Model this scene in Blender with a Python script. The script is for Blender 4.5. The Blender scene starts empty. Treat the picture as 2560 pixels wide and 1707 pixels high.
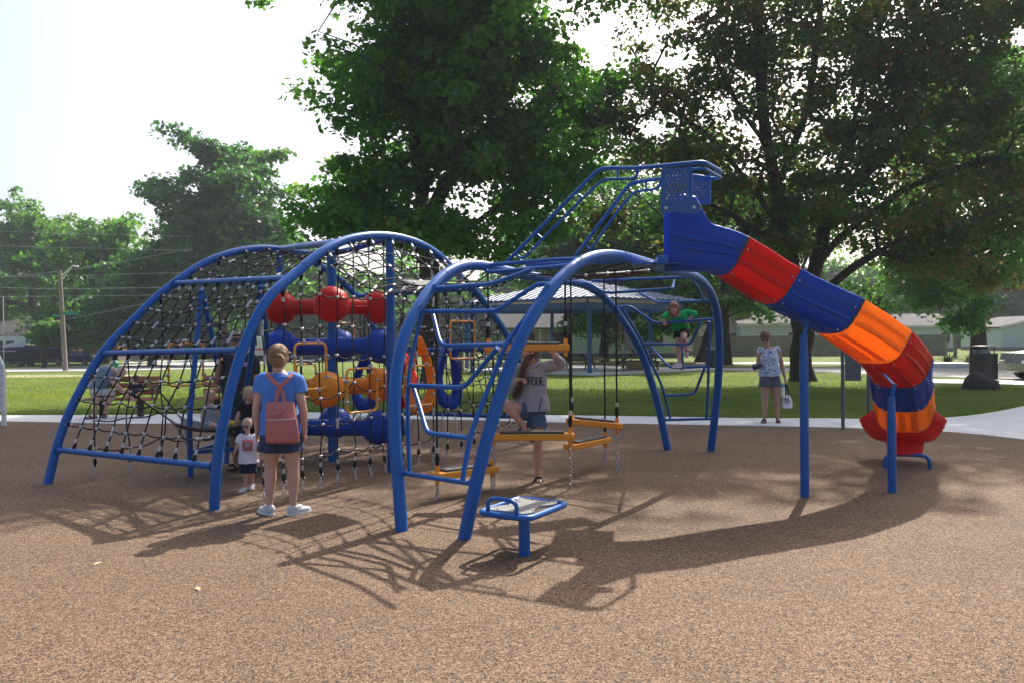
import bpy, math, random
import numpy as np
from mathutils import Vector, Matrix, Quaternion

S = bpy.context.scene
COL = S.collection
rad = math.radians
PI = math.pi
HAZE = 0.0005

# ------------------------------------------------------------------ camera
FPX, CXP, HZ, CAMH, ROLL = 2066.0, 1280.0, 845.0, 1.67, rad(0.4)
CR = Vector((math.cos(ROLL), 0, -math.sin(ROLL)))
CU = Vector((math.sin(ROLL), 0, math.cos(ROLL)))
cam_d = bpy.data.cameras.new('camera')
cam = bpy.data.objects.new('camera', cam_d); COL.objects.link(cam)
cam_d.sensor_width = 36.0; cam_d.lens = 36.0 * FPX / 2560
cam_d.shift_y = -(853.5 - HZ) / 2560
cam_d.clip_start = 0.1; cam_d.clip_end = 3000
cam.matrix_world = Matrix(((CR.x, CU.x, 0, 0), (CR.y, CU.y, -1, 0), (CR.z, CU.z, 0, CAMH), (0, 0, 0, 1)))
S.camera = cam

# ------------------------------------------------------------------ light
SUN_EL, SUN_AZ = rad(45.5), rad(24.5)
w = bpy.data.worlds.new('World'); S.world = w; w.use_nodes = True
wn = w.node_tree
sky = wn.nodes.new('ShaderNodeTexSky'); sky.sky_type = 'NISHITA'; sky.sun_disc = False
sky.sun_elevation = SUN_EL; sky.sun_rotation = SUN_AZ
sky.air_density = 0.8; sky.dust_density = 6.5; sky.ozone_density = 1.0; sky.altitude = 200
bg = wn.nodes['Background']; bg.inputs[1].default_value = 0.15
wn.links.new(sky.outputs[0], bg.inputs[0])
sd = bpy.data.lights.new('sun', 'SUN'); sd.energy = 4.6; sd.angle = rad(0.55); sd.color = (1.0, 0.945, 0.86)
sun = bpy.data.objects.new('sun', sd); COL.objects.link(sun)
to_sun = Vector((math.sin(SUN_AZ) * math.cos(SUN_EL), math.cos(SUN_AZ) * math.cos(SUN_EL), math.sin(SUN_EL)))
sun.rotation_euler = to_sun.to_track_quat('Z', 'Y').to_euler(); sun.location = (8, 12, 30)
S.view_settings.view_transform = 'Standard'; S.view_settings.look = 'None'
S.view_settings.exposure = 0.82; S.view_settings.gamma = 1.0
S.render.engine = 'CYCLES'
S.cycles.max_bounces = 8; S.cycles.transparent_max_bounces = 12
S.cycles.caustics_reflective = False; S.cycles.caustics_refractive = False

# ------------------------------------------------------------------ pixel measuring helpers
def ray(px, py):
    return Vector((0, 1, 0)) + CR * ((px - CXP) / FPX) + CU * ((HZ - py) / FPX)
def at(px, py, D):
    return Vector((0, 0, CAMH)) + ray(px, py) * D
def gnd(px, py, z=0.0):
    d = ray(px, py); return Vector((0, 0, CAMH)) + d * ((z - CAMH) / d.z)
def on_plane(px, py, P, N):
    d = ray(px, py); o = Vector((0, 0, CAMH)); return o + d * ((P - o).dot(N) / d.dot(N))
def gz(x, y):
    """height of the lawn and street: falls away gently to the far left"""
    a = min(max((y - 38) / 45, 0), 1); b = min(max((-x - 4) / 16, 0), 1)
    return -0.75 * (a * a * (3 - 2 * a)) * (b * b * (3 - 2 * b))

# ------------------------------------------------------------------ object helpers
def tag(o, label=None, cat=None, group=None, kind=None):
    if label: o['label'] = label
    if cat: o['category'] = cat
    if group: o['group'] = group
    if kind: o['kind'] = kind
    return o
def thing(name, loc, label, cat, group=None, rz=0.0):
    o = bpy.data.objects.new(name, None); COL.objects.link(o)
    o.location = loc; o.rotation_euler = (0, 0, rz); o.empty_display_size = 0.2
    return tag(o, label, cat, group)
def org(o):
    v = Vector((0, 0, 0))
    while o is not None:
        v += Vector(o.location); o = o.parent
    return v
def place(name, me, mats, parent=None, local=False):
    for m in mats: me.materials.append(m)
    o = bpy.data.objects.new(name, me); COL.objects.link(o)
    if parent is not None:
        if not local:
            me.transform(Matrix.Translation(-org(parent)))
        o.parent = parent
    return o
def copy_tree(o, parent=None):
    c = o.copy(); COL.objects.link(c); c.parent = parent
    for ch in list(o.children): copy_tree(ch, c)
    return c

def catmull(pts, n=8):
    P = [Vector(p) for p in pts]
    P = [P[0] * 2 - P[1]] + P + [P[-1] * 2 - P[-2]]
    out = []
    for i in range(1, len(P) - 2):
        for k in range(n):
            t = k / n
            a, b, c, d = P[i - 1], P[i], P[i + 1], P[i + 2]
            out.append(0.5 * ((2 * b) + (c - a) * t + (2 * a - 5 * b + 4 * c - d) * t * t + (3 * b - a - 3 * c + d) * t ** 3))
    out.append(P[-2]); return out
def fillet(pts, r=0.06, n=5):
    P = [Vector(p) for p in pts]; out = [P[0]]
    for i in range(1, len(P) - 1):
        a, b, c = P[i - 1], P[i], P[i + 1]
        d1 = min(r, (a - b).length * .45); d2 = min(r, (c - b).length * .45)
        p = b + (a - b).normalized() * d1; q = b + (c - b).normalized() * d2
        for k in range(n + 1):
            t = k / n; out.append(p * (1 - t) ** 2 + b * 2 * t * (1 - t) + q * t * t)
    out.append(P[-1]); return out
def relax(pts, it=3):
    P = [Vector(p) for p in pts]
    for _ in range(it):
        P = [P[0]] + [P[i] * .5 + (P[i - 1] + P[i + 1]) * .25 for i in range(1, len(P) - 1)] + [P[-1]]
    return P
def resample(pts, n):
    P = [Vector(p) for p in pts]; L = [0]
    for a, b in zip(P, P[1:]): L.append(L[-1] + (b - a).length)
    out = []; j = 0
    for k in range(n):
        s = L[-1] * k / (n - 1)
        while j < len(L) - 2 and L[j + 1] < s: j += 1
        t = (s - L[j]) / max(1e-9, L[j + 1] - L[j]); out.append(P[j].lerp(P[j + 1], min(max(t, 0), 1)))
    return out

class MB:
    def __init__(s): s.v = []; s.f = []; s.m = []; s.sm = []
    def add(s, vs, fs, mat=0, smooth=True):
        k = len(s.v); s.v.extend([tuple(v) for v in vs])
        for f in fs: s.f.append([i + k for i in f]); s.m.append(mat); s.sm.append(smooth)
        return s
    def tube(s, pts, r, seg=12, mat=0, caps=True, closed=False):
        P = [Vector(p) for p in pts]; n = len(P)
        R = r if isinstance(r, (list, tuple)) else [r] * n
        T = []
        for i in range(n):
            if closed: t = P[(i + 1) % n] - P[i - 1]
            else: t = P[min(i + 1, n - 1)] - P[max(i - 1, 0)]
            T.append(t.normalized() if t.length > 1e-9 else Vector((0, 0, 1)))
        ref = Vector((0, 0, 1)) if abs(T[0].z) < .9 else Vector((1, 0, 0))
        u = T[0].cross(ref).normalized(); vs = []
        for i in range(n):
            u = (u - T[i] * u.dot(T[i]))
            u = u.normalized() if u.length > 1e-6 else T[i].orthogonal().normalized()
            v = T[i].cross(u)
            for k in range(seg):
                a = 2 * PI * k / seg; vs.append(P[i] + (u * math.cos(a) + v * math.sin(a)) * R[i])
        fs = []
        for i in range(n if closed else n - 1):
            for k in range(seg):
                j = (i + 1) % n; k2 = (k + 1) % seg
                fs.append((i * seg + k, i * seg + k2, j * seg + k2, j * seg + k))
        s.add(vs, fs, mat, True)
        if caps and not closed:
            s.add(vs[:seg], [tuple(range(seg))[::-1]], mat, False)
            s.add(vs[-seg:], [tuple(range(seg))], mat, False)
        return s
    def box(s, c, size, R=None, mat=0, bev=0.0):
        hx, hy, hz = size[0] / 2, size[1] / 2, size[2] / 2; c = Vector(c)
        if bev > 0:
            b = min(bev, hx * .9, hy * .9, hz * .9); vs = []
            for sx in (-1, 1):
                for sy in (-1, 1):
                    for sz in (-1, 1):
                        vs += [(sx * hx, sy * (hy - b), sz * (hz - b)), (sx * (hx - b), sy * hy, sz * (hz - b)), (sx * (hx - b), sy * (hy - b), sz * hz)]
            def I(sx, sy, sz, k): return ((sx * 4 + sy * 2 + sz) * 3 + k)
            fs = []
            for q in (0, 1):
                fs.append([I(q, 0, 0, 0), I(q, 1, 0, 0), I(q, 1, 1, 0), I(q, 0, 1, 0)][::1 if q else -1])
                fs.append([I(0, q, 0, 1), I(1, q, 0, 1), I(1, q, 1, 1), I(0, q, 1, 1)][::-1 if q else 1])
                fs.append([I(0, 0, q, 2), I(1, 0, q, 2), I(1, 1, q, 2), I(0, 1, q, 2)][::1 if q else -1])
            for a in (0, 1):
                for b2 in (0, 1):
                    fs.append([I(a, b2, 0, 0), I(a, b2, 1, 0), I(a, b2, 1, 1), I(a, b2, 0, 1)])
                    fs.append([I(a, 0, b2, 0), I(a, 1, b2, 0), I(a, 1, b2, 2), I(a, 0, b2, 2)])
                    fs.append([I(0, a, b2, 1), I(1, a, b2, 1), I(1, a, b2, 2), I(0, a, b2, 2)])
                    for d in (0, 1): fs.append([I(a, b2, d, 0), I(a, b2, d, 1), I(a, b2, d, 2)])
        else:
            vs = [(x * hx, y * hy, z * hz) for x in (-1, 1) for y in (-1, 1) for z in (-1, 1)]
            fs = [(0, 1, 3, 2), (4, 6, 7, 5), (0, 4, 5, 1), (2, 3, 7, 6), (0, 2, 6, 4), (1, 5, 7, 3)]
        vs = [(R @ Vector(v) if R is not None else Vector(v)) + c for v in vs]
        return s.add(vs, fs, mat, False)
    def beam(s, p, q, wd, ht, mat=0, up=Vector((0, 0, 1)), bev=0.0):
        p, q = Vector(p), Vector(q); t = (q - p); L = t.length; t.normalize()
        if abs(t.dot(up)) > .98: up = Vector((1, 0, 0))
        sd_ = t.cross(up).normalized(); u2 = sd_.cross(t)
        R = Matrix((t, sd_, u2)).transposed()
        return s.box((p + q) / 2, (L, wd, ht), R, mat, bev)
    def prism(s, poly, d, mat=0, O=None, U=None, V=None, smooth=False):
        """polygon (list of 2d) in the frame O,U,V, thickness d along U x V"""
        O = Vector(O or (0, 0, 0)); U = Vector(U or (1, 0, 0)); V = Vector(V or (0, 1, 0)); W = U.cross(V).normalized()
        n = len(poly); a = [O + U * p[0] + V * p[1] for p in poly]; b = [x + W * d for x in a]
        s.add(a + b, [tuple(range(n))[::-1], tuple(range(n, 2 * n))] , mat, False)
        s.add(a + b, [(i, (i + 1) % n, n + (i + 1) % n, n + i) for i in range(n)], mat, smooth)
        return s
    def ell(s, c, r, R=None, mat=0, nu=16, nv=10):
        c = Vector(c); r = (r, r, r) if not isinstance(r, (tuple, list)) else r
        vs = [Vector((0, 0, -r[2]))]
        for j in range(1, nv):
            ph = PI * j / nv - PI / 2
            for i in range(nu):
                a = 2 * PI * i / nu; vs.append(Vector((r[0] * math.cos(ph) * math.cos(a), r[1] * math.cos(ph) * math.sin(a), r[2] * math.sin(ph))))
        vs.append(Vector((0, 0, r[2]))); fs = []
        for i in range(nu):
            fs.append((0, 1 + (i + 1) % nu, 1 + i))
            for j in range(nv - 2):
                a = 1 + j * nu; fs.append((a + i, a + (i + 1) % nu, a + nu + (i + 1) % nu, a + nu + i))
            a = 1 + (nv - 2) * nu; fs.append((a + i, a + (i + 1) % nu, len(vs) - 1))
        vs = [(R @ v if R is not None else v) + c for v in vs]
        return s.add(vs, fs, mat, True)
    def loft(s, rings, mat=0, caps=True, smooth=True, closed=False):
        n = len(rings[0]); vs = [v for r in rings for v in r]; fs = []
        m = len(rings)
        for i in range(m if closed else m - 1):
            j = (i + 1) % m
            for k in range(n): fs.append((i * n + k, i * n + (k + 1) % n, j * n + (k + 1) % n, j * n + k))
        s.add(vs, fs, mat, smooth)
        if caps and not closed:
            s.add(rings[0], [tuple(range(n))[::-1]], mat, False); s.add(rings[-1], [tuple(range(n))], mat, False)
        return s
    def mesh(s, name='mesh'):
        me = bpy.data.meshes.new(name); me.from_pydata(s.v, [], s.f)
        me.polygons.foreach_set('material_index', s.m); me.polygons.foreach_set('use_smooth', s.sm)
        me.update(); return me
    def build(s, name, mats, parent=None, local=False):
        if not isinstance(mats, (list, tuple)): mats = [mats]
        return place(name, s.mesh(name), mats, parent, local)

# ------------------------------------------------------------------ materials
def srgb(r, g, b):
    f = lambda c: (c / 255 / 12.92) if c / 255 < .04045 else ((c / 255 + .055) / 1.055) ** 2.4
    return (f(r), f(g), f(b), 1)
def mat(name, col, rough=.5, metal=0, spec=.5, noise=0, nscale=20, bump=0, bscale=60, trans=0, tcol=None, coat=0, coords='Object', dirt=0):
    m = bpy.data.materials.new(name); m.use_nodes = True; nt = m.node_tree; N = nt.nodes; L = nt.links
    b = N['Principled BSDF']
    if len(col) == 3: col = (*col, 1)
    b.inputs['Base Color'].default_value = col; b.inputs['Roughness'].default_value = rough
    b.inputs['Metallic'].default_value = metal; b.inputs['Specular IOR Level'].default_value = spec
    b.inputs['Coat Weight'].default_value = coat; b.inputs['Coat Roughness'].default_value = .15
    tc = N.new('ShaderNodeTexCoord'); csock = None
    if noise:
        n = N.new('ShaderNodeTexNoise'); n.inputs['Scale'].default_value = nscale; n.inputs['Detail'].default_value = 5
        L.new(tc.outputs[coords], n.inputs[0])
        mx = N.new('ShaderNodeMix'); mx.data_type = 'RGBA'
        mx.inputs[6].default_value = tuple(c * (1 - noise) for c in col[:3]) + (1,)
        mx.inputs[7].default_value = tuple(min(1, c * (1 + noise)) for c in col[:3]) + (1,)
        L.new(n.outputs[0], mx.inputs[0]); L.new(mx.outputs[2], b.inputs['Base Color']); csock = mx.outputs[2]
        mr = N.new('ShaderNodeMapRange'); mr.inputs[3].default_value = max(0, rough - .12); mr.inputs[4].default_value = min(1, rough + .12)
        n2 = N.new('ShaderNodeTexNoise'); n2.inputs['Scale'].default_value = nscale * .37; L.new(tc.outputs[coords], n2.inputs[0])
        L.new(n2.outputs[0], mr.inputs[0]); L.new(mr.outputs[0], b.inputs['Roughness'])
    if bump:
        n = N.new('ShaderNodeTexNoise'); n.inputs['Scale'].default_value = bscale; n.inputs['Detail'].default_value = 4
        L.new(tc.outputs[coords], n.inputs[0]); bp = N.new('ShaderNodeBump'); bp.inputs['Strength'].default_value = bump
        bp.inputs['Distance'].default_value = .02; L.new(n.outputs[0], bp.inputs['Height']); L.new(bp.outputs[0], b.inputs['Normal'])
    if trans:
        t = N.new('ShaderNodeBsdfTranslucent'); t.inputs[0].default_value = (*(tcol or col)[:3], 1)
        ms = N.new('ShaderNodeMixShader'); ms.inputs[0].default_value = trans
        L.new(b.outputs[0], ms.inputs[1]); L.new(t.outputs[0], ms.inputs[2]); L.new(ms.outputs[0], N['Material Output'].inputs[0])
    return m
M = {}
M['blue'] = mat('blue_powder_coat', (0.003, 0.095, 0.36), .33, noise=.08, nscale=9, spec=.4)
M['blue_dk'] = mat('blue_powder_coat_panel', (0.010, 0.07, 0.27), .35, noise=.08, nscale=9)
M['pblue'] = mat('blue_plastic', (0.006, 0.075, 0.48), .42, spec=.3, noise=.07, nscale=7, trans=.22, bump=.03, bscale=300)
M['pred'] = mat('red_plastic', (0.66, 0.010, 0.012), .42, spec=.3, noise=.07, nscale=7, trans=.30, bump=.03, bscale=300)
M['porange'] = mat('orange_plastic', (0.97, 0.37, 0.03), .45, spec=.25, noise=.07, nscale=7, trans=.45, bump=.03, bscale=300)
M['pyellow'] = mat('amber_plastic', (0.95, 0.42, 0.035), .42, noise=.06, nscale=7, trans=.42, spec=.3)
M['yellow'] = mat('yellow_powder_coat', (0.80, 0.30, 0.018), .35, noise=.08, nscale=12)
M['rope'] = mat('black_rope', (0.014, 0.014, 0.015), .75, spec=.3, bump=.4, bscale=250)
M['clamp'] = mat('aluminium', (0.50, 0.50, 0.51), .4, metal=.7, noise=.15, nscale=40)
M['steel'] = mat('galvanised_steel', (0.42, 0.42, 0.42), .4, metal=.9, noise=.2, nscale=60)
M['greyplastic'] = mat('grey_plastic', (0.33, 0.34, 0.35), .5, noise=.1)
M['tread'] = mat('black_tread', (0.045, 0.047, 0.05), .6, noise=.2, nscale=80, bump=.2, bscale=200)
M['mat_grey'] = mat('grey_rubber', (0.06, 0.068, 0.075), .7, noise=.15, nscale=30)
M['hdpe'] = mat('pale_panel', (0.27, 0.265, 0.25), .35, noise=.08, nscale=12)
M['black'] = mat('black_paint', (0.012, 0.012, 0.013), .4, noise=.2, nscale=15)
M['white'] = mat('white_paint', (0.75, 0.75, 0.73), .45, noise=.05)
M['greypost'] = mat('grey_powder_coat', (0.10, 0.115, 0.13), .45, noise=.1)
M['purple'] = mat('purple_plastic', (0.22, 0.03, 0.20), .4)
M['skin'] = mat('skin', (0.55, 0.32, 0.24), .55, noise=.10, nscale=10, bump=.08, bscale=120)
M['skin2'] = mat('tanned_skin', (0.42, 0.22, 0.15), .55, noise=.12, nscale=10, bump=.08, bscale=120)
M['glass'] = mat('dark_glass', (0.02, 0.022, 0.026), .08, spec=.8)
# ================================================================== PLAY STRUCTURE
def union(mb, voxel=.01, smooth=3, name='body', fac=.5):
    """fuse overlapping shapes into one continuous surface"""
    me = mb.mesh(name); o = bpy.data.objects.new('tmp', me); COL.objects.link(o)
    r = o.modifiers.new('r', 'REMESH'); r.mode = 'VOXEL'; r.voxel_size = voxel; r.use_smooth_shade = True
    if smooth:
        s = o.modifiers.new('s', 'SMOOTH'); s.iterations = smooth; s.factor = fac
    dg = bpy.context.evaluated_depsgraph_get(); me2 = bpy.data.meshes.new_from_object(o.evaluated_get(dg))
    bpy.data.objects.remove(o); bpy.data.meshes.remove(me)
    me2.name = name; me2.materials.clear()
    return me2

class Arc:
    def __init__(s, px, f0, f1, tilt, side):
        s.f0, s.f1 = gnd(*f0), gnd(*f1)
        u = (s.f1 - s.f0).normalized(); s.u = u; s.n = Vector((u.y, -u.x, 0))
        s.N = u.cross(s.n * tilt * side + Vector((0, 0, 1))).normalized()
        P = [on_plane(p[0], p[1], s.f0, s.N) for p in px]
        P[0] = s.f0.copy(); P[-1] = s.f1.copy()
        s.pts = resample(relax(resample(catmull(P, 6), 90), 6), 160)
    def P(s, px, py): return on_plane(px, py, s.f0, s.N)
    def idx(s, px, py):
        q = s.P(px, py); return min(range(len(s.pts)), key=lambda i: (s.pts[i] - q).length)
    def near(s, px, py): return s.pts[s.idx(px, py)].copy()
    def frac(s, i):
        i = min(max(i, 0), len(s.pts) - 1.001); k = int(i); return s.pts[k].lerp(s.pts[k + 1], i - k)
    def z_at(s, d):
        """height of the arch above the foot line at distance d"""
        best = 0
        for a, b in zip(s.pts, s.pts[1:]):
            da, db = (a - s.f0).dot(s.u), (b - s.f0).dot(s.u)
            if min(da, db) <= d <= max(da, db) and abs(db - da) > 1e-6:
                best = max(best, a.z + (b.z - a.z) * (d - da) / (db - da))
        return best

A = Arc([(120,1208),(129,1169),(139,1121),(161,1056),(189,995),(212,953),(237,908),(255,880),(306,827),(345,790),(393,740),(435,709),(491,668),(547,641),(603,626),(658,620),(697,622),(742,634),(784,655),(840,692),(888,737),(925,800),(955,870),(982,950),(1000,1030),(1010,1086)], (120,1208), (1010,1086), 0, 0)
B = Arc([(536,1273),(537,1225),(539,1169),(549,1098),(563,1028),(582,950),(606,869),(638,798),(681,725),(717,706),(756,669),(798,633),(841,608),(883,594),(925,589),(967,589),(1009,596),(1051,610),(1087,630),(1120,659),(1149,694),(1177,713),(1198,741),(1220,770),(1242,800),(1264,832),(1285,875),(1310,925),(1330,985),(1350,1050),(1362,1098)], (536,1273), (1362,1098), 0, 0)
F = Arc([(1004,1325),(998,1233),(991,1145),(986,1072),(985,999),(989,935),(997,880),(1010,837),(1029,793),(1051,759),(1077,720),(1101,694),(1129,673),(1155,663),(1188,661),(1225,668),(1275,680),(1330,692),(1382,700),(1440,706),(1481,720),(1509,742),(1537,773),(1568,820),(1588,850),(1605,884),(1626,945),(1648,1021),(1669,1123)], (1004,1325), (1669,1123), .166, -1)
G = Arc([(1161,1345),(1177,1263),(1195,1189),(1215,1101),(1236,1028),(1262,955),(1285,880),(1318,815),(1357,750),(1394,702),(1426,670),(1455,652),(1481,641),(1514,637),(1551,640),(1590,650),(1635,664),(1680,676),(1715,682),(1741,692),(1763,710),(1779,734),(1789,764),(1796,801),(1798,853),(1798,914),(1792,991),(1784,1067),(1777,1127)], (1161,1345), (1777,1127), .166, 1)

RP = .047
nc = thing('net_climber', (B.f0 + A.f1) / 2 * 1.0, 'large blue arched rope net climber with black nets, red, blue and orange pods inside', 'net climber')
ab = thing('arch_ladder_bridge', (F.f0 + G.f1) / 2, 'narrow blue pipe tunnel with bent ladder rungs at both ends beneath the slide entry', 'arch climber')
for arc, par in ((A, nc), (B, nc), (F, ab), (G, ab)):
    mb = MB(); p = [arc.pts[0] + (arc.pts[0] - arc.pts[1]) * .5] + arc.pts + [arc.pts[-1] + (arc.pts[-1] - arc.pts[-2]) * .5]
    RP = .053 if par is nc else .056; mb.tube(p, RP, 20)
    for k in (.30, .62):   # swaged joints
        i = int(len(arc.pts) * k); mb.tube(arc.pts[i:i + 2], RP + .0025, 20)
    mb.build('arch_pipe', M['blue'], par)

def pipe(pts, r, par, name, m='blue', seg=12, fl=.07):
    mb = MB(); mb.tube(fillet(pts, fl), r, seg); return mb.build(name, M[m], par)
def collar(mb, P, d, r=.06):
    d = d.normalized(); mb.tube([P - d * .004, P + d * .010], r, 14)
    s1 = d.orthogonal().normalized(); s2 = d.cross(s1)
    for k in range(4):
        a = PI / 4 + k * PI / 2; q = P + (s1 * math.cos(a) + s2 * math.sin(a)) * r * .72
        mb.tube([q + d * .008, q + d * .018], .007, 8)

# cross bars between the two big arches
bars = [((139,1121),(530,1164)), ((255,879),(602,874)), ((433,709),(722,684))]
barsB = [((888,737),(1183,720)), ((958,876),(1283,866)), ((1001,1029),(1346,1045))]
anchA, anchB, barpts = [], [], []
for (a, b) in bars + barsB:
    ia, ib = A.idx(*a), B.idx(*b); anchA.append(ia); anchB.append(ib)
    pa, pb = A.pts[ia], B.pts[ib]; barpts.append((pa, pb))
    mb = MB(); mb.tube([pa, pb], .035, 16)
    d = (pb - pa).normalized(); collar(mb, pa + d * .04, d); collar(mb, pb - d * .04, -d)
    mb.build('crossbar', M['blue'], nc)
top1 = A.near(697,622); top2 = B.near(850,604)
mb = MB(); mb.tube(catmull([top1, at(745,617, (top1.y * .55 + top2.y * .45) ), top2 ], 10), .0445, 18); mb.build('top_beam', M['blue'], nc)

# vertical posts
P1 = Vector((top1.x, top1.y, 0)); p3t = B.near(973,590); P3 = Vector((p3t.x, p3t.y, 0)); P2 = gnd(832,1152)
ztop2 = 2.83
for (q, z, r) in ((P1, top1.z, .055), (P2, ztop2, .0635), (P3, p3t.z, .055)):
    MB().tube([q - Vector((0, 0, .1)), q + Vector((0, 0, z))], r, 20).build('post', M['blue'], nc)
MB().tube(catmull([P1 + Vector((0, 0, top1.z - .02)), P2 + Vector((0, 0, ztop2 + .02)), P3 + Vector((0, 0, p3t.z - .02))], 8), .04, 14).build('top_beam', M['blue'], nc)

# climbing pods on the middle post
def pod(z, angs, dists, m, r=.236):
    c = P2 + Vector((0, 0, z)); mb = MB(); mb.ell(c, (.15, .15, .13))
    for a, d in zip(angs, dists):
        e = c + Vector((math.cos(a), math.sin(a), 0)) * d
        v = (e - c).normalized()
        mb.tube([c, c.lerp(e, .45), c.lerp(e, .72), e], [.12, .112, .118, .16], 16)
        mb.ell(e, r, nu=28, nv=18)
    me = union(mb, .014, 4, 'pod'); s = MB(); s.v = [tuple(v.co) for v in me.vertices]; s.f = [list(p.vertices) for p in me.polygons]; s.m = [0] * len(s.f); s.sm = [True] * len(s.f)
    # moulded dimples and seam ribs
    for a, d in zip(angs, dists):
        e = c + Vector((math.cos(a), math.sin(a), 0)) * d
        v = Vector((math.cos(a), math.sin(a), 0)); n = Vector((-v.y, v.x, 0))
        s.beam(c + v * .10, e - v * .15, .255, .012, bev=.004)
        for dd in (Vector((0, -1, 0)), Vector((-.75, -.5, .1)), Vector((.75, -.5, .1)), Vector((0, -.25, .97)), Vector((-.6,-.4,-.7)), Vector((.6,-.4,-.7))):
            dd = dd.normalized(); s.tube([e + dd * r * .955, e + dd * (r * .985)], [.068, .060], 24)
    s.build('climbing_pod', M[m], nc)
pod(2.12, [rad(-78), rad(150), rad(38)], [.60, .96, .72], 'pred')
pod(1.57, [rad(172), rad(8), rad(95)], [.74, .66, .95], 'pblue')
pod(1.02, [rad(-85), rad(160), rad(35)], [.55, .95, .72], 'pyellow')
pod(.46, [rad(172), rad(-2), rad(100)], [.74, .64, .75], 'pblue')

# ------------------------------------------------------------------ nets
rng = random.Random(4)
def clampat(mb, P, d, L=.042, r=.0135, mt=1):
    d = d.normalized(); mb.tube([P - d * L / 2, P + d * L / 2], r, 8, mt)
def rope_end(mb, P, d):
    """metal ferrule and black thimble at a rope end; d points from the bar into the net"""
    d = d.normalized()
    mb.tube([P, P + d * .05, P + d * .10], [.012, .024, .012], 8, 0)
    clampat(mb, P + d * .125, d, .05, .017); clampat(mb, P + d * .01, d.orthogonal(), .05, .011)
def net(P, us, ws, name, par, r=.0085, ends=True, u01=(0, 1), w01=(0, 1), jit=.012, ropes_u=True):
    mb = MB()
    nd = {}
    for u in us:
        for w_ in ws:
            q = P(u, w_) + Vector((rng.gauss(0, jit), rng.gauss(0, jit), rng.gauss(0, jit))); nd[(u, w_)] = q
    if ropes_u:
        for w_ in ws:
            q = [P(u01[0], w_)] + [nd[(u, w_)] for u in us] + [P(u01[1], w_)]
            c = catmull(q, 4); mb.tube(c, r, 7, 0, caps=False)
            if ends: rope_end(mb, q[0], q[1] - q[0]); rope_end(mb, q[-1], q[-2] - q[-1])
    for u in us:
        q = [P(u, w01[0])] + [nd[(u, w_)] for w_ in ws] + [P(u, w01[1])]
        qq = []
        for a, b in zip(q, q[1:]):
            qq += [a, a.lerp(b, .5) - Vector((0, 0, .018))]
        qq.append(q[-1])
        mb.tube(catmull(qq, 3), r, 7, 0, caps=False)
        if ends: rope_end(mb, q[0], q[1] - q[0]); rope_end(mb, q[-1], q[-2] - q[-1])
    for (u, w_), q in nd.items():
        d = P(min(u + .05, 1), w_) - P(max(u - .05, 0), w_); d2 = P(u, min(1, w_ + .05)) - P(u, max(0, w_ - .05))
        if rng.random() < .16: clampat(mb, q, d2 if rng.random() < .5 else d, .11, .0165)
        else:
            clampat(mb, q, d2); clampat(mb, q, d, .035, .0135)
    return mb.build(name, [M['rope'], M['clamp']], par)
def ruled(ia0, ia1, ib0, ib1, sag):
    def P(u, w_):
        a = A.frac(ia0 + (ia1 - ia0) * u); b = B.frac(ib0 + (ib1 - ib0) * u)
        d = (b - a).normalized(); a = a + d * .045; b = b - d * .045
        return a.lerp(b, w_) - Vector((0, 0, 1)) * sag * 4 * w_ * (1 - w_) * (1 if 0 < u < 1 else 0)
    return P
ws = [i / 9 for i in range(1, 9)]
spec = [(3, .05), (4, .08), None, (4, .10), (3, .05)]
for k in range(5):
    ia0, ia1, ib0, ib1 = anchA[k], anchA[k + 1], anchB[k], anchB[k + 1]
    if k == 2:
        n = 8; net(ruled(ia0, ia1, ib0, ib1, .16), [i / (n + 1) for i in range(1, n + 1)], [i / 8 for i in range(1, 8)], 'roof_net', nc)
    else:
        n = 3 if k in (0, 3, 4) else 4
        net(ruled(ia0, ia1, ib0, ib1, spec[k][1]), [i / (n + 1) for i in range(1, n + 1)], ws, 'slope_net', nc)

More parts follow.
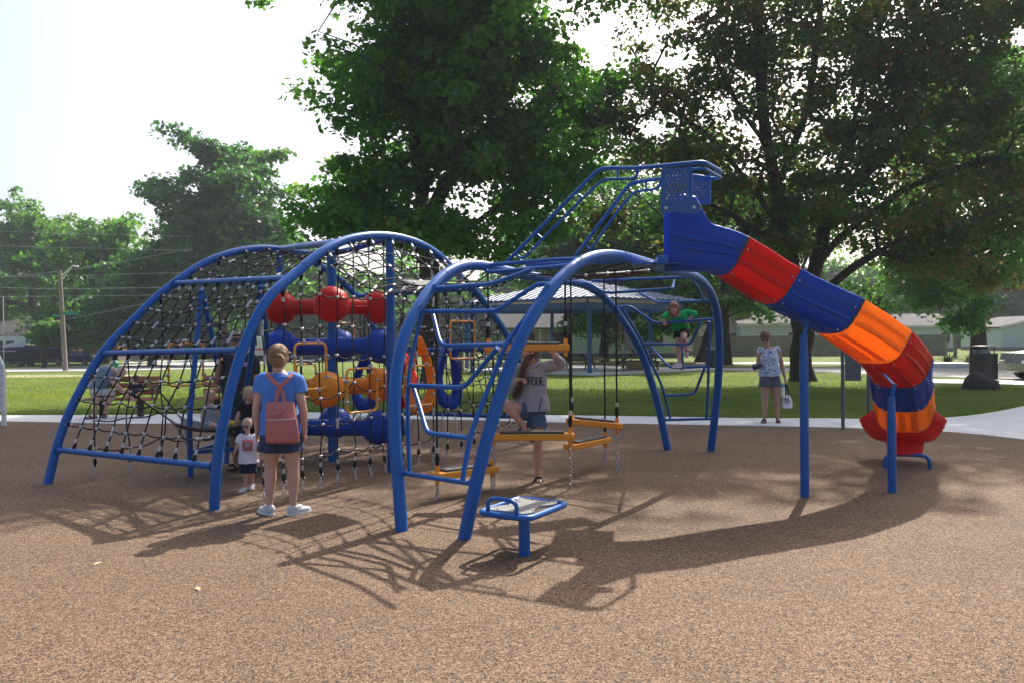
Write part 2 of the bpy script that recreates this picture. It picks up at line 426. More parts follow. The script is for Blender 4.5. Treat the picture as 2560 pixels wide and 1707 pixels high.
def chain(mb, p, q, link=.052, wr=.0062, mt=1):
    p, q = Vector(p), Vector(q); L = (q - p).length; n = max(1, int(L / (link * .78))); d = (q - p).normalized()
    s1 = d.orthogonal().normalized(); s2 = d.cross(s1)
    for k in range(n):
        c = p.lerp(q, (k + .5) / n); s = s1 if k % 2 else s2
        pts = []
        for j in range(8):
            a = 2 * PI * j / 8; pts.append(c + d * math.cos(a) * link * .5 + s * math.sin(a) * link * .3)
        mb.tube(pts, wr, 5, mt, closed=True)
def wall_net(arc, d0, d1, nd, levels, name, skip=None):
    """rope curtain hanging in the plane of an arch down to short ground chains"""
    mb = MB(); cols = [d0 + (d1 - d0) * i / (nd - 1) for i in range(nd)]
    tops = [arc.z_at(d) - .04 for d in cols]
    base = [arc.f0 + arc.u * d for d in cols]
    off = {}
    for i in range(nd):
        for z in levels: off[(i, z)] = (rng.gauss(0, .018), rng.gauss(0, .03))
    for i in range(nd):
        zs = [z for z in levels if z < tops[i] - .1]
        q = [base[i] + Vector((0, 0, tops[i]))] + [base[i] + arc.u * off[(i, z)][0] + Vector((0, 0, z + off[(i, z)][1])) for z in reversed(zs)] + [base[i] + Vector((0, 0, .13))]
        mb.tube(catmull(q, 4), .0085, 7, 0, caps=False); rope_end(mb, q[0], q[1] - q[0]); rope_end(mb, q[-1], q[-2] - q[-1])
        chain(mb, base[i] + Vector((0, 0, .12)), base[i] + Vector((rng.gauss(0, .01), 0, 0)))
    for z in levels:
        ii = [i for i in range(nd) if z < tops[i] - .1]
        run = []
        for i in ii:
            run.append(base[i] + arc.u * off[(i, z)][0] + Vector((0, 0, z + off[(i, z)][1])))
        if len(run) < 2: continue
        st = arc.u * (cols[1] - cols[0]) * .5
        q = []
        for a, b in zip(run, run[1:]): q += [a, a.lerp(b, .5) - Vector((0, 0, .03))]
        q.append(run[-1])
        mb.tube(catmull(q, 3), .0085, 7, 0)
        for c_ in run:
            if rng.random() < .2: clampat(mb, c_, Vector((0, 0, 1)), .11, .0165)
            else: clampat(mb, c_, arc.u); clampat(mb, c_, Vector((0, 0, 1)), .034, .0135)
    return mb.build(name, [M['rope'], M['clamp']], nc)
LB = (B.f1 - B.f0).length; LA = (A.f1 - A.f0).length
dP3 = (P3 - B.f0).dot(B.u)
lv = [.36, .72, 1.08, 1.44, 1.80, 2.16, 2.52]
wall_net(B, .62, dP3 - .12, 8, lv, 'side_net')
wall_net(B, dP3 + .22, LB - .75, 10, lv, 'side_net')
dP1 = (P1 - A.f0).dot(A.u)
wall_net(A, .55, dP1 - .15, 7, lv, 'side_net')
wall_net(A, dP1 + .4, LA - .6, 5, lv[::2], 'side_net')

# amber grip loops tied into the side nets
def grip_loop(arc, x0, x1, y0, y1):
    c = [arc.P(x0, y0), arc.P(x1, y0), arc.P(x1, y1), arc.P(x0, y1)]
    zt = (c[0].z + c[1].z) / 2; zb = (c[2].z + c[3].z) / 2
    a = Vector((c[0].x, c[0].y, 0)).lerp(Vector((c[3].x, c[3].y, 0)), .5); b = Vector((c[1].x, c[1].y, 0)).lerp(Vector((c[2].x, c[2].y, 0)), .5)
    off = Vector((.0, -.02, 0))
    p = [a.lerp(b, .5), a, a, b, b, a.lerp(b, .5)]; z = [zt, zt, zb, zb, zt, zt]
    pts = fillet([q + Vector((0, 0, zz)) + off for q, zz in zip(p, z)], .07, 6)
    mb = MB(); mb.tube(pts[:-1], .0145, 10, 0, closed=True)
    d = (b - a).normalized(); ins = arc.N * (1 if arc.N.y < 0 else -1)
    for (q, dd) in ((a.lerp(b, .28) + Vector((0, 0, zt)), Vector((0, 0, 1))), (a.lerp(b, .75) + Vector((0, 0, zt)), Vector((0, 0, 1))), (a.lerp(b, .25) + Vector((0, 0, zb)), Vector((0, 0, -1))), (a.lerp(b, .75) + Vector((0, 0, zb)), Vector((0, 0, -1))),
                    (a + Vector((0, 0, zt * .72 + zb * .28)), -d), (b + Vector((0, 0, zt * .72 + zb * .28)), d), (a + Vector((0, 0, zt * .25 + zb * .75)), -d), (b + Vector((0, 0, zt * .25 + zb * .75)), d)):
        mb.ell(q + off + dd * .012, (.025, .025, .035) if abs(dd.z) > .5 else (.036, .028, .022), mat=1, nu=10, nv=7)
    mb.build('grip_loop', [M['yellow'], M['greyplastic']], nc)
for q in ((738,816,858,972), (868,943,920,1028), (1126,1187,803,895), (1016,1082,913,1012)): grip_loop(B, *q)
for q in ((423,509,858,962), (742,790,909,992), (838,886,808,880)): grip_loop(A, *q)

# inner A-frames that carry the hanging seat
ba, bb = barpts[2]
def onbar(px, py):   # point of the upper bar seen at px
    d = ray(px, py); best = min(range(200), key=lambda k: abs((ba.lerp(bb, k / 199) - Vector((0, 0, CAMH))).x / ba.lerp(bb, k / 199).y - d.x)); return ba.lerp(bb, best / 199)
ap1, ap2 = onbar(504, 720), onbar(652, 700)
f1 = gnd(477, 1190); off12 = ap2 - ap1; off12.z = 0
f1b = Vector((ap1.x * 2 - f1.x + .25, ap1.y * 2 - f1.y + .25, 0)); f1b = gnd(566, 1158)
def legp(ap, f, bow):
    c = Vector((ap.x, ap.y, 0)); o_ = (f - c)
    return catmull([ap - Vector((0, 0, .06)), ap + o_ * .18 - Vector((0, 0, .35)), ap + o_ * .55 * bow + Vector((0, 0, -ap.z * .42)), ap + o_ * .95 * bow + Vector((0, 0, -ap.z * .72)), f - Vector((0, 0, .05))], 8)
off12 = gnd(611, 1180) - f1
for ap, fa, fb in ((ap1, f1, f1b), (ap2, f1 + off12, f1b + off12)):
    MB().tube(legp(ap, fa, 1.12), .034, 14).build('brace_leg', M['blue'], nc)
    MB().tube(legp(ap, fb, 1.12), .034, 14).build('brace_leg', M['blue'], nc)
z3_ = Vector((0, 0, .30))
for a, b in ((f1, f1 + off12), (f1b, f1b + off12), (f1, f1b), (f1 + off12, f1b + off12)):
    MB().tube([a + z3_, b + z3_], .028, 12).build('base_rail', M['blue'], nc)

# hanging rope bridge from the big arch to the narrow arch tunnel, with a perforated mat
Bs = [B.idx(803, 636), B.idx(1110, 650)]; Fs = [F.idx(1085, 712), F.idx(1300, 686)]
def bridgeP(u, w_):
    a = B.frac(Bs[0] + (Bs[1] - Bs[0]) * u); b = F.frac(Fs[0] + (Fs[1] - Fs[0]) * u)
    return a.lerp(b, w_) - Vector((0, 0, .42)) * 4 * w_ * (1 - w_) * (.5 + .5 * math.sin(PI * min(max(u, .08), .92)))
net(bridgeP, [.04, .2, .36, .52, .68, .84, .98], [.12, .24, .36, .48, .6, .72, .84], 'bridge_net', nc, ends=True, ropes_u=True, u01=(.0, 1))
mb = MB(); g = []
for i in range(7):
    for j in range(5):
        g.append(bridgeP(.30 + .4 * i / 6, .42 + .34 * j / 4) + Vector((0, 0, .02)))
mb.add(g, [(i * 5 + j, i * 5 + j + 1, (i + 1) * 5 + j + 1, (i + 1) * 5 + j) for i in range(6) for j in range(4)])
for i in range(1, 6, 2):
    for j in (1, 3): mb.ell(g[i * 5 + j] + Vector((0, 0, .01)), (.02, .02, .01), mat=1, nu=8, nv=6)
o = mb.build('foot_mat', [M['tread'], M['clamp']], nc); md = o.modifiers.new('s', 'SOLIDIFY'); md.thickness = .012

# ------------------------------------------------------------------ ladder rungs of the arch tunnel
def dep(arc, px, py): return arc.P(px, py).y
def rung(pts, D0, D1, r=.0215, name='rung', x0=None, x1=None, fl=.09):
    n = len(pts); L = [0]
    for a, b in zip(pts, pts[1:]): L.append(L[-1] + math.hypot(b[0] - a[0], b[1] - a[1]))
    P = [at(p[0], p[1], 1 / ((1 / D0) * (1 - l / L[-1]) + (1 / D1) * (l / L[-1]))) for p, l in zip(pts, L)]
    return pipe(P, r, ab, name, fl=fl)
def dF(px, py): return F.P(px, py).y
def dG(px, py): return G.P(px, py).y
rung([(1001,1181),(1170,1207)], dF(1001,1181), dG(1170,1207))
rung([(1055,783),(1040,845),(1026,905),(1020,960),(1019,1060),(1024,1180)], dF(1055,783), dF(1024,1180) - .05, .02, 'ladder_rail', fl=.2)
rung([(1370,713),(1316,793),(1264,858),(1231,945),(1203,1013),(1174,1093),(1156,1202)], dG(1370,713), dG(1156,1202), .0215, 'ladder_rail', fl=.3)
rung([(1033,966),(1048,1012),(1066,1075),(1075,1083),(1171,1094)], dF(1033,966), dG(1171,1094))
rung([(1022,963),(1148,968),(1163,965),(1244,869)], dF(1022,963), dG(1244,869))
rung([(1081,781),(1099,854),(1110,864),(1262,861)], dF(1081,781), dG(1262,861))
rung([(1047,779),(1231,779),(1248,774),(1335,716),(1350,711),(1386,711)], dF(1047,779), dG(1386,711))
rung([(1079,722),(1225,711),(1243,706),(1333,673)], dF(1079,722), dG(1333,673))
rung([(1218,664),(1216,681),(1225,681),(1433,663)], dF(1218,664), dG(1433,663))
rung([(1216,664),(1394,649),(1500,647)], dF(1216,664), dG(1500,647) + .4)
rung([(1101,716),(1127,692),(1155,677),(1190,667),(1218,663)], dF(1101,716), dF(1218,663), .02, 'ladder_rail', fl=.2)
rung([(1315,663),(1424,657),(1560,653)], dF(1315,663), dG(1560,653) + .3)
gr = [[(1455,706),(1480,713),(1500,726),(1518,733),(1680,722)], [(1480,703),(1555,700),(1725,693)], [(1687,698),(1681,722)],
      [(1598,732),(1640,754),(1652,757),(1769,752)], [(1544,768),(1572,766),(1584,771),(1630,804),(1642,808),(1783,798)],
      [(1608,859),(1718,861),(1730,855),(1751,806)], [(1629,867),(1670,914),(1682,919),(1771,915)],
      [(1662,988),(1730,985),(1739,978),(1761,919)], [(1655,1049),(1780,1046)]]
for q in gr: rung(q, dF(*q[0]) if q[0][0] > 1400 else 9, dG(*q[-1]), .019, fl=.10)
rung([(1555,770),(1608,859),(1623,895),(1654,960),(1663,995),(1676,1048)], dF(1555,770), dF(1676,1048), .019, 'ladder_rail', fl=.2)
rung([(1726,694),(1745,720),(1760,750)], dG(1726,694), dG(1760,750), .019, 'ladder_rail')
rung([(1773,804),(1772,880),(1770,976),(1766,1044)], dG(1773,804), dG(1766,1044), .019, 'ladder_rail', fl=.2)
mb = MB()
for (arc, px, py) in ((F,1001,1181),(G,1170,1207),(F,1047,779),(F,1079,722),(G,1386,711),(F,1656,1049),(G,1780,1046),(G,1783,798),(F,1544,768)):
    P = arc.near(px, py); d = (G if arc is F else F).near(px, py) - P; d.z = 0; d = arc.n * (1 if arc is F else -1)
    mb = MB(); collar(mb, P + d * .042, d, .045); mb.build('clamp_plate', M['blue'], ab)
# webbing deck slung between the tops of the two arches
wa, wb = at(1440, 694, 9.15), at(1642, 679, 9.75); wv = Vector((-.35, .50, 0)).normalized() * .17
cn = [wa - wv, wb - wv, wb + wv, wa + wv]
g = []
for i in range(9):
    for j in range(9):
        u, v = i / 8, j / 8; p = cn[0].lerp(cn[1], u).lerp(cn[3].lerp(cn[2], u), v) - Vector((0, 0, .05)) * 16 * u * (1 - u) * v * (1 - v); g.append(p)
mb = MB(); mb.add(g, [(i * 9 + j, i * 9 + j + 1, (i + 1) * 9 + j + 1, (i + 1) * 9 + j) for i in range(8) for j in range(8)])
o = mb.build('web_deck', [M['tread']], ab); md = o.modifiers.new('s', 'SOLIDIFY'); md.thickness = .03
for i in range(0, 9, 2):
    for j in (0, 8):
        mb = MB(); p = g[i * 9 + j]; mb.ell(p + Vector((0, 0, .01)), .022, nu=8, nv=6)
        q = (F if j == 0 else G).pts[min(range(160), key=lambda k: ((F if j == 0 else G).pts[k] - p).length)]
        mb.tube([p, q], .009, 6, 1); mb.build('deck_tie', [M['clamp'], M['rope']], ab)

# ------------------------------------------------------------------ hanging steps
def hstep(px0, py0, D0, px1, py1, D1, label, ztop0, ztop1, gnd0=None, gnd1=None, th=.075, wd=.15, chains=(1, 1), ropes=(1, 1)):
    a, b = at(px0, py0, D0), at(px1, py1, D1); c = (a + b) / 2
    t = thing('hanging_step', c, label, 'hanging step', 'yellow hanging steps in the arch tunnel')
    d = (b - a).normalized(); z = Vector((0, 0, 1))
    mb = MB(); mb.beam(a + d * .0, b, wd, th, bev=.012)
    for e, s in ((a, 1), (b, -1)):
        mb.beam(e + d * s * .045 + z * .02, e + d * s * .045 + z * .10, .03, .045, bev=.006)
        mb.beam(e + d * s * .045 - z * .10, e + d * s * .045 - z * .02, .03, .045, bev=.006)
    mb.build('board', M['yellow'], t)
    MB().beam(a + d * .11 + z * (th / 2 + .013), b - d * .11 + z * (th / 2 + .013), wd - .02, .026, bev=.008).build('tread_pad', M['tread'], t)
    for e, s, zt, gg, ch, rp in ((a, 1, ztop0, gnd0, chains[0], ropes[0]), (b, -1, ztop1, gnd1, chains[1], ropes[1])):
        q = e + d * s * .045
        if rp:
            mb = MB(); top = Vector((q.x, q.y, zt)) if not isinstance(zt, Vector) else zt
            mb.tube([q + z * .26, top], .011, 8); mb.tube([q + z * .10, q + z * .17, q + z * .24], [.012, .028, .014], 8, 0)
            mb.tube([q + z * .235, q + z * .285], .021, 8, 1); mb.tube([q + z * .09, q + z * .12], .008, 6, 1)
            mb.build('rope', [M['rope'], M['clamp']], t)
        if ch:
            mb = MB(); chain(mb, q - z * .10, gg if gg is not None else Vector((q.x, q.y, 0)), .06, .0072, 0); mb.build('chain', M['steel'], t)
hstep(1211,869,9.25, 1424,868,9.20, 'yellow hanging step with grey top, the highest one above the teenager', 2.42, 2.42, chains=(0, 0))
hstep(1224,1091,9.2, 1436,1090,9.15, 'yellow hanging step level with the teenager\'s raised foot, under the highest step', 1.5, 1.5, chains=(1, 1))
hstep(1085,1189,8.55, 1237,1170,9.2, 'lowest and nearest yellow hanging step, seen through the front ladder', 2.35, .3, chains=(1, 1), ropes=(1, 0))
hstep(1421,1052,9.85, 1550,1064,10.15, 'yellow hanging step right of the teenager at hip height', 2.45, 2.45, chains=(0, 1))
hstep(1421,1117,9.9, 1516,1098,10.9, 'small yellow hanging step tilted below the right hand step', .8, 2.45, chains=(0, 1), ropes=(0, 1))

# ------------------------------------------------------------------ hanging leaf rings
def leaf_ring(px, py0, py1, D, yaw, m, label, wid=.36, lean=0.0):
    top, bot = at(px, py0, D), at(px, py1, D); c = (top + bot) / 2; H = (top.z - bot.z) / 2
    t = thing('leaf_ring', Vector((c.x, c.y, 0)), label, 'climbing ring', 'plastic leaf shaped rings hung on chains')
    X = Vector((math.cos(yaw), math.sin(yaw), 0)); Y = Vector((-X.y, X.x, 0)); rings = []
    n = 56
    for k in range(n):
        a = 2 * PI * k / n; sx, sz = math.sin(a), math.cos(a)
        tip = 1 + .18 * max(0, sz) ** 6
        def pt(rx, rz, oy): return c + X * (sx * rx * (1 - .32 * sz)) + Vector((0, 0, sz * rz * tip)) + Y * (oy + .10 * (1 - abs(sz)) * 1 + lean * sz)
        bw = .15
        rings.append([pt(wid / 2, H / 1.18, -bw), pt(wid / 2 + .015, H / 1.18 + .01, -bw * .4), pt(wid / 2 - .01, H / 1.18, 0), pt(wid / 2 + .015, H / 1.18 + .01, bw * .4), pt(wid / 2, H / 1.18, bw),
                      pt(wid / 2 - .08, H / 1.18 - .12, bw * .8), pt(wid / 2 - .115, H / 1.18 - .20, 0), pt(wid / 2 - .08, H / 1.18 - .12, -bw * .8)])
    MB().loft(rings, closed=True).build('ring', M[m], t)
    zt = 2.15
    MB().tube([Vector((top.x, top.y, top.z - .02)), Vector((top.x, top.y, zt))], .0095, 7, 0).build('rope', M['rope'], t)
    for s in (-1, 1):
        mb = MB(); chain(mb, bot + X * .09 * s + Vector((0, 0, .02)), Vector((bot.x, bot.y, 0)) + X * .17 * s, .045, .005, 0)
        mb.build('chain', M['steel'], t)
leaf_ring(1050, 842, 1052, 11.3, rad(8), 'porange', 'orange leaf shaped ring hung on chains behind the front ladder', .42)
leaf_ring(1122, 846, 1036, 12.2, rad(20), 'pblue', 'blue leaf shaped ring hung on chains, right of the orange ring', .36)
leaf_ring(1003, 880, 1030, 13.0, rad(-20), 'pred', 'red leaf shaped ring hung on chains, mostly behind the orange ring', .36)
leaf_ring(912, 880, 1040, 12.8, rad(10), 'pblue', 'blue leaf shaped ring hung behind the orange pod', .36)

# ------------------------------------------------------------------ hanging rubber seat inside the net climber
sc = at(534, 1070, 10.1); seat = thing('hammock', Vector((sc.x, sc.y, 0)), 'grey rubber hammock seat on chains inside the net climber', 'hammock')
X = Vector((.95, .1, 0)).normalized(); Y = Vector((-.3, .95, 0)).normalized(); g = []
for i in range(13):
    for j in range(13):
        u, v = i / 6 - 1, j / 6 - 1
        pinch = 1 - .13 * (1 - abs(u) ** 2) * (abs(v) ** 2) - .13 * (1 - abs(v) ** 2) * (abs(u) ** 2)
        r2 = (u * u + v * v) / 2
        g.append(sc + (X * u * .42 + Y * v * .42) * pinch + Vector((0, 0, .13 * r2 ** 1.2 - .02)))
mb = MB(); mb.add(g, [(i * 13 + j, (i + 1) * 13 + j, (i + 1) * 13 + j + 1, i * 13 + j + 1) for i in range(12) for j in range(12)])
o = mb.build('seat_mat', M['mat_grey'], seat); md = o.modifiers.new('s', 'SOLIDIFY'); md.thickness = .018
cor = [g[0], g[12], g[156], g[168]]; legs_ = [f1, f1 + off12, f1b, f1b + off12]
for c_ in cor:
    mb = MB(); l_ = min(legs_, key=lambda q: (Vector((q.x, q.y, 0)) - Vector((c_.x, c_.y, 0))).length); chain(mb, c_, Vector((l_.x, l_.y, .32)), .042, .0045, 0)
    mb.build('chain', M['steel'], seat)
    mb = MB(); e = c_ + (c_ - sc).normalized() * .5; mb.tube([c_, Vector((e.x, e.y, 1.05))], .010, 7); mb.tube([c_, c_.lerp(Vector((e.x, e.y, 1.05)), .12)], [.02, .02], 8, 1); mb.build('rope', [M['rope'], M['clamp']], seat)

# ------------------------------------------------------------------ SLIDE
sl_o = gnd(2012, 1240)
slide = thing('spiral_slide', sl_o, 'long curving plastic slide in blue, red and orange sections with blue handrails', 'slide')
uL = G.u; nL = G.n     # across and along the slide entry
R1o = at(1500, 422, 8.65); R2o = R1o + uL * .95
N1 = uL.copy()
r1 = lambda px, py: on_plane(px, py, R1o, N1)
r2 = lambda px, py: on_plane(px, py, R2o, N1)
endn = r1(1759, 405); zt = endn.z
q2 = r2(1792, 432); q2.z = zt
up1 = [r1(1267,655), r1(1492,427), r1(1512,421), r1(1593,421), r1(1649,416), endn, at(1803, 428, (endn.y + q2.y) / 2), q2, r2(1730,439), r2(1652,447), r2(1590,456), r2(1571,463), r2(1438,642)]
MB().tube(fillet(up1, .10), .021, 14).build('handrail', M['blue'], slide)
lo1 = [r1(1290,634), r1(1298,645), r1(1312,646), r1(1354,600), r1(1458,495), r1(1508,449), r1(1586,447), r1(1594,438), r1(1594,424)]
MB().tube(fillet(lo1, .06), .0155, 12).build('lower_rail', M['blue'], slide)
lo2 = [r2(1461,646), r2(1475,627), r2(1548,523), r2(1586,480), r2(1634,474), r2(1649,470), r2(1651,451)]
MB().tube(fillet(lo2, .06), .0155, 12).build('lower_rail', M['blue'], slide)
for f_, a, b in ((r1, (1446,487), (1458,495)), (r1, (1344,587), (1356,597)), (r1, (1544,424), (1544,447)), (r2, (1467,615), (1475,627)), (r2, (1541,518), (1550,526)), (r2, (1615,454), (1615,477))):
    MB().tube([f_(*a), f_(*b)], .012, 8).build('rail_strut', M['blue'], slide)
gd = Vector((0, 0, .10))
MB().tube(fillet([r1(1725,424), r1(1762,422), at(1803, 445, (endn.y + q2.y) / 2), r2(1790,447), r2(1740,452)], .08), .017, 12).build('guard_rail', M['blue'], slide)
# perforated side panels
def panel(f_, poly, holes, name, th):
    P = [f_(*p) for p in poly]; mb = MB()
    import bmesh
    bm = bmesh.new(); O = P[0]; U = nL; V = Vector((0, 0, 1))
    out = [((p - O).dot(U), (p - O).dot(V)) for p in P]
    vs = [bm.verts.new((x, y, 0)) for x, y in out]; es = [bm.edges.new((vs[i], vs[(i + 1) % len(vs)])) for i in range(len(vs))]
    for (hx, hy, hr) in holes:
        c = f_(hx, hy); cx, cy = (c - O).dot(U), (c - O).dot(V)
        hv = [bm.verts.new((cx + hr * math.cos(2 * PI * k / 10), cy + hr * math.sin(2 * PI * k / 10), 0)) for k in range(10)]
        es += [bm.edges.new((hv[i], hv[(i + 1) % 10])) for i in range(10)]
    bmesh.ops.triangle_fill(bm, edges=es, use_beauty=True, use_dissolve=False, normal=(0, 0, 1))
    me = bpy.data.meshes.new('panel'); bm.to_mesh(me); bm.free()
    W = U.cross(V); me.transform(Matrix(((U.x, V.x, W.x, O.x), (U.y, V.y, W.y, O.y), (U.z, V.z, W.z, O.z), (0, 0, 0, 1))))
    o = place(name, me, [M['blue_dk']], slide); md = o.modifiers.new('s', 'SOLIDIFY'); md.thickness = th; md.offset = 0
    return o
hl = []
hr_ = random.Random(2)
for row in range(9):
    y = 431 + row * 8.2
    for c in range(6):
        x = 1668 + c * 9.6 + (4.8 if row % 2 else 0)
        if hr_.random() < .86 and x < 1722: hl.append((x, y, hr_.choice((.011, .013, .009))))
panel(r1, [(1653,423),(1726,418),(1726,500),(1743,502),(1751,514),(1750,526),(1741,535),(1652,530)], hl, 'side_panel', .012)
hl = []
for row in range(6):
    y = 452 + row * 8.2
    for c in range(4):
        x = 1736 + c * 8.4 + (4.2 if row % 2 else 0)
        if x < 1766: hl.append((x, y, .011))
panel(r2, [(1729,441),(1774,438),(1774,512),(1729,512)], hl, 'side_panel', .012)
for p in ((1667,521),(1737,519)):
    q = r1(*p) - uL * .01; MB().tube([q, q - uL * .012], .016, 10).build('bolt', M['clamp'], slide)
for x in (1722, 1729): MB().tube([r1(x, 418), r1(x, 500)], .012, 8).build('panel_post', M['blue'], slide)
MB().tube([r2(1774, 436), r2(1774, 512)], .014, 8).build('panel_post', M['blue'], slide)

# chute: centre line of the floor and the joints between sections
en = r1(1657, 660); Wd = .34
C = [(en + uL * .44, 2.37), ]
c0 = en + uL * .42 - nL * .13
base = [Vector((c0.x, c0.y, 2.40)), Vector((c0.x + .26, c0.y - .02, 2.39)),
        Vector((2.229, 8.726, 2.354)), Vector((2.76, 8.817, 2.053)), Vector((3.439, 8.96, 1.737)), Vector((4.086, 9.323, 1.399)),
        Vector((4.55, 9.789, 1.097)), Vector((4.813, 10.248, .764)), Vector((5.015, 10.606, .47)), Vector((5.16, 10.9, .30)), Vector((5.29, 11.24, .25))]
path = catmull(base, 8)
# section ends in control-point units
secs = [(0, 2, 'pblue'), (2, 3, 'pred'), (3, 4, 'pblue'), (4, 5, 'porange'), (5, 6, 'pred'), (6, 7.0, 'pblue'), (7.0, 8, 'porange'), (8, 10, 'pred')]
def prof(hL, hR, wl, wr, grow=0.0):
    """closed outline, outer side then inner side; h = wall height, w = half width"""
    o_, i_ = [], []
    pl = [(-1.02, .86), (-1.035, .97), (-.985, 1.02), (-.93, 1.0)]
    outer = [(-1.035, .93), (-1.0, .80), (-.985, .62), (-.955, .60), (-.93, .42), (-.90, .40), (-.84, .18), (-.72, .02), (-.50, -.06), (-.25, -.085), (0, -.09)]
    outer = outer + [(-x, y) for x, y in outer[:-1]][::-1]
    inner = [(.93, 1.0), (.90, .80), (.87, .50), (.80, .24), (.66, .09), (.42, .025), (0, 0)]
    inner = inner + [(-x, y) for x, y in inner[:-1]][::-1]
    lipR = [(1.05, 1.0), (.99, 1.035)]; lipL = [(-.99, 1.035), (-1.05, 1.0)]
    poly = outer + lipR + inner + lipL
    res = []
    for x, y in poly:
        h = hL if x < 0 else hR; wv = wl if x < 0 else wr
        if y > .1: yy = .042 + (y - .1) / .9 * (h - .042)
        else: yy = y * .42
        gx = grow if y > -.2 and (x, y) in outer else 0
        res.append((x * wv * (1 + (.0 if y < .5 else .0)), yy))
    return res
def wall_h(s):
    k = [(0, .60), (.5, .70), (.8, .67), (1.05, .52), (1.35, .40), (2, .34), (8, .34), (9, .30), (10, .24)]
    for (a, x), (b, y) in zip(k, k[1:]):
        if s <= b: t = (s - a) / (b - a); return x + (y - x) * t
    return .24
def hw(s):
    if s < 8.2: return Wd
    t = (s - 8.2) / 1.8; return Wd + .17 * math.sin(min(t, 1) * PI * .62)
def far_(s): return .075 * max(0, min(1, (s - .5) * 2, (4.3 - s) / 1.2))
def frame(s):
    i = s * 8; k = min(int(i), len(path) - 2); t = i - k
    p = path[k].lerp(path[k + 1], t)
    a = path[max(k - 1, 0)]; b = path[min(k + 2, len(path) - 1)]
    T = (b - a).normalized(); Sd = T.cross(Vector((0, 0, 1))).normalized(); Nn = Sd.cross(T)
    return p, T, Sd, Nn
for k, (s0, s1, m) in enumerate(secs):
    n = max(8, int((s1 - s0) * 10)); rings = []; nn_ = None
    for j in range(n + 1):
        s = s0 + (s1 - s0) * j / n; p, T, Sd, Nn = frame(s); h = wall_h(s); w_ = hw(s)
        fl = 0
        if j <= 1 and k > 0: w_ += .012; fl = .012
        if j >= n - 1 and k < len(secs) - 1: w_ += .012; fl = .012
        if k == 0:   # entry: vertical end, walls stand upright
            e = max(0, 1 - s / .8); Nn = (Nn * (1 - e) + Vector((0, 0, 1)) * e).normalized()
        rings.append([p + Sd * x * 1.0 + Nn * (y if y > -.02 or not fl else y - .01) for x, y in prof(h + far_(s), h, w_, w_)])
        # raised ribs along the flats
    mb = MB(); mb.loft(rings, 0, caps=True)
    if k in (1, 2, 3, 4, 5, 6):      # moulded keel ribs and raised pads
        for xs in (-.42, 0.0, .42):
            rr = []
            for j in range(7):
                s = s0 + .08 + (s1 - s0 - .16) * j / 6; p, T, Sd, Nn = frame(s)
                c = p + Sd * xs * Wd - Nn * .034; wv = .045 if xs else .035; dp = .012 if xs else .034
                if j in (0, 6): dp *= .3
                rr.append([c - Sd * wv, c - Sd * wv * .7 - Nn * dp, c + Sd * wv * .7 - Nn * dp, c + Sd * wv, c + Nn * .02])
            mb.loft(rr, 0, caps=True, smooth=False)
        for side in (-1, 1):
            for yc, w_, am in ((.70, .012, .008), (.30, .016, .010)):
                rr = []
                for j in range(9):
                    s = s0 + (s1 - s0) * (.05 + .90 * j / 8); p, T, Sd, Nn = frame(s); h = wall_h(s); bul = 1 if 0 < j < 8 else .2
                    c = p + Sd * side * Wd * (.975 if yc > .5 else .915) + Nn * h * yc
                    rr.append([c - Nn * w_ * 2 - Sd * side * .015, c - Nn * w_ + Sd * side * am * bul, c + Nn * w_ + Sd * side * am * bul, c + Nn * w_ * 2 - Sd * side * .012])
                mb.loft(rr, 0, caps=True, smooth=False)
    if k == 0:                       # long moulded steps on the entry hood
        for side in (-1, 1):
            for yy in (.58, .36):
                rr = []
                for j in range(19):
                    s = .02 + 1.9 * j / 18; p, T, Sd, Nn = frame(s); e = max(0, 1 - s / .8); Nn = (Nn * (1 - e) + Vector((0, 0, 1)) * e).normalized(); h = .55 * (1 - s / 2) + .34 * s / 2
                    c = p + Sd * side * Wd * (.985 if yy > .5 else .945) + Nn * h * yy
                    rr.append([c - Nn * .008 - Sd * side * .02, c - Nn * .007 + Sd * side * .009, c + Nn * .012 + Sd * side * .007, c + Nn * .03 - Sd * side * .01])
                mb.loft(rr, 0, caps=True, smooth=False)
    mb.build('chute_section', M[m], slide)
    if k in (1, 2, 3, 4, 5, 6):
        for side in (-1, 1):
            for s in (s0 + .07, s1 - .07):
                p, T, Sd, Nn = frame(s)
                for (x, y) in ((.985, .23), (.60, -.02)):
                    q = p + Sd * side * x * Wd + Nn * y; d = Sd * side if x > .8 else -Nn
                    MB().tube([q, q + d * .014], .009, 8).build('bolt', M['clamp'], slide)
    if k < len(secs) - 1:   # dark seam where two sections bolt together
        rr = []
        for ds in (-.010, .010):
            p, T, Sd, Nn = frame(s1 + ds); h = wall_h(s1)
            rr.append([p + Sd * x + Nn * y for x, y in prof(h + .004 + far_(s1), h + .004, hw(s1) + .0145, hw(s1) + .0145)])
        MB().loft(rr, 0, caps=False).build('joint_seam', M['tread'], slide)
